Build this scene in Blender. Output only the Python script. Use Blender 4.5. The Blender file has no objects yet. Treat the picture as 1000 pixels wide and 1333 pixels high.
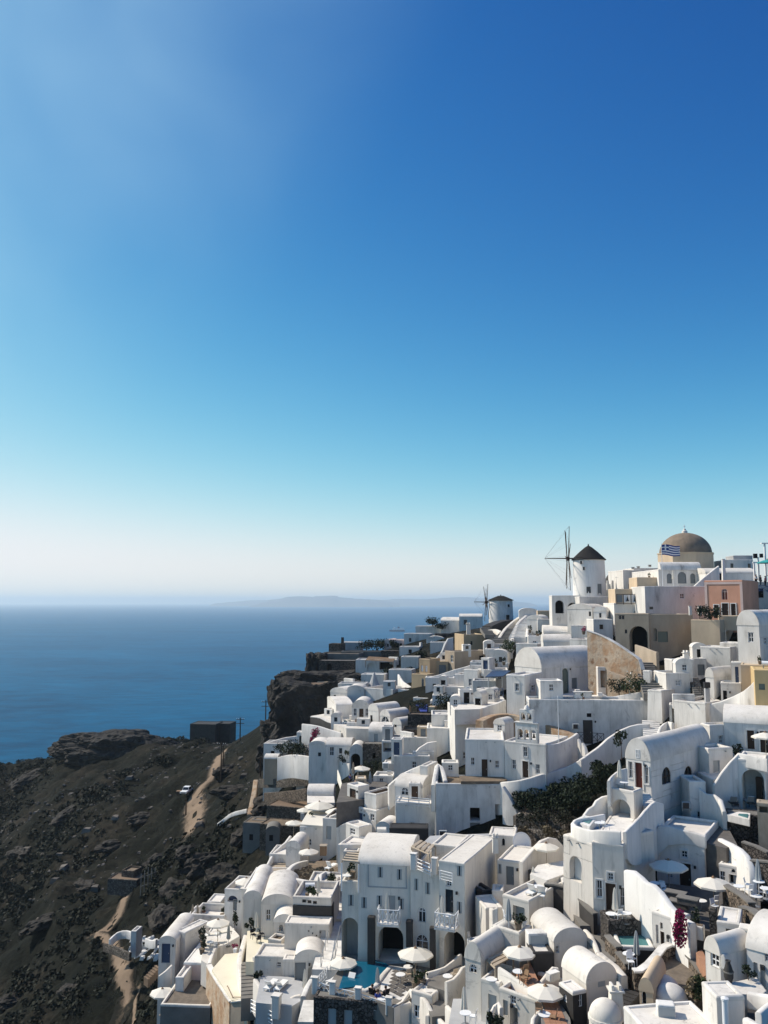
import bpy, bmesh, math, random
import numpy as np
from mathutils import Vector, Matrix, noise

random.seed(7)
scene = bpy.context.scene
C = scene.collection
R = math.radians

# ------------------------------------------------------------------ camera
FPX, CX, CY = 1079.0,500.0,666.5          # focal length and centre in photo pixels (1000 x 1333)
PITCH = R(6.2)
cs, sn = math.cos(PITCH), math.sin(PITCH)
cam_data = bpy.data.cameras.new('camera')
cam = bpy.data.objects.new('camera', cam_data)
C.objects.link(cam)
cam.location = (0,0,0)
cam.rotation_euler = (R(90) + PITCH, 0,0)
cam_data.sensor_fit = 'VERTICAL'
cam_data.sensor_height = 24.0
cam_data.lens = 24.0 * FPX / 1333.0
cam_data.clip_start = 0.5
cam_data.clip_end = 200000
scene.camera = cam

# ------------------------------------------------------------------ sky, sun, exposure
SKY_CURVE = (('X', 2.8,20.0,.93), ('Y', 1.95,6.9,.94), ('Z', 1.35,3.2,1.0))
SUN_EL, SUN_AZ = R(43), R(-68)               # azimuth from +Y, negative = to the left
world = bpy.data.worlds.new('World')
scene.world = world
world.use_nodes = True
nt = world.node_tree
nt.nodes.clear()
wo = nt.nodes.new('ShaderNodeOutputWorld')
bg = nt.nodes.new('ShaderNodeBackground')
sky = nt.nodes.new('ShaderNodeTexSky')
sky.sky_type = 'NISHITA'
sky.sun_disc = False
sky.sun_elevation = SUN_EL
sky.sun_rotation = SUN_AZ
sky.altitude = 100
sky.air_density = 0.7
sky.dust_density = 0.3
sky.ozone_density = 3.0
bg.inputs['Strength'].default_value = 0.10
to_sun = Vector((math.sin(SUN_AZ) * math.cos(SUN_EL), math.cos(SUN_AZ) * math.cos(SUN_EL), math.sin(SUN_EL)))
# deepen the clear sky: one contrast curve over the whole Nishita sky
sc1 = nt.nodes.new('ShaderNodeVectorMath'); sc1.operation = 'SCALE'; sc1.inputs['Scale'].default_value = 0.10
sp_ = nt.nodes.new('ShaderNodeSeparateXYZ'); cb_ = nt.nodes.new('ShaderNodeCombineXYZ')
nt.links.new(sky.outputs['Color'], sc1.inputs[0]); nt.links.new(sc1.outputs['Vector'], sp_.inputs['Vector'])
def mnode(op, a_, b_=None):
    q = nt.nodes.new('ShaderNodeMath'); q.operation = op
    for i_, v_ in enumerate((a_, b_)):
        if v_ is None: continue
        if isinstance(v_, (int, float)): q.inputs[i_].default_value = v_
        else: nt.links.new(v_, q.inputs[i_])
    return q.outputs[0]
for ch, g_, k_, c_ in SKY_CURVE:            # k * x ** g, rolled off softly towards c
    x_ = mnode('MULTIPLY', mnode('POWER', sp_.outputs[ch], g_), -k_ / c_)
    nt.links.new(mnode('MULTIPLY', mnode('SUBTRACT', 1.0, mnode('EXPONENT', x_)), c_ * 10), cb_.inputs[ch])
# thin cirrus veil, thicker towards the sun's side of the sky
tc = nt.nodes.new('ShaderNodeTexCoord')
nz = nt.nodes.new('ShaderNodeTexNoise')
nz.inputs['Scale'].default_value = 3.2; nz.inputs['Detail'].default_value = 3.5; nz.inputs['Roughness'].default_value = 0.5; nz.inputs['Distortion'].default_value = 0.4
dt = nt.nodes.new('ShaderNodeVectorMath'); dt.operation = 'DOT_PRODUCT'; dt.inputs[1].default_value = to_sun
mr1 = nt.nodes.new('ShaderNodeMapRange'); mr1.interpolation_type = 'SMOOTHSTEP'
mr1.inputs['From Min'].default_value = 0.56; mr1.inputs['From Max'].default_value = 0.93
mr2 = nt.nodes.new('ShaderNodeMapRange'); mr2.inputs['From Min'].default_value = 0.34; mr2.inputs['From Max'].default_value = 0.66
mr2.inputs['To Min'].default_value = 0.25; mr2.inputs['To Max'].default_value = 1.0
ml = nt.nodes.new('ShaderNodeMath'); ml.operation = 'MULTIPLY'
ml2 = nt.nodes.new('ShaderNodeMath'); ml2.operation = 'MULTIPLY'; ml2.inputs[1].default_value = 0.7
mxs = nt.nodes.new('ShaderNodeMix'); mxs.data_type = 'RGBA'
mxs.inputs['B'].default_value = (4.5,7.3,9.2,1)
nt.links.new(tc.outputs['Generated'], nz.inputs['Vector']); nt.links.new(tc.outputs['Generated'], dt.inputs[0])
nt.links.new(dt.outputs['Value'], mr1.inputs['Value']); nt.links.new(nz.outputs['Fac'], mr2.inputs['Value'])
nt.links.new(mr1.outputs['Result'], ml.inputs[0]); nt.links.new(mr2.outputs['Result'], ml.inputs[1])
nt.links.new(ml.outputs['Value'], ml2.inputs[0]); nt.links.new(ml2.outputs['Value'], mxs.inputs['Factor'])
nt.links.new(cb_.outputs['Vector'], mxs.inputs['A'])
nt.links.new(mxs.outputs['Result'], bg.inputs['Color'])
nt.links.new(bg.outputs['Background'], wo.inputs['Surface'])

sun_data = bpy.data.lights.new('sun', 'SUN')
sun_data.energy = 5.0
sun_data.angle = R(0.53)
sun_data.color = (1.0,0.905,0.775)
sun = bpy.data.objects.new('sun', sun_data)
C.objects.link(sun)
to_sun = Vector((math.sin(SUN_AZ) * math.cos(SUN_EL), math.cos(SUN_AZ) * math.cos(SUN_EL), math.sin(SUN_EL)))
sun.rotation_euler = to_sun.to_track_quat('Z', 'Y').to_euler()

vs = scene.view_settings
vs.view_transform = 'Standard'
vs.look = 'None'
vs.exposure = 0.0
vs.gamma = 1.0
vs.use_curve_mapping = False
scene.cycles.use_denoising = True
scene.cycles.max_bounces = 6
scene.cycles.diffuse_bounces = 2
scene.cycles.glossy_bounces = 2
scene.cycles.transmission_bounces = 3
scene.cycles.volume_bounces = 2
scene.cycles.sample_clamp_indirect = 6.0
scene.cycles.caustics_reflective = False
scene.cycles.caustics_refractive = False

# ------------------------------------------------------------------ pixel <-> place
def W(px, py, D):
    """point that the photograph shows at (px, py), D metres in front of the camera"""
    u, v = (px - CX) / FPX, (CY - py) / FPX
    d = Vector((u, cs - v * sn, sn + v * cs))
    return d * (D / d.y)

def G(px, py, z):
    """point at (px, py) on the level plane of height z"""
    u, v = (px - CX) / FPX, (CY - py) / FPX
    d = Vector((u, cs - v * sn, sn + v * cs))
    return d * (z / d.z)

def ray(px, py):
    u, v = (px - CX) / FPX, (CY - py) / FPX
    return Vector((u, cs - v * sn, sn + v * cs))

def along(P, tx, ty, px):
    """how far to go from P in direction (tx, ty) to appear at column px"""
    u = (px - CX) / FPX
    return (u * (cs * P.y + sn * P.z) - P.x) / (tx - u * cs * ty)

def zat(P, py):
    """height above which P appears at row py"""
    v = (CY - py) / FPX
    return P.y * (v * cs + sn) / (cs - v * sn)

def project(P):
    dep = P.y * cs + P.z * sn
    return CX + FPX * P.x / dep, CY - FPX * (-P.y * sn + P.z * cs) / dep

# ------------------------------------------------------------------ materials
M = {}
def newmat(name):
    m = bpy.data.materials.new(name); m.use_nodes = True
    M[name] = m
    t = m.node_tree
    b = t.nodes['Principled BSDF']
    return m, t, b

def mottled(name, c1, c2, scale=0.6, rough=0.85, bump=0.12, bscale=5.0, streak=0.0, c3=None, lo=0.35, hi=0.7, bdist=0.05, detail=5, island=0.0, soft=0.0):
    m, t, b = newmat(name)
    n = t.nodes; L = t.links
    geo = n.new('ShaderNodeNewGeometry')
    mp = n.new('ShaderNodeMapping')
    mp.inputs['Scale'].default_value = (1,1,1.0 - streak)
    L.new(geo.outputs['Position'], mp.inputs['Vector'])
    nz = n.new('ShaderNodeTexNoise'); nz.inputs['Scale'].default_value = scale; nz.inputs['Detail'].default_value = detail
    nz.inputs['Roughness'].default_value = 0.62
    L.new(mp.outputs['Vector'], nz.inputs['Vector'])
    r = n.new('ShaderNodeValToRGB')
    e = r.color_ramp.elements
    e[0].position = lo; e[0].color = (*c1,1)
    e[1].position = hi; e[1].color = (*c2,1)
    if c3:
        k = r.color_ramp.elements.new(min(0.97, hi + 0.12)); k.color = (*c3,1)
    L.new(nz.outputs['Fac'], r.inputs['Fac'])
    col = r.outputs['Color']
    if island:
        oi = n.new('ShaderNodeObjectInfo')
        mr = n.new('ShaderNodeMapRange')
        mr.inputs['To Min'].default_value = 1 - island; mr.inputs['To Max'].default_value = 1 + island * 0.4
        L.new(oi.outputs['Random'], mr.inputs['Value'])
        mx = n.new('ShaderNodeMix'); mx.data_type = 'RGBA'; mx.blend_type = 'MULTIPLY'; mx.inputs['Factor'].default_value = 1
        L.new(col, mx.inputs['A']); L.new(mr.outputs['Result'], mx.inputs['B'])
        col = mx.outputs['Result']
    if soft:        # rain streaks under the copings and patches of newer or peeled limewash
        m3 = n.new('ShaderNodeMapping'); m3.inputs['Scale'].default_value = (2.6,2.6,0.22); L.new(geo.outputs['Position'], m3.inputs['Vector'])
        n3 = n.new('ShaderNodeTexNoise'); n3.inputs['Scale'].default_value = 1.0; n3.inputs['Detail'].default_value = 6; n3.inputs['Roughness'].default_value = .7; L.new(m3.outputs['Vector'], n3.inputs['Vector'])
        r3 = n.new('ShaderNodeMapRange'); r3.inputs['From Min'].default_value = .54; r3.inputs['From Max'].default_value = .74; r3.inputs['To Min'].default_value = 1.0; r3.inputs['To Max'].default_value = .72; L.new(n3.outputs['Fac'], r3.inputs['Value'])
        n4 = n.new('ShaderNodeTexNoise'); n4.inputs['Scale'].default_value = .33; n4.inputs['Detail'].default_value = 9; n4.inputs['Roughness'].default_value = .72; n4.inputs['Distortion'].default_value = .8; L.new(geo.outputs['Position'], n4.inputs['Vector'])
        r4 = n.new('ShaderNodeMapRange'); r4.inputs['From Min'].default_value = .615; r4.inputs['From Max'].default_value = .64; r4.inputs['To Min'].default_value = 1.0; r4.inputs['To Max'].default_value = .78; L.new(n4.outputs['Fac'], r4.inputs['Value'])
        pr = n.new('ShaderNodeMath'); pr.operation = 'MULTIPLY'; L.new(r3.outputs['Result'], pr.inputs[0]); L.new(r4.outputs['Result'], pr.inputs[1])
        m5 = n.new('ShaderNodeMix'); m5.data_type = 'RGBA'; m5.blend_type = 'MULTIPLY'; m5.inputs['Factor'].default_value = 1
        L.new(col, m5.inputs['A']); L.new(pr.outputs[0], m5.inputs['B']); col = m5.outputs['Result']
    L.new(col, b.inputs['Base Color'])
    b.inputs['Roughness'].default_value = rough
    b.inputs['Specular IOR Level'].default_value = 0.25
    if bump:
        n2 = n.new('ShaderNodeTexNoise'); n2.inputs['Scale'].default_value = bscale; n2.inputs['Detail'].default_value = 4
        L.new(geo.outputs['Position'], n2.inputs['Vector'])
        bp = n.new('ShaderNodeBump'); bp.inputs['Strength'].default_value = bump; bp.inputs['Distance'].default_value = bdist
        L.new(n2.outputs['Fac'], bp.inputs['Height'])
        L.new(bp.outputs['Normal'], b.inputs['Normal'])
        if soft:
            bv = n.new('ShaderNodeBevel'); bv.samples = 3; bv.inputs['Radius'].default_value = soft
            L.new(bv.outputs['Normal'], bp.inputs['Normal'])
    return m

def stony(name, c1, c2, cj, scale=2.2, bump=0.9):
    """rubble masonry: voronoi stones with recessed joints"""
    m, t, b = newmat(name)
    n = t.nodes; L = t.links
    geo = n.new('ShaderNodeNewGeometry')
    v = n.new('ShaderNodeTexVoronoi'); v.inputs['Scale'].default_value = scale
    v2 = n.new('ShaderNodeTexVoronoi'); v2.feature = 'DISTANCE_TO_EDGE'; v2.inputs['Scale'].default_value = scale
    L.new(geo.outputs['Position'], v.inputs['Vector']); L.new(geo.outputs['Position'], v2.inputs['Vector'])
    sep = n.new('ShaderNodeSeparateColor'); L.new(v.outputs['Color'], sep.inputs['Color'])
    r = n.new('ShaderNodeValToRGB'); r.color_ramp.elements[0].color = (*c1,1); r.color_ramp.elements[1].color = (*c2,1)
    L.new(sep.outputs['Red'], r.inputs['Fac'])
    r2 = n.new('ShaderNodeValToRGB'); r2.color_ramp.elements[0].position = 0.02; r2.color_ramp.elements[1].position = 0.10
    L.new(v2.outputs['Distance'], r2.inputs['Fac'])
    mx = n.new('ShaderNodeMix'); mx.data_type = 'RGBA'; mx.inputs['A'].default_value = (*cj, 1)
    L.new(r2.outputs['Color'], mx.inputs['Factor']); L.new(r.outputs['Color'], mx.inputs['B'])
    L.new(mx.outputs['Result'], b.inputs['Base Color'])
    b.inputs['Roughness'].default_value = 0.9; b.inputs['Specular IOR Level'].default_value = 0.2
    bp = n.new('ShaderNodeBump'); bp.inputs['Strength'].default_value = bump; bp.inputs['Distance'].default_value = 0.15
    L.new(r2.outputs['Color'], bp.inputs['Height']); L.new(bp.outputs['Normal'], b.inputs['Normal'])
    return m

def plain(name, c, rough=0.6, metal=0.0, spec=0.4):
    m, t, b = newmat(name)
    b.inputs['Base Color'].default_value = (*c, 1)
    b.inputs['Roughness'].default_value = rough
    b.inputs['Metallic'].default_value = metal
    b.inputs['Specular IOR Level'].default_value = spec
    return m

mottled('white', (0.80,0.762,0.705), (0.68,0.645,0.59), 0.75, streak=0.72, c3=(0.45,0.42,0.38), lo=0.38, hi=0.61, island=0.09, soft=0.10, bump=0.2, bscale=2.2, detail=7)
mottled('white_clean', (0.82,0.795,0.75), (0.73,0.705,0.66), 0.6, streak=0.6, c3=(0.60,0.58,0.55), island=0.04, soft=0.12, bump=0.2, bscale=2.2)
mottled('white_worn', (0.74,0.715,0.675), (0.56,0.535,0.50), 0.7, streak=0.55, c3=(0.25,0.235,0.22), lo=0.42, hi=0.63, island=0.06, soft=0.10, bump=0.25, bscale=2.2, detail=8)
mottled('cream', (0.78,0.73,0.65), (0.68,0.63,0.55), 0.6, streak=0.4, c3=(0.52,0.47,0.40), island=0.08, soft=0.10, bump=0.2, bscale=2.2)
mottled('cream_floor', (0.78,0.72,0.56), (0.70,0.63,0.48), 0.4, bump=0.05)
mottled('ivory', (0.78,0.725,0.65), (0.66,0.61,0.54), 0.75, streak=0.72, c3=(0.43,0.385,0.33), lo=0.38, hi=0.61, island=0.09, soft=0.10, bump=0.2, bscale=2.2, detail=7)
mottled('roof_white', (0.78,0.735,0.67), (0.65,0.605,0.54), 0.5, c3=(0.47,0.44,0.39), lo=.38, hi=.62, island=0.10, soft=0.10, bump=0.2, bscale=2.2, detail=7)
mottled('grey_plaster', (0.46,0.46,0.46), (0.37,0.37,0.37), 0.6, streak=0.5)
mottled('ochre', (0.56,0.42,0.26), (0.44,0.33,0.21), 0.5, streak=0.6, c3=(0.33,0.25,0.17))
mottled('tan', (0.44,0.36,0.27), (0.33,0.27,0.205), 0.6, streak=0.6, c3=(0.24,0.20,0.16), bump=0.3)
mottled('yellow', (0.62,0.45,0.23), (0.52,0.37,0.18), 0.6, streak=0.5)
mottled('pink', (0.70,0.37,0.25), (0.58,0.30,0.20), 0.6, streak=0.5, c3=(0.42,0.27,0.21))
mottled('peach', (0.66,0.52,0.36), (0.52,0.40,0.28), 0.45, streak=0.6, c3=(0.33,0.26,0.19))
mottled('pale_pink', (0.72,0.55,0.49), (0.64,0.48,0.42), 0.6)
mottled('ruin', (0.33,0.21,0.125), (0.43,0.345,0.255), 0.7, streak=0.2, c3=(0.20,0.115,0.065), lo=0.40, hi=0.58, bump=0.6, bscale=2.5, bdist=0.15)
mottled('dome_tan', (0.27,0.205,0.15), (0.17,0.135,0.10), 0.9, streak=0.3, c3=(0.12,0.10,0.08), bump=.4)
mottled('concrete', (0.22,0.205,0.185), (0.15,0.14,0.125), 0.5, bump=0.4, bscale=3)
mottled('earth', (0.22,0.17,0.12), (0.14,0.105,0.075), 0.7, bump=0.8, bscale=2.5, c3=(0.28,0.22,0.16), bdist=0.2)
mottled('dust', (0.22,0.155,0.105), (0.14,0.10,0.07), 0.35, bump=0.5, bscale=2.0, c3=(0.28,0.215,0.155), bdist=0.15)
mottled('gravel', (0.20,0.165,0.13), (0.12,0.10,0.08), 1.6, bump=0.9, bscale=9, c3=(0.27,0.23,0.19))
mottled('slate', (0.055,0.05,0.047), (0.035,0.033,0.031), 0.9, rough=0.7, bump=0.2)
mottled('flagstone', (0.16,0.145,0.13), (0.10,0.092,0.085), 1.3, bump=0.3, island=0.25)
mottled('terracotta', (0.40,0.21,0.13), (0.30,0.16,0.10), 1.2, bump=0.2, island=0.15)
mottled('cliff', (0.016,0.015,0.014), (0.045,0.04,0.035), 0.28, bump=1.0, bscale=1.2, c3=(0.10,0.085,0.07), lo=0.36, hi=0.62, bdist=0.5, detail=9, streak=0.5)
mottled('outcrop', (0.014,0.0135,0.012), (0.045,0.038,0.031), 0.5, bump=1.0, bscale=1.5, c3=(0.10,0.08,0.062), lo=0.36, hi=0.62, bdist=0.4, detail=8)
stony('stone_dark', (0.05,0.045,0.042), (0.15,0.13,0.115), (0.025,0.023,0.021), 3.8)
stony('stone_brown', (0.10,0.08,0.062), (0.24,0.19,0.145), (0.05,0.042,0.035), 3.6)
stony('stone_grey', (0.085,0.075,0.065), (0.21,0.185,0.155), (0.045,0.04,0.035), 3.2)
mottled('wood_dark', (0.07,0.04,0.025), (0.045,0.027,0.018), 3.0, rough=0.6, streak=0.9)
mottled('wood_red', (0.16,0.045,0.03), (0.11,0.032,0.022), 3.0, rough=0.55, streak=0.9)
mottled('wood_pale', (0.46,0.38,0.29), (0.36,0.295,0.22), 2.5, rough=0.75, streak=0.5, island=0.15)
mottled('wood_mid', (0.30,0.19,0.11), (0.22,0.135,0.08), 3.0, rough=0.7, streak=0.5)
mottled('thatch', (0.42,0.36,0.27), (0.30,0.25,0.19), 3.0, bump=0.5, bscale=14)
plain('door_blue', (0.035,0.075,0.22), 0.45)
plain('door_navy', (0.035,0.06,0.12), 0.5)  # navy paint, and painted shade in a porch recess and a niche
plain('door_grey', (0.17,0.19,0.20), 0.5)
plain('door_green', (0.13,0.16,0.135), 0.55)
plain('shutter', (0.36,0.385,0.39), 0.6)
plain('trim', (0.80,0.79,0.78), 0.6)
plain('glass', (0.02,0.023,0.027), 0.12, spec=0.6)
plain('dark', (0.016,0.015,0.015), 0.8, spec=0.1)  # near-black; as an opening's back it paints the shade of archways and recesses
plain('metal_dark', (0.03,0.03,0.033), 0.5,0.3)
plain('metal_grey', (0.35,0.36,0.37), 0.45,0.6)
plain('white_paint', (0.80,0.80,0.79), 0.45)
plain('black_cloth', (0.02,0.02,0.024), 0.9, spec=0.1)
plain('teal_cloth', (0.03,0.30,0.30), 0.8)
plain('blue_cloth', (0.03,0.06,0.30), 0.8)
plain('red_cloth', (0.32,0.03,0.05), 0.8)
plain('skin', (0.45,0.28,0.20), 0.6)
plain('flag_blue', (0.015,0.045,0.22), 0.8)
plain('rubber', (0.02,0.02,0.02), 0.8)
plain('thatch_black', (0.03,0.028,0.027), 0.9, spec=0.1)
plain('bronze', (0.05,0.042,0.03), 0.5,0.6)
plain('water_jacuzzi', (0.09,0.22,0.22), 0.06)
mottled('mattress', (0.80,0.78,0.74), (0.74,0.72,0.68), 2.0, bump=0.05)

# canvas: a little light passes through
m, t, b = newmat('canvas')
b.inputs['Base Color'].default_value = (0.82,0.77,0.67,1); b.inputs['Roughness'].default_value = 0.9
tr = t.nodes.new('ShaderNodeBsdfTranslucent'); tr.inputs['Color'].default_value = (0.72,0.66,0.55,1)
mx = t.nodes.new('ShaderNodeMixShader'); mx.inputs['Fac'].default_value = 0.12
t.links.new(b.outputs[0], mx.inputs[1]); t.links.new(tr.outputs[0], mx.inputs[2])
t.links.new(mx.outputs[0], t.nodes['Material Output'].inputs['Surface'])

def leafmat(name, c1, c2):
    m, t, b = newmat(name)
    geo = t.nodes.new('ShaderNodeNewGeometry')
    r = t.nodes.new('ShaderNodeValToRGB'); r.color_ramp.elements[0].color = (*c1,1); r.color_ramp.elements[1].color = (*c2,1)
    t.links.new(geo.outputs['Random Per Island'], r.inputs['Fac'])
    t.links.new(r.outputs['Color'], b.inputs['Base Color'])
    b.inputs['Roughness'].default_value = 0.75; b.inputs['Specular IOR Level'].default_value = 0.2
leafmat('leaf', (0.016,0.030,0.013), (0.044,0.064,0.025))
leafmat('leaf_dark', (0.010,0.017,0.010), (0.028,0.040,0.020))
leafmat('leaf_scrub', (0.009,0.013,0.008), (0.027,0.030,0.017))
leafmat('leaf_dry', (0.16,0.12,0.07), (0.30,0.24,0.15))
leafmat('leaf_drygrass', (0.07,0.055,0.032), (0.15,0.12,0.075))
leafmat('petal', (0.22,0.012,0.06), (0.42,0.03,0.12))
leafmat('petal_white', (0.45,0.45,0.42), (0.70,0.70,0.66))
leafmat('rock_bits', (0.05,0.045,0.04), (0.19,0.165,0.14))

# ------------------------------------------------------------------ mesh helpers
class MB:
    def __init__(s): s.v = []; s.f = []
    def add(s, vs, fs):
        o = len(s.v); s.v += [tuple(p) for p in vs]; s.f += [tuple(i + o for i in f) for f in fs]
        return s
    def box(s, x0, y0, z0, x1, y1, z1):
        vs = [(x, y, z) for z in (z0, z1) for y in (y0, y1) for x in (x0, x1)]
        return s.add(vs, [(0,2,3,1), (4,5,7,6), (0,1,5,4), (2,6,7,3), (0,4,6,2), (1,3,7,5)])
    def cyl(s, p0, p1, r0, r1=None, n=10, cap=True):
        r1 = r0 if r1 is None else r1
        p0, p1 = Vector(p0), Vector(p1); a = (p1 - p0).normalized()
        b = a.orthogonal().normalized(); c = a.cross(b)
        vs = []
        for p, r in ((p0, r0), (p1, r1)):
            for i in range(n):
                g = 2 * math.pi * i / n
                vs.append(p + (b * math.cos(g) + c * math.sin(g)) * r)
        fs = [(i, (i + 1) % n, n + (i + 1) % n, n + i) for i in range(n)]
        if cap: fs += [tuple(range(n - 1,-1,-1)), tuple(range(n, 2 * n))]
        return s.add(vs, fs)
    def lathe(s, prof, n=20, c=(0,0,0)):
        vs = []; k = len(prof)
        for i in range(n):
            g = 2 * math.pi * i / n
            vs += [(c[0] + r * math.cos(g), c[1] + r * math.sin(g), c[2] + z) for r, z in prof]
        fs = []
        for i in range(n):
            j = (i + 1) % n
            for q in range(k - 1): fs.append((i * k + q, j * k + q, j * k + q + 1, i * k + q + 1))
        return s.add(vs, fs)
    def build(s, name, mat, parent=None, smooth=0, kind=None, weld=False):
        me = bpy.data.meshes.new(name)
        me.from_pydata(s.v, [], s.f)
        if weld or True:
            bm = bmesh.new(); bm.from_mesh(me)
            if weld: bmesh.ops.remove_doubles(bm, verts=bm.verts, dist=0.002)
            bmesh.ops.recalc_face_normals(bm, faces=bm.faces)
            bm.to_mesh(me); bm.free()
        me.materials.append(M[mat] if isinstance(mat, str) else mat)
        o = bpy.data.objects.new(name, me)
        C.objects.link(o)
        if parent: o.parent = parent
        if smooth:
            me.polygons.foreach_set('use_smooth', [True] * len(me.polygons))
            if smooth != True:
                me.set_sharp_from_angle(angle=R(smooth))
        if kind: o['kind'] = kind
        return o

LABELS = {}
def tag(o, label, cat, group=None):
    assert len(label.split()) >= 4 and len(label.split()) <= 16, label
    if label in LABELS and LABELS[label] != group or (label in LABELS and not group): print('DUPLICATE LABEL', label)
    LABELS[label] = group
    o['label'] = label; o['category'] = cat
    if group: o['group'] = group
    return o
def thing(name, label, cat, loc=(0,0,0), rz=0, group=None):
    o = bpy.data.objects.new(name, None); C.objects.link(o)
    o.empty_display_size = 0.3
    o.location = loc; o.rotation_euler = (0,0, rz)
    return tag(o, label, cat, group)
def struct(o): o['kind'] = 'structure'; return o
def copy_tree(o, parent=None):
    c = o.copy(); C.objects.link(c); c.parent = parent
    for ch in list(o.children): copy_tree(ch, c)
    return c

def smooth_path(pts, step=0.6):
    """Catmull-Rom through points"""
    pts = [Vector(p) for p in pts]
    if len(pts) < 3:
        n = max(1, int((pts[-1] - pts[0]).length / step)); return [pts[0].lerp(pts[-1], i / n) for i in range(n + 1)]
    out = []
    for i in range(len(pts) - 1):
        p0 = pts[max(i - 1,0)]; p1 = pts[i]; p2 = pts[i + 1]; p3 = pts[min(i + 2, len(pts) - 1)]
        n = max(1, int((p2 - p1).length / step))
        for k in range(n):
            t = k / n
            out.append(0.5 * ((2 * p1) + (p2 - p0) * t + (2 * p0 - 5 * p1 + 4 * p2 - p3) * t * t + (3 * p1 - p0 - 3 * p2 + p3) * t ** 3))
    out.append(pts[-1])
    return out

def wob(p, a=0.05, f=0.7):
    return Vector(noise.noise_vector(Vector(p) * f)) * a
# ------------------------------------------------------------------ terrain
SEA_Z = -118.0
CTRL = [  # (px, py, D): bare ground the photograph shows, or lets one infer under the houses
 # top of the ridge
 (765,783,168), (700,800,185), (652,812,215), (600,822,250), (560,828,262), (893,780,150), (960,800,134), (1010,770,150), (830,800,150),
 # upper terraces
 (820,850,130), (900,860,122), (980,880,100), (1050,880,95), (700,870,150), (640,850,185), (600,870,175), (540,860,200), (500,850,225), (450,862,232), (420,872,228),
 # middle
 (740,930,116), (820,945,108), (900,930,100), (960,965,90), (1040,970,85), (660,945,118), (600,930,132), (540,920,148), (480,930,155), (430,940,165),
 (700,1010,103), (640,1025,101), (560,1000,115), (500,1000,128), (440,985,150), (390,1000,160), (350,990,182), (800,1000,96), (870,1040,86), (960,1040,84), (1040,1050,80),
 # lower
 (720,1070,92), (780,1110,82), (640,1090,93), (560,1100,96), (480,1110,104), (420,1120,112), (360,1110,128), (860,1120,77), (940,1130,74), (1040,1150,68),
 (700,1190,78), (620,1220,80), (760,1250,68), (820,1240,67), (900,1240,62), (1000,1260,55), (540,1270,80), (460,1290,80), (400,1250,88), (340,1250,94), (280,1260,100), (230,1280,104),
 (560,1345,76), (680,1345,68), (800,1340,62), (900,1350,54), (420,1350,78), (300,1345,92), (220,1345,102), (1050,1350,45),
 # bare hillside to the left
 (170,1333,128), (160,1250,140), (190,1150,168), (225,1100,180), (255,1060,190), (262,1020,208), (280,985,238), (310,960,262), (330,1010,200), (300,1060,175), (260,1130,160), (230,1190,142), (200,1240,132),
 (330,950,262), (90,1333,134), (0,1333,142), (-80,1333,150), (90,1250,158), (0,1250,176), (90,1170,190), (0,1170,215), (90,1090,225), (0,1090,262), (150,1040,235), (90,1030,272), (0,1050,300), (200,1000,250),
 (150,990,290), (60,985,318), (0,984,338), (-80,984,350), (220,972,292), (250,965,300), (120,978,310), (-100,1050,310), (-100,1170,235),
 (380,1060,150), (330,1120,148), (290,1180,130),
]
pts3 = [W(*c) for c in CTRL]
# far side of the ridge and the slope falling to the sea
for (x, y, z) in [(-150,372,-80), (-60,350,-70), (-20,320,-62), (0,285,-50), (40,290,-22), (90,260,-14), (140,220,-6), (190,180,0), (150,130,6), (110,90,0), (80,55,-10),
                  (-220,390,-95), (-320,360,-110), (-330,250,-112), (-260,170,-100), (-180,100,-88), (-110,60,-72), (-40,35,-48), (0,30,-42), (40,25,-32), (60,20,-25), (-300,60,-115), (200,60,5), (-160,20,-90),
                  (60,330,-40), (130,300,-30), (200,280,-20), (10,345,-75)]:
    pts3.append(Vector((x, y, z)))
P = np.array([[p.x, p.y, p.z] for p in pts3])
N = len(P)
def tpsk(d2): return 0.5 * d2 * np.log(np.maximum(d2,1e-9))
dd = ((P[:, None, :2] - P[None, :, :2]) ** 2).sum(-1)
A = np.zeros((N + 3, N + 3)); A[:N, :N] = tpsk(dd) + np.eye(N) * 90.0
A[:N, N] = 1; A[:N, N + 1:] = P[:, :2]; A[N, :N] = 1; A[N + 1:, :N] = P[:, :2].T
sol = np.linalg.solve(A, np.concatenate([P[:, 2] - 0.9, np.zeros(3)]))
def base_z(X, Y):
    X = np.atleast_1d(X).astype(float); Y = np.atleast_1d(Y).astype(float)
    out = np.empty(X.size)
    for i in range(0, X.size, 4000):
        q = np.stack([X[i:i + 4000], Y[i:i + 4000]], 1)
        d2 = ((q[:, None, :] - P[None, :, :2]) ** 2).sum(-1)
        out[i:i + 4000] = tpsk(d2) @ sol[:N] + sol[N] + q @ sol[N + 1:]
    return out
def rough(x, y):
    # bare slope (left) is gullied, the village ground is smoother
    wild = min(1.0, max(0.12, (-(x) + 2 - 0.20 * (y - 60)) / 18.0))
    v = Vector((x, y, 0))
    big = min(1.0, max(0.0, (-x - 22 - 0.12 * (y - 100)) / 30.0))
    rd = 1 - abs(noise.noise(Vector((x * 0.028 + y * 0.012, y * 0.016 - x * 0.006,2.2))) * 2.0)
    r = (noise.fractal(v * 0.035,1.0,2.1,5) * 2.6 + (0.5 - abs(noise.noise(v * 0.06 + Vector((9,3,1))))) * 2.4 + noise.fractal(v * 0.2,0.7,2.0,4) * 1.25)
    return (r - 0.9) * wild + big * (rd * 7.0 - 4.5)
def gz(x, y): return float(base_z(x, y)[0]) + rough(x, y)
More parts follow.
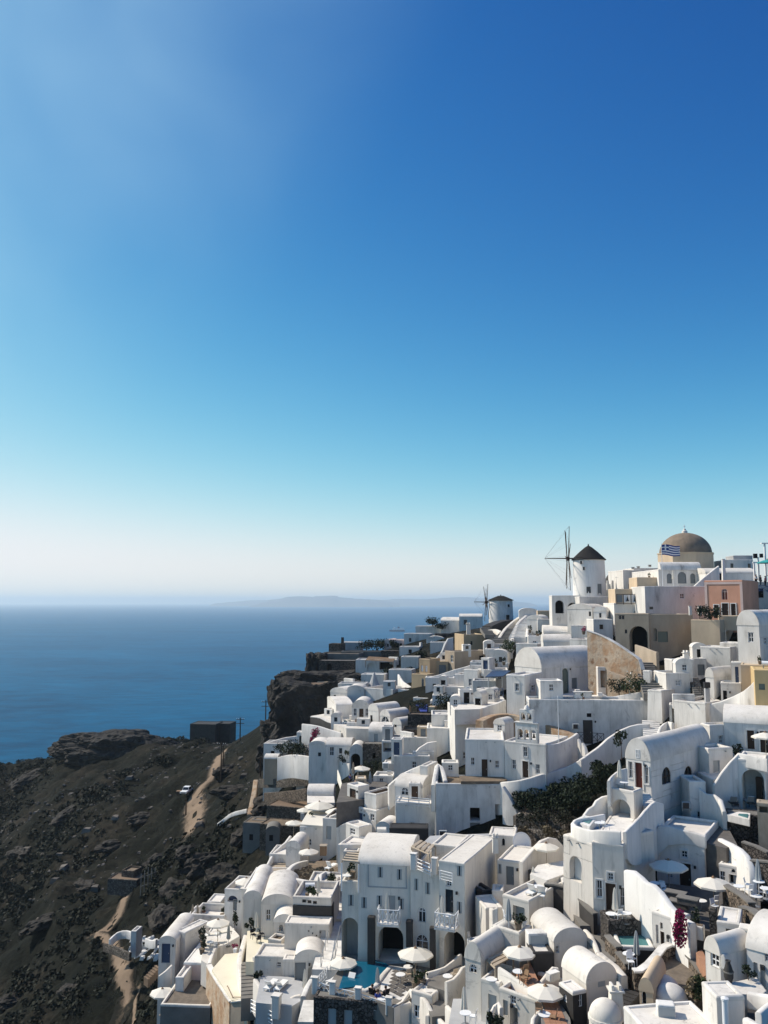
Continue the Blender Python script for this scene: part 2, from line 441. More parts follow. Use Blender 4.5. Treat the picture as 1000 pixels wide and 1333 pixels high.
def ground(px, py, dmin=50.0, dmax=420.0):
    """where the sight line through (px, py) meets the ground"""
    d = ray(px, py); d = d / d.y
    Ds = np.arange(dmin, dmax, 1.5)
    zb = base_z(d.x * Ds, Ds)
    prev = None
    for i, D in enumerate(Ds):
        z = zb[i] + rough(d.x * D, D)
        if d.z * D <= z:
            D2 = D - 0.75
            return Vector((d.x * D2, D2, gz(d.x * D2, D2)))
    return Vector((d.x * dmax, dmax, gz(d.x * dmax, dmax)))

xs = np.arange(-260,190,1.2); ys = np.arange(24,384,1.2)
XX, YY = np.meshgrid(xs, ys)
ZZ = base_z(XX.ravel(), YY.ravel())
verts = [(float(x), float(y), float(z) + rough(float(x), float(y))) for x, y, z in zip(XX.ravel(), YY.ravel(), ZZ)]
nx, ny = len(xs), len(ys)
faces = [(j * nx + i, j * nx + i + 1, (j + 1) * nx + i + 1, (j + 1) * nx + i) for j in range(ny - 1) for i in range(nx - 1)]
# hem: the slopes run on down below the sea
rim = [i for i in range(nx)] + [j * nx + nx - 1 for j in range(1, ny)] + [(ny - 1) * nx + i for i in range(nx - 2,-1,-1)] + [j * nx for j in range(ny - 2,0,-1)]
o0 = len(verts)
for i in rim:
    x, y, z = verts[i]
    ox = (x + 35) * 1.7 - 35; oy = (y - 204) * 1.7 + 204 if y > 60 else y - 60
    verts.append((ox, oy, SEA_Z - 12 if ox < 150 else z - 20))
k = len(rim)
faces += [(rim[a], rim[(a + 1) % k], o0 + (a + 1) % k, o0 + a) for a in range(k)]

# dark volcanic slope: ash, dry grass and low growth by noise and steepness
m, t, b = newmat('hillside')
n = t.nodes; L = t.links
geo = n.new('ShaderNodeNewGeometry')
n1 = n.new('ShaderNodeTexNoise'); n1.inputs['Scale'].default_value = 0.05; n1.inputs['Detail'].default_value = 8; n1.inputs['Roughness'].default_value = 0.65
n2 = n.new('ShaderNodeTexNoise'); n2.inputs['Scale'].default_value = 0.8; n2.inputs['Detail'].default_value = 7; n2.inputs['Roughness'].default_value = 0.7
L.new(geo.outputs['Position'], n1.inputs['Vector']); L.new(geo.outputs['Position'], n2.inputs['Vector'])
r1 = n.new('ShaderNodeValToRGB'); e = r1.color_ramp.elements
e[0].position = 0.36; e[0].color = (0.005,0.007,0.005,1); e[1].position = 0.68; e[1].color = (0.032,0.028,0.021,1)
q = e.new(0.5); q.color = (0.010,0.0115,0.008,1)
r2 = n.new('ShaderNodeValToRGB'); e = r2.color_ramp.elements
e[0].position = 0.35; e[0].color = (0.35,0.35,0.35,1); e[1].position = 0.75; e[1].color = (1.7,1.6,1.5,1)
L.new(n1.outputs['Fac'], r1.inputs['Fac']); L.new(n2.outputs['Fac'], r2.inputs['Fac'])
mx = n.new('ShaderNodeMix'); mx.data_type = 'RGBA'; mx.blend_type = 'MULTIPLY'; mx.inputs['Factor'].default_value = 1
L.new(r1.outputs['Color'], mx.inputs['A']); L.new(r2.outputs['Color'], mx.inputs['B'])
L.new(mx.outputs['Result'], b.inputs['Base Color'])
b.inputs['Roughness'].default_value = 0.95; b.inputs['Specular IOR Level'].default_value = 0.1
bp = n.new('ShaderNodeBump'); bp.inputs['Strength'].default_value = 1.0; bp.inputs['Distance'].default_value = 0.5
L.new(n2.outputs['Fac'], bp.inputs['Height']); L.new(bp.outputs['Normal'], b.inputs['Normal'])
tb = MB(); tb.v = verts; tb.f = faces
struct(tb.build('hillside', 'hillside', smooth=True))

def ribbon(name, mat, pts, widths, lift=0.14, sub=6):
    """dirt track draped over the ground; pts are photo pixels"""
    g = [ground(*p) for p in pts]
    line = smooth_path([Vector((p.x, p.y, i * 0.0)) for i, p in enumerate(g)], 1.2)
    mb = MB(); vs = []; nn = len(line)
    for i, p in enumerate(line):
        a = line[max(i - 1,0)]; c = line[min(i + 1, nn - 1)]
        d = (c - a); d.z = 0; d.normalize(); s = Vector((-d.y, d.x, 0))
        f = i / (nn - 1) * (len(widths) - 1); w = np.interp(f, range(len(widths)), widths)
        w *= 1 + 0.35 * noise.noise(Vector((i * 0.23,3.3,0)))
        for q in range(sub + 1):
            r = p + s * (q / sub - 0.5) * w
            vs.append((r.x, r.y, gz(r.x, r.y) + lift * (1.0 if 0 < q < sub else 0.15)))
    fs = [(i * (sub + 1) + q, i * (sub + 1) + q + 1, (i + 1) * (sub + 1) + q + 1, (i + 1) * (sub + 1) + q) for i in range(nn - 1) for q in range(sub)]
    mb.add(vs, fs)
    o = mb.build(name, 'track', smooth=True)
    at_ = o.data.attributes.new('verge', 'FLOAT', 'POINT')
    for i in range(len(vs)):
        q = i % (sub + 1); k_ = 1 - abs(q / sub * 2 - 1); e_ = min(1.0, i // (sub + 1) / 6, (nn - 1 - i // (sub + 1)) / 6)
        at_.data[i].value = k_ * e_
    return struct(o)
# worn track: pale dust in the middle, breaking up into dark ground at the verges
m, t, b = newmat('track'); n = t.nodes; L = t.links
geo = n.new('ShaderNodeNewGeometry'); at = n.new('ShaderNodeAttribute'); at.attribute_name = 'verge'
n1 = n.new('ShaderNodeTexNoise'); n1.inputs['Scale'].default_value = 0.7; n1.inputs['Detail'].default_value = 7; n1.inputs['Roughness'].default_value = .65; L.new(geo.outputs['Position'], n1.inputs['Vector'])
ad = n.new('ShaderNodeMath'); ad.operation = 'ADD'; L.new(at.outputs['Fac'], ad.inputs[0]); L.new(n1.outputs['Fac'], ad.inputs[1])
rr_ = n.new('ShaderNodeValToRGB'); e = rr_.color_ramp.elements
e[0].position = 0.50; e[0].color = (0.015,0.015,0.012,1); e[1].position = 0.80; e[1].color = (0.23,0.17,0.12,1); q = e.new(0.62); q.color = (0.075,0.058,0.042,1)
ad2 = n.new('ShaderNodeMath'); ad2.operation = 'MULTIPLY'; ad2.inputs[1].default_value = 0.72; L.new(ad.outputs[0], ad2.inputs[0]); L.new(ad2.outputs[0], rr_.inputs['Fac']); L.new(rr_.outputs['Color'], b.inputs['Base Color'])
b.inputs['Roughness'].default_value = .95; b.inputs['Specular IOR Level'].default_value = .1
bp = n.new('ShaderNodeBump'); bp.inputs['Strength'].default_value = .8; bp.inputs['Distance'].default_value = .25; L.new(n1.outputs['Fac'], bp.inputs['Height']); L.new(bp.outputs['Normal'], b.inputs['Normal'])
ribbon('road', 'dust', [(318,958), (292,978), (283,995), (276,1012), (264,1022), (253,1040), (254,1062), (249,1092)], [3.2,3.6,4.0,5.0,6.5,7.5,6,4.5], lift=0.22)
ribbon('footpath', 'dust', [(173,1140), (168,1160), (158,1180), (146,1205), (126,1216), (106,1219)], [1.5,2.6,3.0,3.0,3.2,2.0], lift=0.2)
ribbon('footpath', 'dust', [(112,1219), (138,1226), (154,1240), (160,1262), (166,1290), (160,1318), (150,1345)], [2.2,2.4,2.4,2.6,3.0,3.2,3.2], lift=0.2)
ribbon('footpath', 'dust', [(172,1252), (178,1272), (182,1292), (176,1310), (172,1345)], [0.8,0.9,0.9,0.9,0.9], lift=0.2)

# ------------------------------------------------------------------ sea
m, t, b = newmat('sea')
n = t.nodes; L = t.links
geo = n.new('ShaderNodeNewGeometry')
mp = n.new('ShaderNodeMapping'); mp.inputs['Rotation'].default_value = (0,0, R(8)); mp.inputs['Scale'].default_value = (0.5,1.0,1)
L.new(geo.outputs['Position'], mp.inputs['Vector'])
a1 = n.new('ShaderNodeTexNoise'); a1.inputs['Scale'].default_value = 0.07; a1.inputs['Detail'].default_value = 7; a1.inputs['Roughness'].default_value = 0.6
a2 = n.new('ShaderNodeTexNoise'); a2.inputs['Scale'].default_value = 0.006; a2.inputs['Detail'].default_value = 4
L.new(mp.outputs['Vector'], a1.inputs['Vector']); L.new(mp.outputs['Vector'], a2.inputs['Vector'])
bp = n.new('ShaderNodeBump'); bp.inputs['Strength'].default_value = 0.9; bp.inputs['Distance'].default_value = 2.2
L.new(a1.outputs['Fac'], bp.inputs['Height']); L.new(bp.outputs['Normal'], b.inputs['Normal'])
r = n.new('ShaderNodeValToRGB'); r.color_ramp.elements[0].color = (0.0008,0.036,0.088,1); r.color_ramp.elements[1].color = (0.002,0.098,0.200,1)
a3 = n.new('ShaderNodeTexNoise'); a3.inputs['Scale'].default_value = 0.045; a3.inputs['Detail'].default_value = 5; a3.inputs['Roughness'].default_value = .7; L.new(mp.outputs['Vector'], a3.inputs['Vector'])
av = n.new('ShaderNodeMix'); av.inputs['Factor'].default_value = .62; L.new(a2.outputs['Fac'], av.inputs['A']); L.new(a3.outputs['Fac'], av.inputs['B'])
r.color_ramp.elements[0].position = .36; r.color_ramp.elements[1].position = .64
L.new(av.outputs['Result'], r.inputs['Fac']); L.new(r.outputs['Color'], b.inputs['Base Color'])
b.inputs['Specular Tint'].default_value = (0.18,0.58,1.0,1); b.inputs['Roughness'].default_value = 0.28; b.inputs['IOR'].default_value = 1.33; b.inputs['Specular IOR Level'].default_value = 0.08
# rough open water: the steep wave faces hide most of the grazing mirror, so the sheen is a fraction of a flat mirror's
b.inputs['Specular IOR Level'].default_value = 0.0
gl = n.new('ShaderNodeBsdfGlossy'); gl.inputs['Color'].default_value = (0.50,0.80,1.0,1); gl.inputs['Roughness'].default_value = 0.3
L.new(bp.outputs['Normal'], gl.inputs['Normal'])
lw = n.new('ShaderNodeFresnel'); lw.inputs['IOR'].default_value = 1.33
mm_ = n.new('ShaderNodeMath'); mm_.operation = 'MULTIPLY'; mm_.inputs[1].default_value = 0.24; L.new(lw.outputs[0], mm_.inputs[0])
ms_ = n.new('ShaderNodeMixShader'); L.new(mm_.outputs[0], ms_.inputs['Fac']); L.new(b.outputs[0], ms_.inputs[1]); L.new(gl.outputs[0], ms_.inputs[2])
L.new(ms_.outputs[0], n['Material Output'].inputs['Surface'])
S = 45000
o = MB().add([(-S, -8000, SEA_Z), (S, -8000, SEA_Z), (S, S, SEA_Z), (-S, S, SEA_Z)], [(0,1,2,3)]).build('sea', 'sea')
struct(o)

# ------------------------------------------------------------------ far islands, fading in the haze
mottled('island', (0.16,0.14,0.12), (0.11,0.10,0.085), 0.002, bump=0)
def island(name, prof, D, depth):
    vs = []; n = len(prof)
    for px, py in prof:
        p = W(px, py, D)
        for k, (dy, fz) in enumerate(((-depth, 0), (-depth * 0.5,0.62), (0,1), (depth * 0.5,0.55), (depth, 0))):
            z = SEA_Z - 5 + (p.z - SEA_Z + 5) * fz
            vs.append((p.x + noise.noise(Vector((px * .1, k, 0))) * 200, p.y + dy, z))
    fs = [(i * 5 + k, i * 5 + k + 1, i * 5 + 5 + k + 1, i * 5 + 5 + k) for i in range(n - 1) for k in range(4)]
    struct(MB().add(vs, fs).build(name, 'island', smooth=True))
def ridge(x0, x1, peaks, base=783, seed=0):
    out = []
    for i in range(41):
        px = x0 + (x1 - x0) * i / 40
        h = sum(a * math.exp(-((px - c) / w) ** 2) for c, a, w in peaks) * min(1, i / 4, (40 - i) / 4)
        out.append((px, base + 2 - h - 1.2 * h * 0.1 * noise.noise(Vector((px * 0.11, seed, 0)))))
    return out
island('island', ridge(335,520, [(392,6.5,28), (430,7,24), (365,3.5,30), (475,5,40)], seed=1), 21000,1000)
island('island', ridge(470,690, [(520,5,40), (590,5.5,40), (640,4.5,50)], seed=5), 24000,1500)
island('island', ridge(285,400, [(340,4,40)], seed=8), 25000,1500)

# ------------------------------------------------------------------ haze over the sea
o = MB().box(-46000,-9000, SEA_Z - 14,46000,46000,190).build('haze', 'white')
o.data.materials.clear()
m = bpy.data.materials.new('haze'); m.use_nodes = True; t = m.node_tree; t.nodes.clear()
mo = t.nodes.new('ShaderNodeOutputMaterial'); pv = t.nodes.new('ShaderNodeVolumePrincipled')
pv.inputs['Color'].default_value = (0.78,0.91,1.0,1); pv.inputs['Density'].default_value = 0.00007; pv.inputs['Anisotropy'].default_value = 0.25
t.links.new(pv.outputs['Volume'], mo.inputs['Volume'])
o.data.materials.append(m); o['kind'] = 'stuff'
# ------------------------------------------------------------------ builders for the village
def arc(n, s0, s1, z, rise):
    """points of a half ellipse from (s0, z) over the crown to (s1, z)"""
    c, r = (s0 + s1) / 2, (s1 - s0) / 2
    return [(c - r * math.cos(math.pi * i / n), z + rise * math.sin(math.pi * i / n)) for i in range(n + 1)]

def face_with_openings(mb, mp, L, z0, z1, ops):
    """a wall face 0..L x z0..z1 with rectangular or arched holes and their reveals; mp(s, z, depth) -> local point"""
    cu = sorted({0, L, *[x for o in ops for x in (o['s0'], o['s1'])]})
    cz = sorted({z0, z1, *[x for o in ops for x in (o['z0'], o['z1'])]})
    for a, b_ in zip(cu, cu[1:]):
        for c, d in zip(cz, cz[1:]):
            ms, mz = (a + b_) / 2, (c + d) / 2
            if any(o['s0'] < ms < o['s1'] and o['z0'] < mz < o['z1'] for o in ops): continue
            mb.add([mp(a, c, 0), mp(b_, c, 0), mp(b_, d, 0), mp(a, d, 0)], [(0,1,2,3)])
    for o in ops:
        s0, s1, a, b_, dp = o['s0'], o['s1'], o['z0'], o['z1'], o['depth']
        if o['arch']:
            rise = min((s1 - s0) / 2, (b_ - a) * 0.8) * o.get('rf', 1.0); zs = b_ - rise
            A_ = arc(10, s0, s1, zs, rise)
            left = [(s0, b_)] + A_[:6]; right = A_[5:] + [(s1, b_)]
            for poly in (left, right):
                mb.add([mp(s, z, 0) for s, z in poly], [tuple(range(len(poly)))])
            loop = [(s0, a)] + A_ + [(s1, a)]
        else:
            loop = [(s0, a), (s0, b_), (s1, b_), (s1, a)]
        k = len(loop)
        mb.add([mp(s, z, 0) for s, z in loop] + [mp(s, z, dp) for s, z in loop], [(i, (i + 1) % k, k + (i + 1) % k, k + i) for i in range(k)])
        o['loop'] = loop

def fill_opening(root, mp, o, big):
    """pane / leaf and frame of one opening"""
    kind, mat = o['kind'], o['mat']
    loop, dp = o['loop'], o['depth'] - 0.02
    s0, s1, a, b_ = o['s0'], o['s1'], o['z0'], o['z1']
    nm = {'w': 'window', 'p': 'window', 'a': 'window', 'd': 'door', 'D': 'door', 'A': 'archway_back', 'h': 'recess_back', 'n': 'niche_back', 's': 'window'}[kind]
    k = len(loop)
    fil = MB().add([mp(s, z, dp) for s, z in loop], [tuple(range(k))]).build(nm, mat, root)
    w, h = s1 - s0, b_ - a
    if not big or kind in 'pAhn': return
    fr = MB()
    e = min(0.09, w * 0.12); f0, f1 = dp - 0.06, dp - 0.005
    def bar(x0, x1, y0, y1, q0=f0, q1=f1):
        c8 = [mp(x, y, d) for d in (q0, q1) for y in (y0, y1) for x in (x0, x1)]
        fr.add(c8, [(0,1,3,2), (4,6,7,5), (0,4,5,1), (2,3,7,6), (0,2,6,4), (1,5,7,3)])
    if o['arch']:
        c = (s0 + s1) / 2
        inner = [(c + (s - c) * (1 - 2 * e / w), a + (z - a) * (1 - e / h)) for s, z in loop]
        fr.add([mp(s, z, f0) for s, z in loop] + [mp(s, z, f0) for s, z in inner], [(i, i + 1, k + i + 1, k + i) for i in range(k - 1)])
        if kind == 'a' and w > 0.5:
            zs = loop[1][1]
            bar(s0 + e, s1 - e, zs - e / 3, zs + e / 3); bar(c - e / 3, c + e / 3, a, b_ - e)
            for g in (0.25,0.75):
                i = int(1 + g * 10); q = loop[i]
                fr.add([mp(c - .02, zs, f0), mp(c + .02, zs, f0), mp(q[0] + .02, q[1], f0), mp(q[0] - .02, q[1], f0)], [(0,1,2,3)])
    else:
        bar(s0, s0 + e, a, b_); bar(s1 - e, s1, a, b_); bar(s0 + e, s1 - e, b_ - e, b_)
        if kind in 'ws':
            bar(s0 + e, s1 - e, a, a + e)
            bar((s0 + s1) / 2 - e / 3, (s0 + s1) / 2 + e / 3, a + e, b_ - e)
            bar(s0 + e, (s0 + s1) / 2 - e / 3, (a + b_) / 2 - e / 3, (a + b_) / 2 + e / 3); bar((s0 + s1) / 2 + e / 3, s1 - e, (a + b_) / 2 - e / 3, (a + b_) / 2 + e / 3)
    fr.build('frame', o.get('fmat') or ('trim' if kind in 'wa' else mat), fil)
    if kind == 's':          # louvred shutters ajar on both sides of a dark gap
        for x0, x1 in ((s0 - 0.02, s0 + w * 0.36), (s1 - w * 0.36, s1 + 0.02)):
            sb = MB()
            c8 = [mp(x, y, d) for d in (0.01, dp - 0.07) for y in (a + 0.02, b_ - 0.02) for x in (x0, x1)]
            sb.add(c8, [(0,1,3,2), (4,6,7,5), (0,4,5,1), (2,3,7,6), (0,2,6,4), (1,5,7,3)])
            sb.build('shutter', 'shutter', fil)
    if kind in 'dD':         # handle and mid rail
        hb = MB(); hx = s1 - w * 0.2; hz = a + h * 0.48
        c8 = [mp(x, y, d) for d in (dp - 0.05, dp - 0.004) for y in (hz - .06, hz + .06) for x in (hx - .03, hx + .03)]
        hb.add(c8, [(0,1,3,2), (4,6,7,5), (0,4,5,1), (2,3,7,6), (0,2,6,4), (1,5,7,3)])
        hb.build('handle', 'metal_grey', fil)
    if o.get('surround'):    # raised plaster surround
        g = o['surround']; sb = MB()
        for x0, x1, y0, y1 in ((s0 - g, s0 - 0.005, a, b_ + g), (s1 + 0.005, s1 + g, a, b_ + g), (s0 - 0.005, s1 + 0.005, b_ + 0.005, b_ + g)) + (((s0 - g, s1 + g, a - g, a - 0.005),) if kind not in 'dD' else ()):
            c8 = [mp(x, y, d) for d in (-0.07,0.02) for y in (y0, y1) for x in (x0, x1)]
            sb.add(c8, [(0,1,3,2), (4,6,7,5), (0,4,5,1), (2,3,7,6), (0,2,6,4), (1,5,7,3)])
        sb.build('surround', 'white_clean', fil)

def parapet_ring(w, d, h, t=0.26, hb=0.24, jit=0.04, seed=0):
    mb = MB()
    prof = [(0, -hb), (-0.012, -hb), (-0.012,-0.07), (0.05,0), (t - 0.05,0), (t, -0.07), (t, -hb)]
    loop = []
    def side(ax, ay, bx, by, nx_, ny_):
        ln = math.hypot(bx - ax, by - ay); n = max(2, int(ln / 1.2))
        for i in range(n): loop.append((ax + (bx - ax) * i / n, ay + (by - ay) * i / n, (nx_, ny_), i == 0))
    side(0,0, w, 0,0,1); side(w, 0, w, d, -1,0); side(w, d, 0, d, 0,-1); side(0, d, 0,0,1,0)
    corner = {0: (1,1)}
    vs = []; n = len(loop); k = len(prof)
    cn = [(1,1), (-1,1), (-1,-1), (1,-1)]; ci = -1
    for i, (x, y, nn, first) in enumerate(loop):
        if first: ci += 1; nn = cn[ci]
        j = noise.noise(Vector((x * 0.5 + seed, y * 0.5, seed * 1.7))) * jit
        for off, z in prof: vs.append((x + nn[0] * off, y + nn[1] * off, h + z + (j if z > -hb else 0)))
    fs = [(i * k + q, ((i + 1) % n) * k + q, ((i + 1) % n) * k + q + 1, i * k + q + 1) for i in range(n) for q in range(k - 1)]
    return mb.add(vs, fs)

HOUSES = {}
HALL = []
def house(name, label, cat, F, D, yaw=0.0, d=None, xd=None, top='flat', rise=1.0, mat='white', roof='roof_white', ops=(), sink=8.0, par=None, group=None, base=None, taper=0.0, key=None, parmat=None):
    xl, xr, yb, yt = F
    if mat == 'white' and 300 < xl < 835 and yb > 1085 and D < 97: mat = 'ivory'
    if par is None: par = random.choice((.1,.16,.24,.34))
    a = R(yaw); tx, ty = math.cos(a), math.sin(a)
    anchor = xl if yaw >= 0 else xr
    Pn = W(anchor, yb, D)
    h = zat(Pn, yt) - Pn.z
    if yaw >= 0: w = along(Pn, tx, ty, xr); org = Pn
    else: w = along(Pn, -tx, -ty, xl); org = Pn - Vector((tx, ty, 0)) * w
    assert 0 < w < 80 and h > 0, (label, w, h)
    if xd is not None: d = along(Pn, -ty, tx, xd)
    if d is None: d = max(3.0, min(6.0, w))
    assert 0 < d < 60, (label, 'depth', d)
    if not ops and name == 'white_house' and mat in ('white', 'cream', 'ivory', 'white_worn') and D < 175 and w > 2.6 and h > 1.7:
        ra = random.Random(int(D * 37 + w * 991))
        if ra.random() < .6:
            mpx = FPX / Pn.length; k_ = 1 if w < 4 else ra.choice((1,2,2))
            for q in range(k_):
                fx = (q + .5) / k_ + ra.uniform(-.12,.12)
                pp = org + Vector((tx, ty, 0)) * (w * fx) + Vector((0,0, min(h - .75, ra.uniform(1.3,1.7))))
                ux, uy = project(pp); cw = abs(math.cos(a + math.atan2(pp.x, pp.y)))
                ops = list(ops) + [('F', ux, uy, .62 * mpx * max(.45, cw), .95 * mpx, 'w', 'glass', dict(surround=.09) if ra.random() < .5 else {})]
    root = thing(name, label, cat, org, a, group)
    inv = Matrix.Rotation(-a, 3, 'Z')
    O = inv @ (-Vector(org))
    def local_hit(face, px, py):
        r = inv @ ray(px, py)
        if face == 'F': k = -O.y / r.y; q = O + r * k; return q.x, q.z
        if face == 'L': k = -O.x / r.x; q = O + r * k; return q.y, q.z
        k = (w - O.x) / r.x; q = O + r * k; return q.y, q.z
    maps = {'F': lambda s, z, dp: (s, dp, z), 'L': lambda s, z, dp: (dp, s, z), 'R': lambda s, z, dp: (w - dp, s, z), 'B': lambda s, z, dp: (s, d - dp, z)}
    hw = h - 0.24 if top == 'flat' else h
    per = {'F': [], 'L': [], 'R': [], 'B': []}
    for q in ops:
        face, cx, cy, wp, hp, kind, mt = q[:7]
        ext = q[7] if len(q) > 7 else {}
        sA, _ = local_hit(face, cx - wp / 2, cy); sB, _ = local_hit(face, cx + wp / 2, cy)
        _, zA = local_hit(face, cx, cy + hp / 2); _, zB = local_hit(face, cx, cy - hp / 2)
        s0, s1 = min(sA, sB), max(sA, sB); lim = w if face == 'F' else d
        s0 = max(0.05, s0); s1 = min(lim - 0.05, s1)
        zB = min(zB, (hw - 0.03) if not ext.get('gable') else 99)
        zA = max(zA, -sink + 0.1)
        if s1 - s0 < 0.12 or zB - zA < 0.1: print('opening off wall', label, q[:6], round(s0,2), round(s1,2), round(w, 1), round(d, 1)); continue
        o = dict(s0=s0, s1=s1, z0=zA, z1=zB, kind=kind, mat=mt, arch=kind in 'aAnD', depth={'A': 1.8, 'h': 1.6, 'n': 0.5}.get(kind, 0.16), big=(wp * hp > 30))
        o.update(ext)
        per[face].append(o)
    wall = MB()
    # vault geometry
    gab = {}
    if top == 'vy': prof = arc(16,0, w, h, rise); gab = {'F', 'B'}
    if top == 'vx': prof = arc(16,0, d, h, rise); gab = {'L', 'R'}
    for f in 'FLRB':
        lim = w if f in 'FB' else d
        low = [o for o in per[f] if o['z1'] <= hw + 1e-6]
        hi = [o for o in per[f] if o['z1'] > hw]
        face_with_openings(wall, maps[f], lim, -sink, hw, low)
        if f in gab:
            wall.add([maps[f](s, z, 0) for s, z in prof], [tuple(range(len(prof)))])
            for o in hi:      # window in the gable: pane set on the face behind a proud frame
                o['depth'] = -0.01; o['loop'] = [(o['s0'], o['z0']), (o['s0'], o['z1']), (o['s1'], o['z1']), (o['s1'], o['z0'])]
    if taper:
        wall.v = [(x + (x / w - .5) * taper * max(0, hw - z), y - taper * max(0, hw - z) * (1 - y / d), z) for x, y, z in wall.v]
    wall.build('wall', mat, root)
    for f in 'FLRB':
        for o in per[f]:
            if 'loop' in o: fill_opening(root, maps[f], o, o['big'])
    if top == 'flat':
        zr = h - par; t = 0.26
        rb = MB().add([(t, t, zr), (w - t, t, zr), (w - t, d - t, zr), (t, d - t, zr), (t, t, h - .2), (w - t, t, h - .2), (w - t, d - t, h - .2), (t, d - t, h - .2)],
                      [(0,1,2,3), (0,4,5,1), (1,5,6,2), (2,6,7,3), (3,7,4,0)])
        rb.build('roof', roof, root)
        parapet_ring(w, d, h, seed=len(LABELS)).build('parapet', parmat or mat, root, smooth=40)
    elif top in ('vx', 'vy'):
        rb = MB(); n = 16; ov = 0.05
        ln = d if top == 'vy' else w
        span = w if top == 'vy' else d
        seg = max(2, int(ln / 1.5))
        vs = []
        for j in range(seg + 1):
            q = -ov + (ln + 2 * ov) * j / seg
            outer = arc(n, -ov, span + ov, h - 0.04, rise + 0.13)
            for i, (s, z) in enumerate(outer):
                p = (s, q, z) if top == 'vy' else (q, s, z)
                jj = noise.noise(Vector(p) * 0.35 + Vector((len(LABELS), 0,0))) * 0.05 if 0 < i < n else 0
                vs.append((p[0], p[1], p[2] + jj))
        fs = [(j * (n + 1) + i, j * (n + 1) + i + 1, (j + 1) * (n + 1) + i + 1, (j + 1) * (n + 1) + i) for j in range(seg) for i in range(n)]
        fs += [tuple(range(n + 1)), tuple(seg * (n + 1) + i for i in range(n + 1))]
        rb.add(vs, fs); rb.build('vault_roof', roof, root, smooth=50)
    elif top == 'hip':
        MB().add([(-.2,-.2, h), (w + .2,-.2, h), (w + .2, d + .2, h), (-.2, d + .2, h), (w / 2, d / 2, h + rise)], [(0,1,4), (1,2,4), (2,3,4), (3,0,4), (0,3,2,1)]).build('roof', roof, root)
    if top == 'flat' and w > 2.5 and d > 1.5 and D < 135 and mat in ('white', 'white_worn', 'cream', 'ivory', 'white_clean'):
        rs_ = random.Random(int(w * 100 + D))
        for q in range(rs_.choice((0,1,1,2))):
            x = rs_.uniform(.6, w - .6)
            MB().box(x - .06,-.22, h - .36, x + .06,.05, h - .28).build('rain_spout', 'metal_grey', root)
    for o in per['F'] + per['R']:
        if o['kind'] in 'dD' and D < 120 and 'loop' in o:
            f = 'F' if o in per['F'] else 'R'; sx = o['s1'] + .35; z = o['z1'] - .1
            if sx + .12 < (w if f == 'F' else d):
                c8 = [maps[f](x, y, q) for q in (-.16,-.005) for y in (z - .18, z + .05) for x in (sx - .08, sx + .08)]
                MB().add(c8, [(0,1,3,2), (4,6,7,5), (0,4,5,1), (2,3,7,6), (0,2,6,4), (1,5,7,3)]).build('wall_lamp', 'metal_dark', root)
    info = dict(root=root, org=Vector(org), a=a, w=w, d=d, h=h, hit=local_hit, par=par, top=top, D=D, label=label, mat=mat)
    HALL.append(info)
    def pt(x, y, z): return Vector(org) + Matrix.Rotation(a, 3, 'Z') @ Vector((x, y, z))
    info['pt'] = pt
    if key: HOUSES[key] = info
    return info

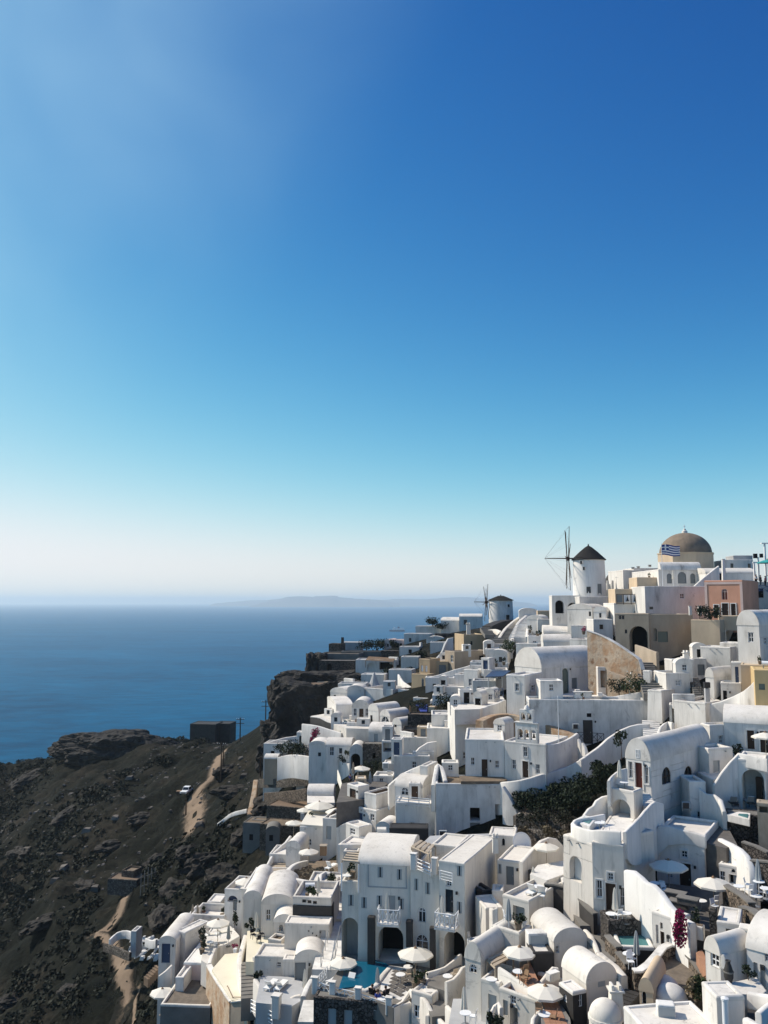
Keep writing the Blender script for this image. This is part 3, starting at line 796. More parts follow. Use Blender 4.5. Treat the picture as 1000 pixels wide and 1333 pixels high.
def swall(name, label, cat, pts, drop=2.0, t=0.35, mat='white', smooth=True, closed=False, group=None, cap=None, root=None, grow=0.0):
    """free standing or retaining wall whose top follows pts = [(px, py, D)] in world space"""
    top = [W(*p) if not isinstance(p, Vector) else p for p in pts]
    if mat == 'white' and top[0].y < 97 and 300 < project(top[0])[0] < 815 and project(top[0])[1] > 1085: mat = 'ivory'
    line = smooth_path(top, 0.7) if smooth else sum([[top[i].lerp(top[i + 1], q / 4) for q in range(4)] for i in range(len(top) - 1)], []) + [top[-1]]
    dl = drop if isinstance(drop, (list, tuple)) else [drop] * len(pts)
    org = line[0].copy(); org.z -= dl[0]
    mb = MB(); n = len(line); vs = []
    K = 8
    for i, p in enumerate(line):
        a_ = line[max(i - 1,0)]; c_ = line[min(i + 1, n - 1)]
        dv = c_ - a_; dv.z = 0
        if dv.length < 1e-6: dv = Vector((1,0,0))
        dv.normalize(); s = Vector((-dv.y, dv.x, 0))
        dr = float(np.interp(i / max(1, n - 1) * (len(dl) - 1), range(len(dl)), dl))
        p = p + wob(p, 0.05)
        zt, zb = p.z, p.z - dr
        for off, z in ((-t / 2 - grow * dr, zb), (-t / 2, zt - 0.09), (-t / 2 + 0.04, zt - 0.03), (-t / 4, zt), (t / 4, zt), (t / 2 - 0.04, zt - 0.03), (t / 2, zt - 0.09), (t / 2 + grow * dr, zb)):
            q = p + s * off; vs.append((q.x - org.x, q.y - org.y, z - org.z))
    fs = [(i * K + q, (i + 1) * K + q, (i + 1) * K + q + 1, i * K + q + 1) for i in range(n - 1) for q in range(K - 1)]
    fs += [(i * K, i * K + K - 1, (i + 1) * K + K - 1, (i + 1) * K) for i in range(n - 1)]
    fs += [tuple(range(K)), tuple((n - 1) * K + q for q in range(K - 1,-1,-1))]
    mb.add(vs, fs)
    o = mb.build(name, mat, smooth=40)
    o.location = org
    if cap:
        cb = MB(); vs = []
        for i, p in enumerate(line):
            a_ = line[max(i - 1,0)]; c_ = line[min(i + 1, n - 1)]
            dv = c_ - a_; dv.z = 0; dv.normalize(); s = Vector((-dv.y, dv.x, 0)); p = p + wob(p, 0.05)
            for off, z in ((-t / 2 - .05,-.05), (-t / 2 - .05,.07), (t / 2 + .05,.07), (t / 2 + .05,-.05)):
                q = p + s * off; vs.append((q.x - org.x, q.y - org.y, p.z + z - org.z))
        cb.add(vs, [(i * 4 + q, (i + 1) * 4 + q, (i + 1) * 4 + (q + 1) % 4, i * 4 + (q + 1) % 4) for i in range(n - 1) for q in range(4)] + [(0,1,2,3), (n * 4 - 4, n * 4 - 1, n * 4 - 2, n * 4 - 3)])
        cb.build('coping', cap, o)
    return tag(o, label, cat, group)

def slab(name, pix, z, thick=2.5, mat='roof_white', label=None, cat=None, structure=False):
    """level floor whose outline the photograph shows at pix"""
    g = [G(px, py, z) for px, py in pix]; n = len(g)
    org = g[0].copy(); org.z = z - thick
    vs = [(p.x - org.x, p.y - org.y, thick) for p in g] + [(p.x - org.x, p.y - org.y, 0) for p in g]
    o = MB().add(vs, [tuple(range(n)), tuple(range(2 * n - 1, n - 1,-1))] + [(i, (i + 1) % n, n + (i + 1) % n, n + i) for i in range(n)]).build(name, mat)
    o.location = org
    if structure: return struct(o)
    return tag(o, label, cat)

def stairs(name, label, p0, p1, width, n, mat='white_worn', group=None, down=0.9, side=None):
    """p0, p1 = (px, py, D) of the foot and the head of the flight (middle of the tread)"""
    a, b_ = W(*p0), W(*p1)
    dv = b_ - a; hd = Vector((dv.x, dv.y, 0)); ln = hd.length; rz = math.atan2(hd.y, hd.x)
    root = thing(name, label, 'stairs', a, rz, group)
    run, rs = ln / n, dv.z / n
    proto = MB().box(0, -width / 2, -down, run + 0.03, width / 2,0)
    first = None
    for i in range(n):
        if first is None:
            first = proto.build('step', mat, root); o = first
        else:
            o = first.copy(); C.objects.link(o); o.parent = root
        o.location = (i * run, 0, (i + 1) * rs)
    if side:
        for s in side:
            sb = MB(); w0 = width / 2 * s; w1 = w0 + 0.22 * s
            lo, hi = min(w0, w1), max(w0, w1)
            sb.add([(-.1, lo, 0.75), (-.1, hi, 0.75), (ln, hi, dv.z + 0.75), (ln, lo, dv.z + 0.75), (-.1, lo, -1.2), (-.1, hi, -1.2), (ln, hi, dv.z - 1.2), (ln, lo, dv.z - 1.2)],
                   [(0,1,2,3), (4,7,6,5), (0,4,5,1), (1,5,6,2), (2,6,7,3), (3,7,4,0)])
            sb.build('side_wall', 'white', root)
    return root

def pergola(name, label, corners, z, nslat, mat='wood_pale', post=2.2, slat=None, postmat=None):
    """four (px, py) corners of the slatted roof in order on the level z; slats run from edge 0-3 to edge 1-2"""
    g = [G(px, py, z) for px, py in corners]
    root = thing(name, label, 'pergola', (g[0].x, g[0].y, z - post))
    O = Vector((g[0].x, g[0].y, z - post))
    for i in range(nslat):
        t0 = (i + 0.08) / nslat; t1 = (i + (slat or 0.62)) / nslat
        q = [g[0].lerp(g[3], t0), g[1].lerp(g[2], t0), g[1].lerp(g[2], t1), g[0].lerp(g[3], t1)]
        vs = [p - O for p in q] + [p - O - Vector((0,0,0.09)) for p in q]
        MB().add(vs, [(0,1,2,3), (7,6,5,4), (0,4,5,1), (1,5,6,2), (2,6,7,3), (3,7,4,0)]).build('slat', mat, root)
    for e0, e1 in ((0,3), (1,2)):
        MB().cyl(g[e0] - O - Vector((0,0,.16)), g[e1] - O - Vector((0,0,.16)), 0.07, n=6).build('beam', mat, root)
    for p in g:
        MB().cyl(p - O - Vector((0,0,.2)), p - O - Vector((0,0, post)), 0.07, n=6).build('post', postmat or mat, root)
    return root

# ---- furniture
def umbrella(label, apex, D, r=1.45, n=8, mat='canvas', group=None, hgt=2.7, closed=False, cat='umbrella', square=False):
    p = W(apex[0], apex[1], D); O = p - Vector((0,0, hgt))
    root = thing('patio_umbrella' if not closed else 'closed_umbrella', label, cat, O, random.uniform(0,0.7), group)
    if not closed:
        dr = r * 0.33; mb = MB()
        nn = 4 if square else n
        rr = r * (1.3 if square else 1)
        ring = [(rr * math.cos(2 * math.pi * i / nn), rr * math.sin(2 * math.pi * i / nn)) for i in range(nn)]
        vs = [(0,0, hgt)] + [(x * 0.5, y * 0.5, hgt - dr * 0.44) for x, y in ring] + [(x, y, hgt - dr) for x, y in ring] + [(x * .995, y * .995, hgt - dr - 0.14) for x, y in ring]
        fs = []
        for i in range(nn):
            j = (i + 1) % nn
            fs += [(0,1 + i, 1 + j), (1 + i, 1 + nn + i, 1 + nn + j, 1 + j), (1 + nn + i, 1 + 2 * nn + i, 1 + 2 * nn + j, 1 + nn + j)]
        mb.add(vs, fs).build('canopy', mat, root)
        for i in range(nn):
            x, y = ring[i]
            MB().cyl((0,0, hgt - 0.06), (x * 0.97, y * 0.97, hgt - dr - 0.03), 0.018, n=4).build('rib', 'wood_mid', root)
        MB().lathe([(0.001, hgt + 0.12), (0.06, hgt + 0.10), (0.10, hgt + 0.02), (0.16, hgt - 0.03), (0.001, hgt - 0.03)], 8).build('finial', 'wood_mid', root)
    else:
        mb = MB(); prof = [(0.02, hgt), (0.07, hgt - 0.12), (0.13, hgt - 0.5), (0.17, hgt - 1.1), (0.21, hgt - 1.5), (0.13, hgt - 1.62), (0.02, hgt - 1.55)]
        nn = 14; vs = []; k = len(prof)
        for i in range(nn):
            g = 2 * math.pi * i / nn; q = 1.2 if i % 2 else 0.72
            vs += [(a_ * q * math.cos(g), a_ * q * math.sin(g), z) for a_, z in prof]
        mb.add(vs, [(i * k + q, ((i + 1) % nn) * k + q, ((i + 1) % nn) * k + q + 1, i * k + q + 1) for i in range(nn) for q in range(k - 1)]).build('canopy', mat, root)
    MB().cyl((0,0,0), (0,0, hgt - 0.05), 0.035, n=6).build('pole', 'wood_pale' if not closed else 'white_paint', root)
    MB().lathe([(0.001,0), (0.28,0), (0.28,0.06), (0.08,0.1), (0.001,0.1)], 10).build('base', 'concrete', root)
    return root

def round_table(label, at, z=None, D=None, r=0.4, group=None, hgt=0.74):
    p = G(at[0], at[1], z) if z is not None else W(at[0], at[1], D) - Vector((0,0, hgt))
    root = thing('cafe_table', label, 'table', p, 0, group)
    MB().lathe([(0.001, hgt), (r, hgt), (r + 0.01, hgt - 0.02), (r, hgt - 0.04), (0.001, hgt - 0.04)], 14).build('table_top', 'white_paint', root)
    MB().cyl((0,0,0.03), (0,0, hgt - 0.03), 0.035, n=6).build('leg', 'metal_grey', root)
    MB().lathe([(0.001,0), (r * .62,0), (r * .6,0.03), (0.05,0.06), (0.001,0.06)], 10).build('foot', 'metal_grey', root)
    return root
def chair(label, at, rz=0.0, z=None, D=None, mat='white_paint', group=None):
    p = G(at[0], at[1], z) if z is not None else W(at[0], at[1], D) - Vector((0,0,0.45))
    root = thing('cafe_chair', label, 'chair', p, R(rz), group)
    MB().box(-.21,-.21,.42,.21,.21,.46).build('seat', mat, root)
    MB().add([(-.21,.19,.55), (.21,.19,.55), (.21,.27,.90), (-.21,.27,.90), (-.21,.22,.54), (.21,.22,.54), (.21,.30,.89), (-.21,.30,.89)], [(0,1,2,3), (7,6,5,4), (0,4,5,1), (1,5,6,2), (2,6,7,3), (3,7,4,0)]).build('backrest', mat, root)
    for x in (-.19,.19):
        for y in (-.19,.19):
            MB().cyl((x, y, .42 if y < 0 else .56), (x * 1.1, y * 1.1,0), 0.022, n=5).build('leg', mat, root)
    return root
def lounger(label, at, rz, z=None, D=None, mat='mattress', group=None, frame='white_paint', up=35):
    p = G(at[0], at[1], z) if z is not None else W(at[0], at[1], D) - Vector((0,0,0.3))
    root = thing('sun_lounger', label, 'sun lounger', p, R(rz), group)
    MB().box(-.32,-.95,.22,.32,.95,.28).build('frame', frame, root)
    MB().box(-.30,-.93,.285,.30,.30,.36).build('mattress', mat, root)
    c, s = math.cos(R(up)), math.sin(R(up)); L_ = .72
    MB().add([(x, .31 + u * c - v * s, .29 + u * s + v * c) for v in (0,.08) for u in (0, L_) for x in (-.30,.30)], [(0,2,3,1), (4,5,7,6), (0,1,5,4), (2,6,7,3), (0,4,6,2), (1,3,7,5)]).build('backrest', mat, root)
    for x in (-.28,.28):
        for y in (-.85,.85): MB().box(x - .03, y - .03,0, x + .03, y + .03,.22).build('leg', frame, root)
    return root
def person(label, at, z=None, D=None, rz=0, shirt='white_paint', trousers='black_cloth', hgt=1.7, pose='stand', group=None):
    """one continuous skinned body; clothing as thin shells over it"""
    p = G(at[0], at[1], z) if z is not None else W(at[0], at[1], D) - Vector((0,0, hgt if pose == 'stand' else 1.25))
    root = thing('person', label, 'person', p, R(rz), group)
    s = hgt / 1.7
    if pose == 'stand':
        J = {'pel': (0,0,.92), 'ch': (0,0,1.28), 'nk': (0,-.01,1.47), 'hd': (0,-.03,1.60), 'ht': (0,-.02,1.68),
             'kl': (-.11,-.03,.50), 'al': (-.12,.03,.08), 'tl': (-.13,-.12,.04), 'kr': (.11,.04,.50), 'ar': (.12,.08,.08), 'tr': (.13,-.06,.04),
             'hl': (-.09,0,.86), 'hr': (.09,0,.86), 'sl': (-.17,0,1.38), 'sr': (.17,0,1.38), 'el': (-.24,.03,1.12), 'er': (.24,.03,1.12), 'wl': (-.25,-.06,.88), 'wr': (.25,-.06,.88), 'fl': (-.25,-.09,.78), 'fr': (.25,-.09,.78)}
    else:
        J = {'pel': (0,0,.52), 'ch': (0,.05,.88), 'nk': (0,.04,1.06), 'hd': (0,0,1.19), 'ht': (0,.01,1.27),
             'kl': (-.13,-.44,.52), 'al': (-.13,-.42,.08), 'tl': (-.13,-.58,.04), 'kr': (.13,-.44,.52), 'ar': (.13,-.42,.08), 'tr': (.13,-.58,.04),
             'hl': (-.09,-.03,.50), 'hr': (.09,-.03,.50), 'sl': (-.17,.04,.98), 'sr': (.17,.04,.98), 'el': (-.25,-.06,.76), 'er': (.25,-.06,.76), 'wl': (-.18,-.30,.72), 'wr': (.18,-.30,.72), 'fl': (-.12,-.38,.72), 'fr': (.12,-.38,.72)}
    rad = {'pel': .15, 'ch': .165, 'nk': .06, 'hd': .105, 'ht': .07, 'kl': .065, 'kr': .065, 'al': .045, 'ar': .045, 'tl': .04, 'tr': .04, 'hl': .10, 'hr': .10, 'sl': .07, 'sr': .07, 'el': .048, 'er': .048, 'wl': .034, 'wr': .034, 'fl': .04, 'fr': .04}
    E = [('pel', 'ch'), ('ch', 'nk'), ('nk', 'hd'), ('hd', 'ht'), ('pel', 'hl'), ('pel', 'hr'), ('hl', 'kl'), ('kl', 'al'), ('al', 'tl'), ('hr', 'kr'), ('kr', 'ar'), ('ar', 'tr'), ('ch', 'sl'), ('ch', 'sr'), ('sl', 'el'), ('el', 'wl'), ('wl', 'fl'), ('sr', 'er'), ('er', 'wr'), ('wr', 'fr')]
    def skin(nm, keys, grow, mat, sub=1):
        idx = {k: i for i, k in enumerate(keys)}
        me = bpy.data.meshes.new(nm)
        me.from_pydata([tuple(Vector(J[k]) * s) for k in keys], [(idx[a_], idx[b_]) for a_, b_ in E if a_ in idx and b_ in idx], [])
        o = bpy.data.objects.new(nm, me); C.objects.link(o); o.parent = root
        md = o.modifiers.new('skin', 'SKIN'); md.use_smooth_shade = True
        for i, k in enumerate(keys):
            sv = me.skin_vertices[0].data[i]; sv.radius = (rad[k] * s * grow, rad[k] * s * grow); sv.use_root = (i == 0)
        ss = o.modifiers.new('sub', 'SUBSURF'); ss.levels = sub; ss.render_levels = sub
        me.materials.append(M[mat]); return o
    skin('body', list(J), 1.0, 'skin')
    skin('shirt', ['pel', 'ch', 'sl', 'sr', 'el', 'er'], 1.14, shirt)
    skin('trousers', ['pel', 'hl', 'hr', 'kl', 'kr', 'al', 'ar'], 1.15, trousers)
    h = Vector(J['hd']) * s
    MB().lathe([(0.001,.125), (.08,.10), (.115,.03), (.112,-.03), (.09,-.07)], 12, (h.x, h.y + .02, h.z + .02)).build('hair', 'wood_dark', root, smooth=True)
    return root

def leaf_cloud(n, size, lr, fn):
    """n small leaf quads; fn() gives a point"""
    mb = MB()
    for i in range(n):
        p = fn(); a_ = Vector((random.gauss(0,1), random.gauss(0,1), random.gauss(0,0.7))).normalized(); b_ = a_.orthogonal().normalized(); c_ = a_.cross(b_)
        g = random.uniform(0,6.28); b2 = b_ * math.cos(g) + c_ * math.sin(g); c2 = a_.cross(b2)
        l = lr * random.uniform(0.6,1.4)
        mb.add([p - b2 * l, p + c2 * l * 0.5, p + b2 * l, p - c2 * l * 0.5], [(0,1,2,3)])
    return mb
def blob(rx, ry, rz, clumps=7):
    cs_ = [(Vector((random.uniform(-.62,.62) * rx, random.uniform(-.62,.62) * ry, random.uniform(0.25,.8) * rz * 1.3)), random.uniform(0.3,0.55)) for _ in range(clumps)]
    def fn():
        c, r = random.choice(cs_)
        q = Vector((random.gauss(0,1), random.gauss(0,1), random.gauss(0,1))).normalized() * (random.random() ** 0.35)
        return c + Vector((q.x * rx * r, q.y * ry * r, q.z * rz * r))
    return fn
def bush(label, at, rx, rz, z=None, D=None, mat='leaf', n=420, lr=0.13, petal=None, np_=120, group=None, name='bush', ry=None, on=None, stem=None):
    p = on if on is not None else (G(at[0], at[1], z) if z is not None else W(at[0], at[1], D))
    root = thing(name, label, 'plant' if name != 'tree' else 'tree', p, 0, group)
    fn = blob(rx, ry or rx, rz, max(5, int(6 * rx)))
    up = Vector((0,0, stem or 0))
    leaf_cloud(n, 1, lr, lambda: fn() + up).build('foliage', mat, root)
    if petal: leaf_cloud(np_, 1, lr * 0.9, lambda: fn() * 1.05 + up).build('blossom', petal, root)
    tb = MB(); tb.cyl((0,0,-0.3), (0.05,0.03, rz * 0.7 + (stem or 0)), max(0.03,0.05 * rx), 0.02, n=6)
    for q in range(3): tb.cyl((0.02,0.02, rz * 0.3 + (stem or 0) * .9), (rx * 0.4 * math.cos(q * 2.1), rx * .4 * math.sin(q * 2.1), rz * 0.8 + (stem or 0)), 0.03,0.012, n=5)
    tb.build('stem' if name != 'tree' else 'trunk', 'wood_dark', root)
    return root
def potted(label, at, z=None, D=None, group=None, mat='leaf', pot='earth', s=0.85):
    p = G(at[0], at[1], z) if z is not None else W(at[0], at[1], D)
    root = thing('potted_plant', label, 'plant', p, 0, group)
    MB().lathe([(0.001,0), (.17 * s, 0), (.24 * s, .4 * s), (.27 * s, .42 * s), (.27 * s, .46 * s), (.2 * s, .46 * s), (.001,.42 * s)], 12).build('pot', pot, root, smooth=40)
    fn = blob(.4 * s, .4 * s, .5 * s, 5)
    leaf_cloud(90,1,.1 * s, lambda: fn() + Vector((0,0,.45 * s))).build('foliage', mat, root)
    return root
def box_thing(name, label, cat, at, dims, z=None, D=None, rz=0, mat='white', parts=(), group=None):
    p = G(at[0], at[1], z) if z is not None else W(at[0], at[1], D)
    root = thing(name, label, cat, p, R(rz), group)
    w, d, h = dims
    mb = MB().box(-w / 2, -d / 2,0, w / 2, d / 2, h).build('body', mat, root)
    bv = mb.modifiers.new('bevel', 'BEVEL'); bv.width = min(0.06, w * .1); bv.segments = 2
    for nm, x0, y0, z0, x1, y1, z1, mt in parts: MB().box(x0, y0, z0, x1, y1, z1).build(nm, mt, root)
    return root
def ac_unit(label, at, D, rz=0, group=None, s=1.0):
    root = box_thing('air_conditioner', label, 'air conditioner', at, (.85 * s, .35 * s, .65 * s), D=D, rz=rz, mat='shutter', group=group,
        parts=[('grille', -.36 * s, -.19 * s, .06 * s, .2 * s, -.178 * s, .59 * s, 'metal_dark'), ('bracket', -.4 * s, -.1,-.15,-.34 * s, .17,-.005, 'metal_grey'), ('bracket', .34 * s, -.1,-.15,.4 * s, .17,-.005, 'metal_grey')])
    return root
def dish(label, at, D, r=0.6, rz=0.0, tilt=60, group=None, hgt=1.1):
    p = W(at[0], at[1], D); root = thing('satellite_dish', label, 'satellite dish', p - Vector((0,0, hgt)), R(rz), group)
    mb = MB(); prof = [(0.001,0)] + [(r * q / 5,0.22 * r * (q / 5) ** 2) for q in range(1,6)] + [(r * q / 5 + .0,0.22 * r * (q / 5) ** 2 + .02) for q in range(5,0,-1)] + [(0.001,.02)]
    mb.lathe(prof, 18); o = mb.build('dish', 'white_paint', root, smooth=True); o.location = (0,0, hgt); o.rotation_euler = (R(tilt), 0,0)
    MB().cyl((0,.06,0), (0,.06, hgt), 0.035, n=6).build('mast', 'metal_grey', root)
    MB().cyl((0,-.05, hgt - r * .8), (0, -r * 1.1, hgt + .1), 0.015, n=5).build('feed_arm', 'metal_grey', root)
    return root
def chimney(label, at, D, w=0.5, h=1.2, group=None, mat='white', rz=0.0, top=True):
    p = W(at[0], at[1], D); root = thing('chimney', label, 'chimney', p, R(rz), group)
    MB().add([(x * w / 2 * k, y * w / 2 * k, z) for z, k in ((-.6,1.05), (h, 0.9)) for x, y in ((-1,-1), (1,-1), (1,1), (-1,1))], [(0,1,5,4), (1,2,6,5), (2,3,7,6), (3,0,4,7), (4,5,6,7)]).build('stack', mat, root)
    if top:
        MB().box(-w * .6, -w * .6, h, w * .6, w * .6, h + .1).build('cap', mat, root)
        for x in (-1,1): MB().box(x * w * .3 - .08, -w * .4, h + .1, x * w * .3 + .08, w * .4, h + .38).build('vent', mat, root)
    return root
def fence(name, label, cat, pts, hgt=1.0, mat='white_paint', kind='bars', post=1.5, group=None):
    """railing along pts [(px, py, D)] of its top rail; infill of bars or crosses"""
    g = [W(*p) if not isinstance(p, Vector) else p for p in pts]
    O = g[0] - Vector((0,0, hgt)); root = thing(name, label, cat, O, 0, group)
    for a_, b_ in zip(g, g[1:]):
        a_, b_ = a_ - O, b_ - O; ln = (b_ - a_).length; n = max(1, round(ln / post)); up = Vector((0,0, hgt))
        MB().cyl(a_, b_, .035, n=6).build('top_rail', mat, root)
        MB().cyl(a_ - up * .85, b_ - up * .85,.03, n=6).build('bottom_rail', mat, root)
        for i in range(n + 1):
            q = a_.lerp(b_, i / n); MB().cyl(q - up, q, .04, n=6).build('post', mat, root)
        if kind == 'bars':
            for q in (.28,.57): MB().cyl(a_ - up * q, b_ - up * q, .02, n=5).build('rail', mat, root)
        elif kind == 'cross':
            for i in range(n):
                p0, p1 = a_.lerp(b_, i / n), a_.lerp(b_, (i + 1) / n)
                MB().cyl(p0 - up * .03, p1 - up * .84,.028, n=5).build('brace', mat, root); MB().cyl(p1 - up * .03, p0 - up * .84,.028, n=5).build('brace', mat, root)
        elif kind == 'thick':
            for q in (.3,.6): MB().cyl(a_ - up * q, b_ - up * q, .06, n=6).build('rail', mat, root)
    return root
# ------------------------------------------------------------------ along the ridge
def H(label, F, D, yaw=0.0, name='white_house', cat='house', **k): return house(name, label, cat, F, D, yaw, **k)

def windmill(label, cx, yb, yt, yap, wpx, D, az, hub_m, tip_m, hub_py, rw, nsp, items, tower='white_clean'):
    Pb = W(cx, yb, D); mpp = Pb.length / FPX
    r = wpx / 2 * mpp
    ht = zat(Pb, yt) - Pb.z; ha = zat(Pb, yap) - Pb.z; hh = zat(Pb, hub_py) - Pb.z
    root = thing('windmill', label, 'windmill', Pb)
    MB().lathe([(r * 1.04,-2), (r * 1.03,0), (r, ht * .5), (r * .97, ht)], 40).build('tower', tower, root, smooth=True)
    MB().lathe([(r * .97, ht), (r * 1.06, ht - .12), (r * 1.08, ht - .02), (r * .55, ht + (ha - ht) * .50), (r * .22, ht + (ha - ht) * .78), (.12, ha - .35), (.14, ha - .1), (.001, ha)], 28).build('roof', 'thatch_black', root, smooth=30)
    a = Vector((math.sin(R(az)), math.cos(R(az)), 0)); side = Vector((-a.y, a.x, 0))
    MB().cyl(a * r * .3 + Vector((0,0, hh)), a * tip_m + Vector((0,0, hh + .1)), .16,.07, n=8).build('axle', 'wood_dark', root)
    hb = MB().cyl(a * (hub_m - .35) + Vector((0,0, hh)), a * (hub_m + .35) + Vector((0,0, hh)), .42, n=10).build('hub', 'wood_dark', root)
    c = a * hub_m + Vector((0,0, hh)); up = Vector((0,0,1))
    tips = []
    for i in range(nsp):
        g = 2 * math.pi * (i + .25) / nsp
        dv = up * math.cos(g) + side * math.sin(g)
        off = a * (0.25 if i % 2 else -0.25)
        e = c + dv * rw * random.uniform(.93,1.0) + off * 1.6
        tips.append(e)
        MB().cyl(c + off * .6, e, .10,.055, n=6).build('sail_spar', 'wood_dark', root)
    tip = a * tip_m + Vector((0,0, hh + .1))
    for i, e in enumerate(tips):
        MB().cyl(tip, e, .009, n=3).build('stay_rope', 'metal_dark', root)
        MB().cyl(e, tips[(i + 1) % nsp], .009, n=3).build('rim_rope', 'metal_dark', root)
    for px, py, w, h, nm, mt in items:          # openings round the tower
        d = ray(px, py); o2 = Vector((-Pb.x, -Pb.y)); d2 = Vector((d.x, d.y))
        A_ = d2.dot(d2); B_ = 2 * o2.dot(d2); C_ = o2.dot(o2) - r * r
        k = (-B_ - math.sqrt(max(0, B_ * B_ - 4 * A_ * C_))) / (2 * A_)
        q = d * k - Pb; nrm = Vector((q.x, q.y, 0)).normalized(); rz = math.atan2(nrm.x, -nrm.y)
        wm, hm = w * mpp, h * mpp
        x = MB().box(-wm / 2,-.06, -hm / 2, wm / 2,.4, hm / 2).build(nm, mt, root); x.location = (nrm.x * r, nrm.y * r, q.z); x.rotation_euler = (0,0, math.atan2(nrm.y, nrm.x) + math.pi / 2)
        f = MB(); g = .12
        f.box(-wm / 2 - g, -.10, -hm / 2, -wm / 2,.3, hm / 2 + g).box(wm / 2,-.10, -hm / 2, wm / 2 + g, .3, hm / 2 + g).box(-wm / 2,-.10, hm / 2, wm / 2,.3, hm / 2 + g)
        f.build('frame', 'white_clean', x)
    return root
windmill('large white windmill with black conical roof and twelve bare spars on the ridge', 767.8,779,728.5,708,40,165,-79,4.05,8.6,727,6.8,12,
         [(757,732,3,4, 'window', 'glass'), (760.3,740,2.6,4, 'window', 'glass'), (766.5,768,5,8, 'window', 'glass'), (780.3,767,6,13, 'door', 'door_grey')])
windmill('smaller grey windmill with dark cone roof beside the long curving stairs', 652.5,812,781,774,30.5,215,-90,3.75,6.9,784,4.9,10,
         [(661,804,5,7, 'door', 'dark'), (662,788.5,3,3.5, 'window', 'glass')], tower='white_worn')

H('white terrace building with arched openings under the large windmill', (719,755,802,775), 160,-6, d=6,
  ops=[('F', 728.5,790,11,17, 'A', 'dark'), ('F', 746,791,14,13, 'A', 'dark')])
H('low white wall-house at the foot of the large windmill with one square window', (755,792,797,776.5), 157,4, d=5, ops=[('F', 764.5,787.5,6,4, 'p', 'glass')])
H('white house with sloping lit wall just below the windmill terrace', (739,772,824,793), 150,-42, d=5, ops=[('F', 768,799,3,6, 'w', 'glass')], top='vy', rise=0.9)
H('narrow white house with rounded gable below the black dome', (773,790,812,796), 148,-30, d=4, top='vy', rise=0.8, ops=[('F', 781.5,801,3,6, 'w', 'glass')])
H('small white cube with one bluish window beside the tan portal', (773,798,826,806), 145,3, d=4, ops=[('F', 783,816,5,6, 'w', 'glass')])
H('white block carrying the black dome behind the windmill', (786,814,778,760), 173,0, d=6)
# black dome
p = W(798.5,760,176); root = thing('dome', 'small black dome between the windmill and the church', 'dome', p)
MB().lathe([(1.75,-.6), (1.75,0)] + [(1.75 * math.cos(a), 2.35 * math.sin(a)) for a in [i * math.pi / 20 for i in range(1,10)]] + [(.001,2.36)], 22).build('shell', 'slate', root, smooth=True)
MB().lathe([(1.95,-.7), (1.95,-.35), (1.75,-.35)], 22).build('rim', 'white', root, smooth=40)
for px in (791.5,797.5,807.5): chimney('white chimney stack standing before the small black dome', (px, 764, ), 170,.42,1.3, group='chimneys before the black dome', top=False)
H('white cubic houses row with rooftop vents beside the church', (812,859,772,742), 166,6, d=8)
H('tall white box house adjoining the church terrace', (826,859,772,739.5), 169,4, d=6)
for px, py in ((824,741), (831,740), (846,738)): box_thing('roof_vent', 'small vent box on the white roof beside the church', 'vent', (px, py), (.5,.5,.35), D=167, mat='metal_grey', parts=[('hood', -.3,-.3,.36,.3,.3,.42, 'metal_dark')], group='vents beside the church')
H('beige flat block beside the flag terrace', (830,858.5,775,751.5), 150,0, d=5, mat='peach', roof='peach', par=.1)
H('low beige ledge house above the bell screen', (801,831,778,766.5), 148.5,0, d=4.5, mat='peach', roof='peach', par=.1)
H('shaded white wall-house carrying the bell screen', (800,842,806,785), 147,3, d=6, ops=[('F', 830,797,9,2.5, 'p', 'dark')])
# screen with two bells
p = W(803,786,146.6); root = thing('bell_screen', 'dark framed screen with two white panels and black bells', 'screen', p)
for k, x in enumerate((0,1.2,2.55,3.9,5.0)): MB().box(x - .05,-.05,-.1, x + .05,.05,1.7).build('post', 'metal_dark', root)
MB().box(-.05,-.04,1.6,5.05,.04,1.7).build('rail', 'metal_dark', root); MB().box(-.05,-.04,0.02,5.05,.04,.12).build('rail', 'metal_dark', root)
for x in (1.25,2.6): 
    MB().box(x + .02,.0,.2, x + 1.18,.03,1.55).build('panel', 'white_paint', root)
    b_ = MB().lathe([(.001,1.25), (.06,1.25), (.1,1.0), (.16,.75), (.27,.52), (.29,.46), (.001,.46)], 12).build('bell', 'metal_dark', root, smooth=True); b_.location = (x + .6,-.25,0)
    MB().cyl((x + .6,-.25,1.25), (x + .6,-.02,1.62), .03, n=5).build('hanger', 'metal_dark', b_).location = (-(x + .6), .25,0)
for x in (.06,3.95): MB().box(x, .0,.2, x + 1.0,.03,1.55).build('panel', 'door_grey', root)

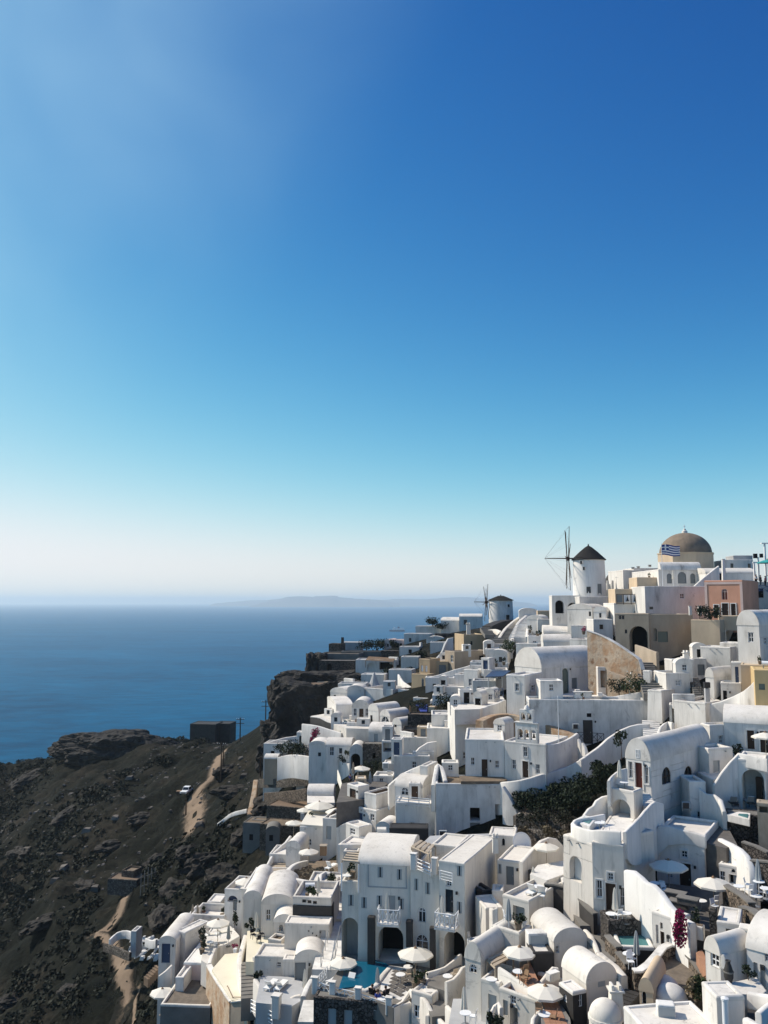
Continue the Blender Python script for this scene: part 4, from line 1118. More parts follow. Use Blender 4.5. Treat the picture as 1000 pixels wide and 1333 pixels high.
H('long shaded house wall with two tiny windows under the church terrace', (841,922,812,763), 140,-2, d=9, par=.9,
  ops=[('F', 888,776,6,7, 'w', 'glass'), ('F', 848,791.5,5,3.5, 'p', 'glass')])
ch = H('church with tan dome on a drum above white arched front', (858,918,765,741), 149,0, name='church', cat='church', d=16, top='flat', par=.2,
       ops=[('F', 871.5,753,6.5,13, 'D', 'door_grey'), ('F', 888,752,11,15, 'D', 'door_grey'), ('F', 902,753,6.5,13, 'D', 'door_grey')], sink=1)
root = ch['root']; org = ch['org']
c = W(893,735,157) - org; mpp = 157 / FPX / .99
MB().lathe([(36 * mpp, -2.5), (36 * mpp, 13 * mpp), (36.8 * mpp, 13.2 * mpp), (36.8 * mpp, 14.3 * mpp), (32 * mpp, 14.6 * mpp)], 8, c).build('drum', 'peach', root)
rd = 32.3 * mpp
do = MB().lathe([(rd, 14 * mpp)] + [(rd * math.cos(a), 14 * mpp + 27 * mpp * math.sin(a)) for a in [i * math.pi / 28 for i in range(1,14)]] + [(.001,41 * mpp)], 40, c).build('dome', 'dome_tan', root, smooth=True)
MB().lathe([(.55,0), (.5,.5), (.3,.62), (.22,.9), (.001,1.0)], 12, (c.x, c.y, c.z + 41 * mpp - .15)).build('lantern', 'white', do, smooth=40)
z0 = c.z + 41 * mpp + .8
MB().box(c.x - .04, c.y - .04, z0, c.x + .04, c.y + .04, z0 + .75).box(c.x - .2, c.y - .035, z0 + .42, c.x + .2, c.y + .035, z0 + .5).build('cross', 'white_paint', do)
# curved white parapet band over the church front
w_ = ch['w']
MB().add([(x, y, z) for x in (.4, w_ * .93) for (y, z) in [(-.15 + 1.5 * (1 - math.cos(t)), ch['h'] - .2 + 1.55 * math.sin(t)) for t in [i * math.pi / 12 for i in range(0,7)]] + [(1.6, ch['h'] - .2)]],
         [(i, i + 1,9 + i, 8 + i) for i in range(7)] + [tuple(range(8)), tuple(range(15,7,-1))]).build('porch_vault', 'white_worn', root, smooth=40)
# flag
p = W(863,764,146); root = thing('flag_pole', 'white pole flying the blue and white striped flag before the church', 'flag', p)
hpole = zat(p, 708) - p.z
MB().cyl((0,0,-.5), (0,0, hpole), .06,.04, n=8).build('pole', 'white_paint', root)
MB().lathe([(.001, hpole + .16), (.08, hpole + .08), (.001, hpole)], 8).build('finial', 'white_paint', root, smooth=True)
fw, fh = 3.2,1.85
def flagpt(u, v): return (.06 + u * fw, -.25 * math.sin(u * 5.5) * (0.25 + u) - .15 * u, hpole - .15 - v * fh - .18 * u + .10 * math.sin(u * 6 + v))
def flagpatch(u0, u1, v0, v1, mt, nm, dy=0):
    n = 10; mb = MB()
    vs = [flagpt(u0 + (u1 - u0) * i / n, v) for v in (v0, v1) for i in range(n + 1)]
    vs = [(x, y + dy, z) for x, y, z in vs] + [(x, y + dy + .015, z) for x, y, z in vs]
    k = n + 1
    fs = [(i, i + 1, k + i + 1, k + i) for i in range(n)] + [(2 * k + i + 1,2 * k + i, 3 * k + i, 3 * k + i + 1) for i in range(n)]
    mb.add(vs, fs).build(nm, mt, root, smooth=True)
for i in range(9): flagpatch(.37 if i < 5 else 0,1, i / 9, (i + 1) / 9, 'flag_blue' if i % 2 == 0 else 'white_paint', 'stripe')
flagpatch(0,.37,0,5 / 9, 'flag_blue', 'canton')
flagpatch(0,.37,2 / 9,3 / 9, 'white_paint', 'cross', -.02); flagpatch(.148,.222,0,5 / 9, 'white_paint', 'cross', -.035)
umbrella('closed umbrella on the terrace before the church doors', (876,742), 146.5, closed=True, hgt=3)
swall('parapet_wall', 'white parapet climbing diagonally beside the church front', 'wall', [(901,765,141), (917,751,142), (935,736.5,144)], 4.5,.4)
H('vaulted house with a dark doorway beside the church dome', (921,986,792,746), 144,-3, d=7, top='vx', rise=.9, ops=[('F', 938.5,751,9,13, 'h', 'dark')])
H('grey shaded box house above the vaulted house by the church', (945,981,748,728.5), 152,-3, d=6)
H('small grey hip block on the highest roof beside the church dome', (955,980,730,723), 154,-3, d=4, mat='grey_plaster', roof='grey_plaster', par=.15)
p = W(942.5,753,141); root = thing('pillar', 'slim white pillar beside the dark doorway', 'pillar', p)
MB().add([(x * k, y * k, z) for z, k in ((-1,.3), (3.2,.2)) for x, y in ((-1,-1), (1,-1), (1,1), (-1,1))], [(0,1,5,4), (1,2,6,5), (2,3,7,6), (3,0,4,7), (4,5,6,7)]).build('shaft', 'white_clean', root)
MB().box(-.24,-.24,3.2,.24,.24,3.3).build('cap', 'white_clean', root)
H('white cafe building at the end of the ridge beside the pink house', (981,1030,800,757), 138,-4, d=8, ops=[('F', 990,772,8,12, 'd', 'dark')])
fence('railing', 'blue metal railing on the terrace wall behind the pink house', 'railing', [(988,762,136), (1020,764,136)], 1.0, 'door_blue', 'cross', 1.2)
# cafe mast with loudspeakers and awning
p = W(988,752,137); root = thing('loudspeaker_mast', 'white frame of posts with loudspeakers above the ridge cafe', 'frame', p)
for x, z in ((0,3.4), (1.2,5.6), (-.7,2.5)): MB().box(x - .12,-.12,-.5, x + .12,.12, z).build('post', 'white_paint', root)
MB().box(-.9,-.1,2.4,2.6,.1,2.62).build('beam', 'white_paint', root); MB().box(.6,-.3,5.6,2.2,.3,5.75).build('beam', 'white_paint', root)
MB().box(-.75,-.35,3.2,-.2,.1,3.95).build('loudspeaker', 'black_cloth', root); MB().box(.3,-.3,3.3,.75,.1,3.95).build('loudspeaker', 'black_cloth', root)
umbrella('teal umbrella on the ridge cafe terrace', (999,728), 135,1.6, mat='teal_cloth')
for i, px in enumerate((984,990,996)): person(['person in a white shirt standing on the ridge cafe terrace', 'person in a dark shirt standing on the ridge cafe terrace', 'person in a red top standing on the ridge cafe terrace'][i], (px, 748 + i), D=136.5, rz=40 * i, shirt=['white_paint', 'black_cloth', 'red_cloth'][i])

# pink house and the bastions under it
pk = H('pink cubic house with three dark doors and an arched niche', (919,968.5,806,755), 128,-38, name='pink_house', xd=989, mat='pink', roof='pink', par=.2,
  ops=[('F', 943.5,773.5,8,14, 'a', 'wood_red', dict(fmat='pale_pink')), ('F', 933,795,6,15, 'd', 'wood_dark', dict(surround=.14)), ('F', 944.3,794,8,17, 'd', 'wood_dark', dict(surround=.14)), ('F', 955,794,6,16, 'd', 'wood_dark', dict(surround=.14))])
w_, h_ = pk['w'], pk['h']
MB().box(.0,-.07, h_ - .62, w_, -.005, h_ - .26).box(.0,-.07,-2,.38,-.005, h_ - .63).box(w_ - .38,-.07,-2, w_, -.005, h_ - .63).build('border', 'pale_pink', pk['root'])
H('cream bastion wall below the pink house terrace', (901,938.5,850,807), 121,-33, name='bastion', cat='wall', xd=968, mat='peach', roof='concrete', par=.25, sink=4)
H('raised beige corner of the bastion beside the pink house', (936,967,812,801.5), 123,-20, name='bastion', cat='wall', d=3, mat='peach', roof='peach', par=.1, sink=1)
bush('dark shrub mass on the terrace before the pink house', (925,806), 1.6,1.5, D=122.5, mat='leaf_dark', n=700, lr=.14)
bush('low dark hedge growing beside the white gate posts near the pink house', (911,803), 1.1,1.3, D=123.5, mat='leaf_dark', n=400, lr=.13)
for px in (899,911): box_thing('gate_post', 'white gate post on the terrace before the pink house', 'post', (px, 801), (.4,.4,1.3), D=125, mat='white', parts=[('cap', -.25,-.25,1.3,.25,.25,1.4, 'white')], group='white gate posts by the pink house')
# tan portal building
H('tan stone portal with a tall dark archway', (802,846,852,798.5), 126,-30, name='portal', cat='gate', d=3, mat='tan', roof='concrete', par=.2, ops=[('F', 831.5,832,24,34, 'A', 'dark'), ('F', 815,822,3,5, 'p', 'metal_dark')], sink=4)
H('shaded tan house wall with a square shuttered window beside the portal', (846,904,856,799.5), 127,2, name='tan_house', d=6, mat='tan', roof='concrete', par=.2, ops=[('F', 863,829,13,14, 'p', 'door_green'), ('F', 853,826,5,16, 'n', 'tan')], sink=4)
for px in (807.3,811.2): box_thing('lantern', 'dark wall lantern on the tan portal', 'lamp', (px, 806), (.3,.3,.5), D=124.6, mat='metal_dark', parts=[('cap', -.2,-.2,.5,.2,.2,.56, 'metal_dark'), ('bracket', -.03,0,.2,.03,.8,.26, 'metal_dark')], group='lanterns on the tan portal')
swall('ruined_wall', 'crumbling brown wall with a worn white sloping top', 'wall', [(765,821,119.5), (785,828,118), (805,839,116), (822,850.5,114.5), (833,859,113.5), (837,872,113)], [10,9.5,8.5,7,6,5], .55, 'ruin', cap='white_worn')
swall('tan_wall', 'low tan wall dropping from the portal beside the dark steps', 'wall', [(828,839,122), (843,844,119), (856,849,116)], 4.5,.4, 'tan')
stairs('path_steps', 'dark stone steps between the tan wall and the ruined wall', (852,905,106), (838,862,118), 2.6,14, 'concrete')
H('slim white pier at the foot of the ruined wall', (838,847,905,873), 110,-40, name='pier', cat='pier', d=.8, par=.05)
swall('rubble_wall', 'broken brown masonry under the ruined wall', 'wall', [(792,872,115), (812,880,113.5), (836,882,112)], 4,.8, 'ruin')
H('dark recess house at the foot of the ruined wall with a black doorway', (779,800,897,868), 117.5,0, d=3, ops=[('F', 786,884,8,22, 'h', 'dark')])
bush('green bush with pale blossoms below the ruined wall', (828,905), 1.9,2.0, D=110.5, n=900, lr=.14, petal='petal_white', np_=60)
bush('dark bush in the walled court beside the vaulted house', (806,904), 1.5,1.6, D=112, n=600, lr=.13, mat='leaf_dark')

# white buttresses and the house with the tall rounded gable
H('bright white buttress wall slanting below the cream bastion', (913,952,878,842.5), 113,-38, name='buttress', cat='wall', d=4, par=.12)
H('white block stepping above the slanting buttress', (938,962,860,836.5), 115,-38, name='buttress', cat='wall', d=3, par=.12)
H('white house with tall rounded gable below the pink house', (962,991,872,814), 100,-46, xd=1045, top='vy', rise=1.75, ops=[('F', 977.5,829.5,7,13, 'w', 'glass'), ('R', 996.5,834,4,9.5, 'w', 'glass')])
H('peach block under the rounded white gable', (966,1010,905,866), 97,-25, name='peach_house', d=4, mat='peach', roof='peach', par=.1)
H('yellow ochre house corner with a small shuttered window', (985,1040,940,873), 91,-20, name='yellow_house', d=6, mat='yellow', roof='yellow', par=.1, ops=[('F', 992,894,8,8, 'p', 'door_green')])
# ------------------------------------------------------------------ terraces right of the footpath
H('shaded white cube with a small chimney below the tan wall', (876,905,890,858.5), 112,6, xd=866, ops=[('F', 886.5,866,4,3, 'p', 'dark')])
chimney('short white chimney on the cube below the tan wall', (893,857), 113.5,.7,.7)
H('white cube with a bluish window beside the black stair railing', (868.5,899.5,918,876), 107,4, d=4, par=.8, ops=[('F', 883,889,7.5,8, 'w', 'shutter')])
H('white house with grey double door at the head of the black railing', (902,921,890,857), 114,2, d=4, ops=[('F', 913,872,9,14, 'd', 'door_grey')])
stairs('side_steps', 'narrow steps with black railing between two white cubes', (913,913,102), (903,882,110), 1.1,12, 'concrete')
fence('railing', 'black stair railing beside the white cube', 'railing', [(899,880,108.5), (916,898,103), (917,903,102)], 1.1, 'metal_dark', 'bars', 1.0)
H('white vault with shaded long side above the curved buttress', (920,931,922,882), 103,-50, xd=958, top='vy', rise=1.1, ops=[('R', 928,900,5,12, 'w', 'glass')])
H('white stepped block in front of the small vault', (939,966,915,889), 100.5,-25, d=3, ops=[('F', 944,906,5,14, 'd', 'dark')])
H('tall white slab with a blue doorway by the peach block', (953,967,900,862), 101.5,-25, d=2, ops=[('F', 959.5,880,4.5,24, 'd', 'door_navy')])
box_thing('meter_box', 'dark metal box on a grey post beside the steps', 'box', (921,915), (.55,.5,1.7), D=99.5, mat='grey_plaster', parts=[('box', -.32,-.3,1.75,.32,.3,2.4, 'metal_dark')])
swall('curved_buttress', 'shaded white buttress wall curving up to the yellow house', 'wall', [(921,917,97), (938,913,96.5), (955,906,96), (968,899.5,95), (978,892,94.5), (984.5,885,94)], [3,3.4,4,4.4,5,5.4], .5, 'white')
H('bright sunlit wall-house beside the footpath with one slit window', (879,920.5,972,915), 96,-50, xd=984, par=.4, ops=[('F', 910,952,5,16, 'w', 'wood_dark')])
H('white porch shelter at the bend of the footpath', (872,890,945,918), 101,-20, d=2.5, ops=[('F', 881,932,12,22, 'h', 'white_worn')])
swall('curved_parapet', 'white curved parapet around the steps beside the footpath', 'wall', [(857,958,97), (860,946,98), (870,939,99), (876,941,98)], 1.8,.35)
stairs('path_steps', 'whitewashed steps climbing between curved parapets', (850,962,96), (847,938,104), 2.0,9, 'white_worn')
slab('terrace_floor', [(855,958), (898,956), (900,966), (852,968)], W(870,962,95).z, .4, 'roof_white', structure=1)
H('white cube with one lit face before the domed terrace house', (925.5,957,985,943.5), 88,16, xd=913.5, par=.5)
H('white terrace house with low vault and brown doors behind an umbrella', (944,1040,992,945), 85.5,-25, d=7, top='vx', rise=1.35,
  ops=[('F', 977.5,963,9,24, 'd', 'wood_dark', dict(surround=.14)), ('F', 995,968,10,32, 'd', 'wood_dark', dict(surround=.14))])
umbrella('cream umbrella before the brown doors of the low vault', (996,953), 80,1.25)
bush('dark potted shrub beside the white cube', (960,983), .7,.9, D=86, mat='leaf_dark', n=260)
H('white block with sloped lit side next to the rounded cave house', (924.5,956,1030,974.5), 83.5,16, xd=903.5, par=.3, ops=[('F', 933,1000,8,20, 'p', 'shutter')])
# big arches with deck chairs
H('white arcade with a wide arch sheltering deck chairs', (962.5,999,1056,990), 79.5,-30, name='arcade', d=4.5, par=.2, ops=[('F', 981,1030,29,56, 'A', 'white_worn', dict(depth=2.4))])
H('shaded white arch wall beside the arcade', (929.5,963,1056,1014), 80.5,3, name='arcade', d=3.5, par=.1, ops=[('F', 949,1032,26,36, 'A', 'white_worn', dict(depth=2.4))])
swall('gable_parapet', 'white stair parapet climbing to the peak above the arcade', 'wall', [(928.5,1022,79.8), (938,1007,80.2), (950,992,80.6), (961.5,980,81)], 4,.3, smooth=0)
swall('gable_parapet', 'white parapet falling from the peak along the arcade top', 'wall', [(961.5,980,81), (980,984,80), (999,988.5,79)], 1.2,.3, smooth=0)
for px in (953,975): lounger('dark framed deck chair under the white arcade', (px, 1043), 175, D=80.2, mat='shutter', frame='metal_dark', up=55, group='deck chairs under the arcade')
H('dark doorway block inside the arcade', (985,993,1045,1012), 81,-30, name='door_panel', cat='door', d=.3, par=.05, mat='wood_dark', roof='wood_dark')
slab('plunge_pool', [(945,1060), (962,1056.5), (977,1058.5), (976,1067)], W(960,1060,76).z, .6, 'white', 'small triangular white plunge pool rim above the dark stone wall', 'pool')
slab('pool_water', [(962,1059), (974,1059.5), (973,1064), (961,1060.5)], W(960,1060,76).z + .06,.1, 'water_jacuzzi', structure=1)
H('dark rubble retaining wall under the triangular plunge pool', (946,1050,1105,1066), 74.5,-18, name='stone_wall', cat='wall', d=2, mat='stone_dark', roof='concrete', par=.05)
H('ochre wooden bench shelter on the stone terrace', (986,1020,1064,1047), 73,-25, name='bench_shelter', cat='shelter', d=1.2, mat='wood_pale', roof='wood_pale', par=.05, ops=[('F', 994,1054,11,8, 'h', 'earth', dict(depth=.6))])
slab('terrace_floor', [(876,1078), (940,1062), (960,1100), (945,1104), (880,1088)], W(910,1080,76).z, 3, 'flagstone', structure=1)

# the cave house with the red door (focal house)
H('white cave house with rounded gable, red door and two arched side windows', (816,848.5,1036,991), 78,-45, xd=926, top='vy', rise=1.85, sink=7,
  ops=[('F', 830.5,981,5,11, 'w', 'glass', dict(gable=1)), ('F', 821.3,1002,5,21, 'w', 'glass', dict(surround=.12)), ('F', 832,1010.5,9,35, 'd', 'wood_red', dict(surround=.14)), ('F', 841.8,1009.5,5,21, 'w', 'glass', dict(surround=.12)),
       ('R', 867.5,1009.5,11.5,22, 'a', 'glass', dict(fmat='wood_dark')), ('R', 896,1008,10.5,21.5, 'a', 'glass', dict(fmat='wood_dark')), ('R', 897.5,1034,5,18, 'p', 'shutter')])
H('white stair house with shaded face and dark window below the cave house', (899.5,921,1078,1017), 79.5,-2, d=3, par=.3, ops=[('F', 912,1064,8,16, 'w', 'glass')])
swall('stair_wall', 'white stair wall with curved tip descending to the flagged court', 'wall', [(911,1026,79), (920,1033,78.5), (930,1034,78), (939,1041,77), (943,1056,76)], [3,4,4.6,4.2,2.5], .35)
ac_unit('small dark air conditioner on the side of the cave house', (894,1053), 79,-10)
# terrace block with the arch
H('white terrace block with a tall arched opening below the red door', (792,827,1092,1030), 73,-42, xd=838.5, par=.9, ops=[('F', 809.5,1066,23,50, 'A', 'white_worn', dict(depth=1.4))], name='terrace_block', cat='terrace')
swall('curved_parapet', 'white curved parapet around the cafe table before the red door', 'wall', [(792.5,1016,74), (798,1009,75.5), (808,1002,77), (815,1000,78)], 2.2,.3)
umbrella('closed umbrella on the small terrace before the red door', (806,989), 75.5, closed=True, hgt=2.8)
round_table('white round table beside the closed umbrella before the red door', (813,1018), D=75)
stairs('terrace_steps', 'white steps beside the red door terrace', (846,1050,74), (838,1033,77.5), 1.1,6, 'white')
swall('curved_parapet', 'scalloped white wall sweeping from the jacuzzi up to the arched block', 'wall', [(760,1061,73.5), (766,1053,74), (772,1049,74.3), (776,1042,74.6), (784,1037,75), (793,1035,75.2)], [.8,1.6,2,2.6,3.2,3.4], .32)
# rounded lower house
J1 = H('rounded white house flank with a blue shaded niche under the jacuzzi', (735.5,774,1196,1098), 66.6,-58, d=7, par=.02, taper=.02, roof='white', ops=[('F', 750,1131,15,32, 'n', 'white')])
J2 = H('white house with three trimmed openings and a tall dark door below the jacuzzi', (773,814.5,1192,1100), 65.4,-24, xd=858, par=.02, roof='white',
  ops=[('F', 780.5,1157,7,22, 'w', 'glass', dict(surround=.13)), ('F', 795,1141,7,9, 'w', 'glass', dict(surround=.13)), ('F', 795.5,1169,13,38, 'd', 'wood_dark', dict(surround=.1)), ('F', 811,1167.5,6.5,24, 'w', 'glass', dict(surround=.1)),
       ('R', 835,1130,15,22, 'n', 'white')])
swall('curved_parapet', 'white front parapet running along the jacuzzi terrace edge', 'wall', [J1['pt'](.17,4.5, J1['h'] + 1.0), J1['pt'](.17,1.2, J1['h'] + .95), J1['pt'](1.2,.17, J1['h'] + .9), J1['pt'](J1['w'] - .3,.17, J1['h'] + .9), J2['pt'](.6,.17, J2['h'] + .9), J2['pt'](J2['w'] - .17,.17, J2['h'] + .95)], 1.1,.32)
zf = J2['org'].z + J2['h'] + .02; zj = zf + .5
slab('jacuzzi', [(746,1068), (761,1061), (777,1065), (768,1076)], zj, .55, 'white_clean', 'small white jacuzzi with teal water on the rounded terrace', 'jacuzzi')
slab('pool_water', [(752,1067), (761,1063), (772,1066), (767,1072)], zj + .03,.1, 'water_jacuzzi', structure=1)
round_table('white round table on the rounded jacuzzi terrace', (781,1083), z=zf)
chair('white chair beside the table on the jacuzzi terrace', (789,1083), 120, z=zf)
swall('stair_wall', 'white stair wall curving up from the rounded house to the red door terrace', 'wall', [(813.5,1083,66), (823,1073,68), (833,1063,70), (842,1052,72), (852,1043.5,73.5), (862,1046,74)], [2,3,3.5,3.5,4.5,5], .32)
umbrella('closed white umbrella by the tall dark door below the jacuzzi', (800,1155), 63.5, closed=True, hgt=2.6)
slab('terrace_floor', [(783,1190), (832,1188), (840,1200), (793,1199)], W(805,1192,64).z, 3, 'flagstone', structure=1)
round_table('white table on the stone terrace below the tall dark door', (796,1189), D=63.4)
round_table('second white table at the edge of the stone terrace', (815,1188), D=62.8)
chair('white chair between the two tables on the stone terrace', (805,1190), 200, D=63)
# bright curved retaining wall and court with two umbrellas
swall('retaining_wall', 'bright white curved retaining wall below the two open umbrellas', 'wall', [(815,1132,64.5), (826,1134,63.8), (836,1142,63), (842,1148,62.4), (852,1152,61.8), (862,1162,61), (873,1178,60), (886,1192,58.8), (902,1202,57.4)], [6,6.5,7,7,6.5,6,5,4,3], .5, 'white_clean')
H('white basement front with slit openings under the curved retaining wall', (850,884,1240,1196), 59.2,-52, d=1.5, par=.05, ops=[('F', 855.5,1216,3,24, 'w', 'glass'), ('F', 861,1205,3,8, 'w', 'glass'), ('F', 862.5,1225,5,24, 'd', 'wood_dark'), ('F', 870,1228,4,20, 'w', 'glass')])
H('white house front with trimmed window behind the open umbrellas', (856,919.5,1162,1090), 71.5,-32, xd=938, par=.3, ops=[('F', 891,1112,8,9, 'w', 'glass', dict(surround=.14)), ('F', 892.5,1144,15,40, 'd', 'wood_dark', dict(surround=.12)), ('F', 869.5,1121,11,7, 'w', 'glass'), ('F', 872,1140,8,5, 'w', 'glass')])
swall('curved_parapet', 'rounded white shoulder at the end of the house behind the umbrellas', 'wall', [(848,1094,73.5), (852,1083,73.6), (858,1075,73.4), (870,1075,73), (890,1080,72.5), (919,1088,71.6)], [3,3,2,1.2,1,1], .45)
swall('curved_wall', 'sunlit white wall curving down beside the stone terraces', 'wall', [(938,1091,72.5), (952,1098,70.8), (964,1105,69.2), (973,1114,68.2), (979,1128,67.4), (981,1146,67)], [5,5,4.8,4.4,3.2,2], .5, 'white_clean')
H('white lean-to with three dark openings below the sunlit curved wall', (937,963,1160,1128), 69.4,-38, d=1.0, par=.05, ops=[('F', 940.5,1141,7,14, 'w', 'glass'), ('F', 954.5,1132,5.5,8, 'a', 'glass'), ('F', 955,1145,12,12, 'h', 'dark', dict(depth=.5))])
zc = W(880,1170,66).z
slab('court_floor', [(842,1150), (870,1150), (935,1158), (990,1160), (990,1185), (935,1215), (905,1208)], zc - .25,3, 'flagstone', structure=1)
umbrella('open cream umbrella beside the tall dark door of the flagged court', (870,1119), 68.5,1.5)
umbrella('open cream umbrella over the middle of the flagged court', (928.5,1142), 65,1.42)
umbrella('closed grey umbrella by the stone terrace tables', (986,1118), 63, closed=True, mat='shutter', hgt=2.9)
round_table('white table beside the umbrella near the curved retaining wall', (853,1149), D=66)
chair('white chair near the curved retaining wall table', (863,1153), 150, D=66)
chair('second white chair with its back to the curved retaining wall', (866,1158), 20, D=65.4)
round_table('white table in the shade of the middle court umbrella', (913,1172), D=64.5)
chair('white chair under the middle court umbrella', (930,1172), 200, D=63.8); chair('white chair at the foot of the middle court umbrella', (931,1179), 30, D=63)
for i, (px, py) in enumerate([(962,1153), (988,1147), (985,1166), (997,1156)]): round_table(['white table next to the dark lean-to openings', 'white table below the closed grey umbrella', 'white table at the edge of the stone terrace wall', 'white table at the outer stone terrace'][i], (px, py), D=63.5 - i * .7)
for i, (px, py, rz) in enumerate([(974,1151,60), (975,1158,200), (999,1162,100)]): chair(['white armchair beside the lean-to table', 'white armchair with its back to the dark stone pillar', 'white armchair at the outer stone terrace'][i], (px, py), rz, D=63 - i * .4)
for i, (a_, b_, c_) in enumerate([((880,1170), (890,1176), 0), ((885,1182), (893,1190), 1), ((896,1178), (905,1184), 2)]):
    box_thing('stone_bench', ['low stone bench along the flagged court steps', 'stone step block beside the curved retaining wall', 'square stone planter on the flagged court'][i], 'bench', a_, (1.4,.7,.45), D=63.5 - i, rz=-35, mat='flagstone', parts=[('top', -.75,-.4,.45,.75,.4,.52, 'concrete')])
swall('stone_wall', 'rubble terrace wall with smooth coping beside the middle court umbrella', 'wall', [(944,1152,64.5), (962,1163,62), (979,1176,59.6)], 3,.45, 'stone_brown', cap='concrete')
swall('stone_wall', 'lower rubble wall stepping down to the white basement box', 'wall', [(965,1180,59), (978,1184,58), (992,1196,56), (1010,1206,54.5)], 3,.45, 'stone_brown', cap='concrete')
swall('stone_wall', 'upper rubble wall above the dark court at the yellow shelter', 'wall', [(967,1096,72), (985,1102,71), (1000,1110,70)], 2.5,.4, 'stone_dark', cap='concrete')
swall('stone_wall', 'dark rubble wall behind the outer terrace tables', 'wall', [(978,1120,68), (1000,1122,67), (1020,1128,66)], 3,.4, 'stone_dark', cap='concrete')
# ------------------------------------------------------------------ chapel, long wall and the terraces around them
H('large white barrel vault with lit rounded end and green arched door', (671,706,910,870), 119,-56, xd=779, top='vy', rise=2.75,
  ops=[('R', 736,888,8,36, 'D', 'door_green', dict(surround=.25)), ('R', 748,889.5,7,14, 'p', 'door_grey')])
H('white cubic house with two small windows before the barrel vault', (660,684,934,879), 112,-33, xd=706.5, par=.25, ops=[('F', 673,894.5,5,10, 'w', 'glass', dict(surround=.12)), ('R', 693.5,895.5,5,7.5, 'w', 'glass', dict(surround=.12))])
H('low white box with blank front beside the two-window cube', (704,733.5,912,886), 110,0, d=3, par=.15)
H('long weathered white wall-house with a black door', (690,846,972,911.5), 107,-4, d=4, mat='white_worn', par=.3, ops=[('F', 765.5,953,12.5,31, 'd', 'metal_dark'), ('F', 767,931,6,5, 'p', 'dark')])
ac_unit('grey air conditioner beside the black door of the long wall', (750,949), 106.6,-4)
fence('railing', 'black lattice railing before the black door', 'railing', [(752,953,105), (786,955,105)], 1.1, 'metal_dark', 'cross', .8)
H('sunlit white buttress at the end of the long wall', (845,863,955,899), 104.5,-45, name='buttress', cat='wall', d=3.5, par=.1, taper=.05)
swall('curved_parapet', 'white scalloped parapet of the court behind the long wall', 'wall', [(784,903,112), (792,907,111.6), (802,906,111.2), (820,903,110.5), (845,899,110)], 3,.35)
slab('court_floor', [(700,909), (780,895), (845,897), (846,911), (700,910)], W(780,905,111).z - .8,1.5, 'roof_white', structure=1)
box_thing('stone_table', 'long white stone table in the court behind the long wall', 'table', (759,909), (2.2,.7,.75), D=110, rz=-4, mat='white', parts=[('slab', -1.3,-.45,.76,1.3,.45,.88, 'white')])
for i, (px, py) in enumerate([(752,903), (781,907)]): box_thing('stone_stool', ['white plaster bench beside the green door', 'small white stool by the scalloped parapet'][i], 'stool', (px, py), (.6,.6,.45), D=111, mat='white', parts=[('seat', -.33,-.33,.46,.33,.33,.52, 'white')])
# gate in the road wall
for i, (a_, b_) in enumerate([((753.5,962,101), (758,978,100)), ((759,967,100), (764,979,99.2))]): swall('gate_wing', ['white gate wing with a curled top near the chapel', 'smooth white gate wing joined to the long parapet'][i], 'gate', [(a_[0], a_[1], a_[2]), ((a_[0] + b_[0]) / 2 + .5, (a_[1] + b_[1]) / 2 - 1, (a_[2] + b_[2]) / 2), b_], 3.0,.4)
swall('road_parapet', 'long white parapet winding from the chapel forecourt to the footpath', 'wall',
      [(646,1019,98), (655,1018,97), (664,1017.5,96.5), (676,1015.5,96.2), (690,1012,96.2), (705,1008,96.6), (720,1004,97.4), (737,998.5,98.2), (748,993,97.9), (757,988,97.6)], 3.6,.4)
swall('road_parapet', 'white parapet climbing from the gate to the footpath bend', 'wall', [(755,989,97.5), (768,980,98.2), (780,971,99), (795,958.5,100), (808,950,100.4), (820,945,100.6), (832,942.5,100.6), (846,942,100.4)], [3.5,3.5,4,4.5,5,5,4.5,4], .42)
slab('forecourt', [(598,1010), (650,1008), (660,1015), (655,1017), (600,1017)], W(625,1015,98).z, .3, 'earth', structure=1)
# chapel
cp = H('chapel side wing with brown door between two windows', (606,657.5,1015,963), 99.5,-7, name='chapel_wing', cat='chapel', d=9, par=.2, ops=[('F', 615.5,991,5,10, 'w', 'glass'), ('F', 631,1001,7.5,25, 'd', 'wood_dark'), ('F', 647.2,995,5.3,10, 'w', 'glass')])
cp = H('white chapel front with brown door under a two-tier bell gable', (657.5,711.5,1016,969), 96.5,-33, name='chapel', cat='chapel', d=7, par=.2, ops=[('F', 669,995,5,12.5, 'w', 'glass'), ('F', 684.3,1001.5,7.5,21, 'd', 'wood_dark', dict(surround=.1)), ('F', 684,978.5,5,12.5, 'w', 'glass', dict(surround=.1)), ('F', 700,1001,5.5,12.5, 'w', 'glass')])
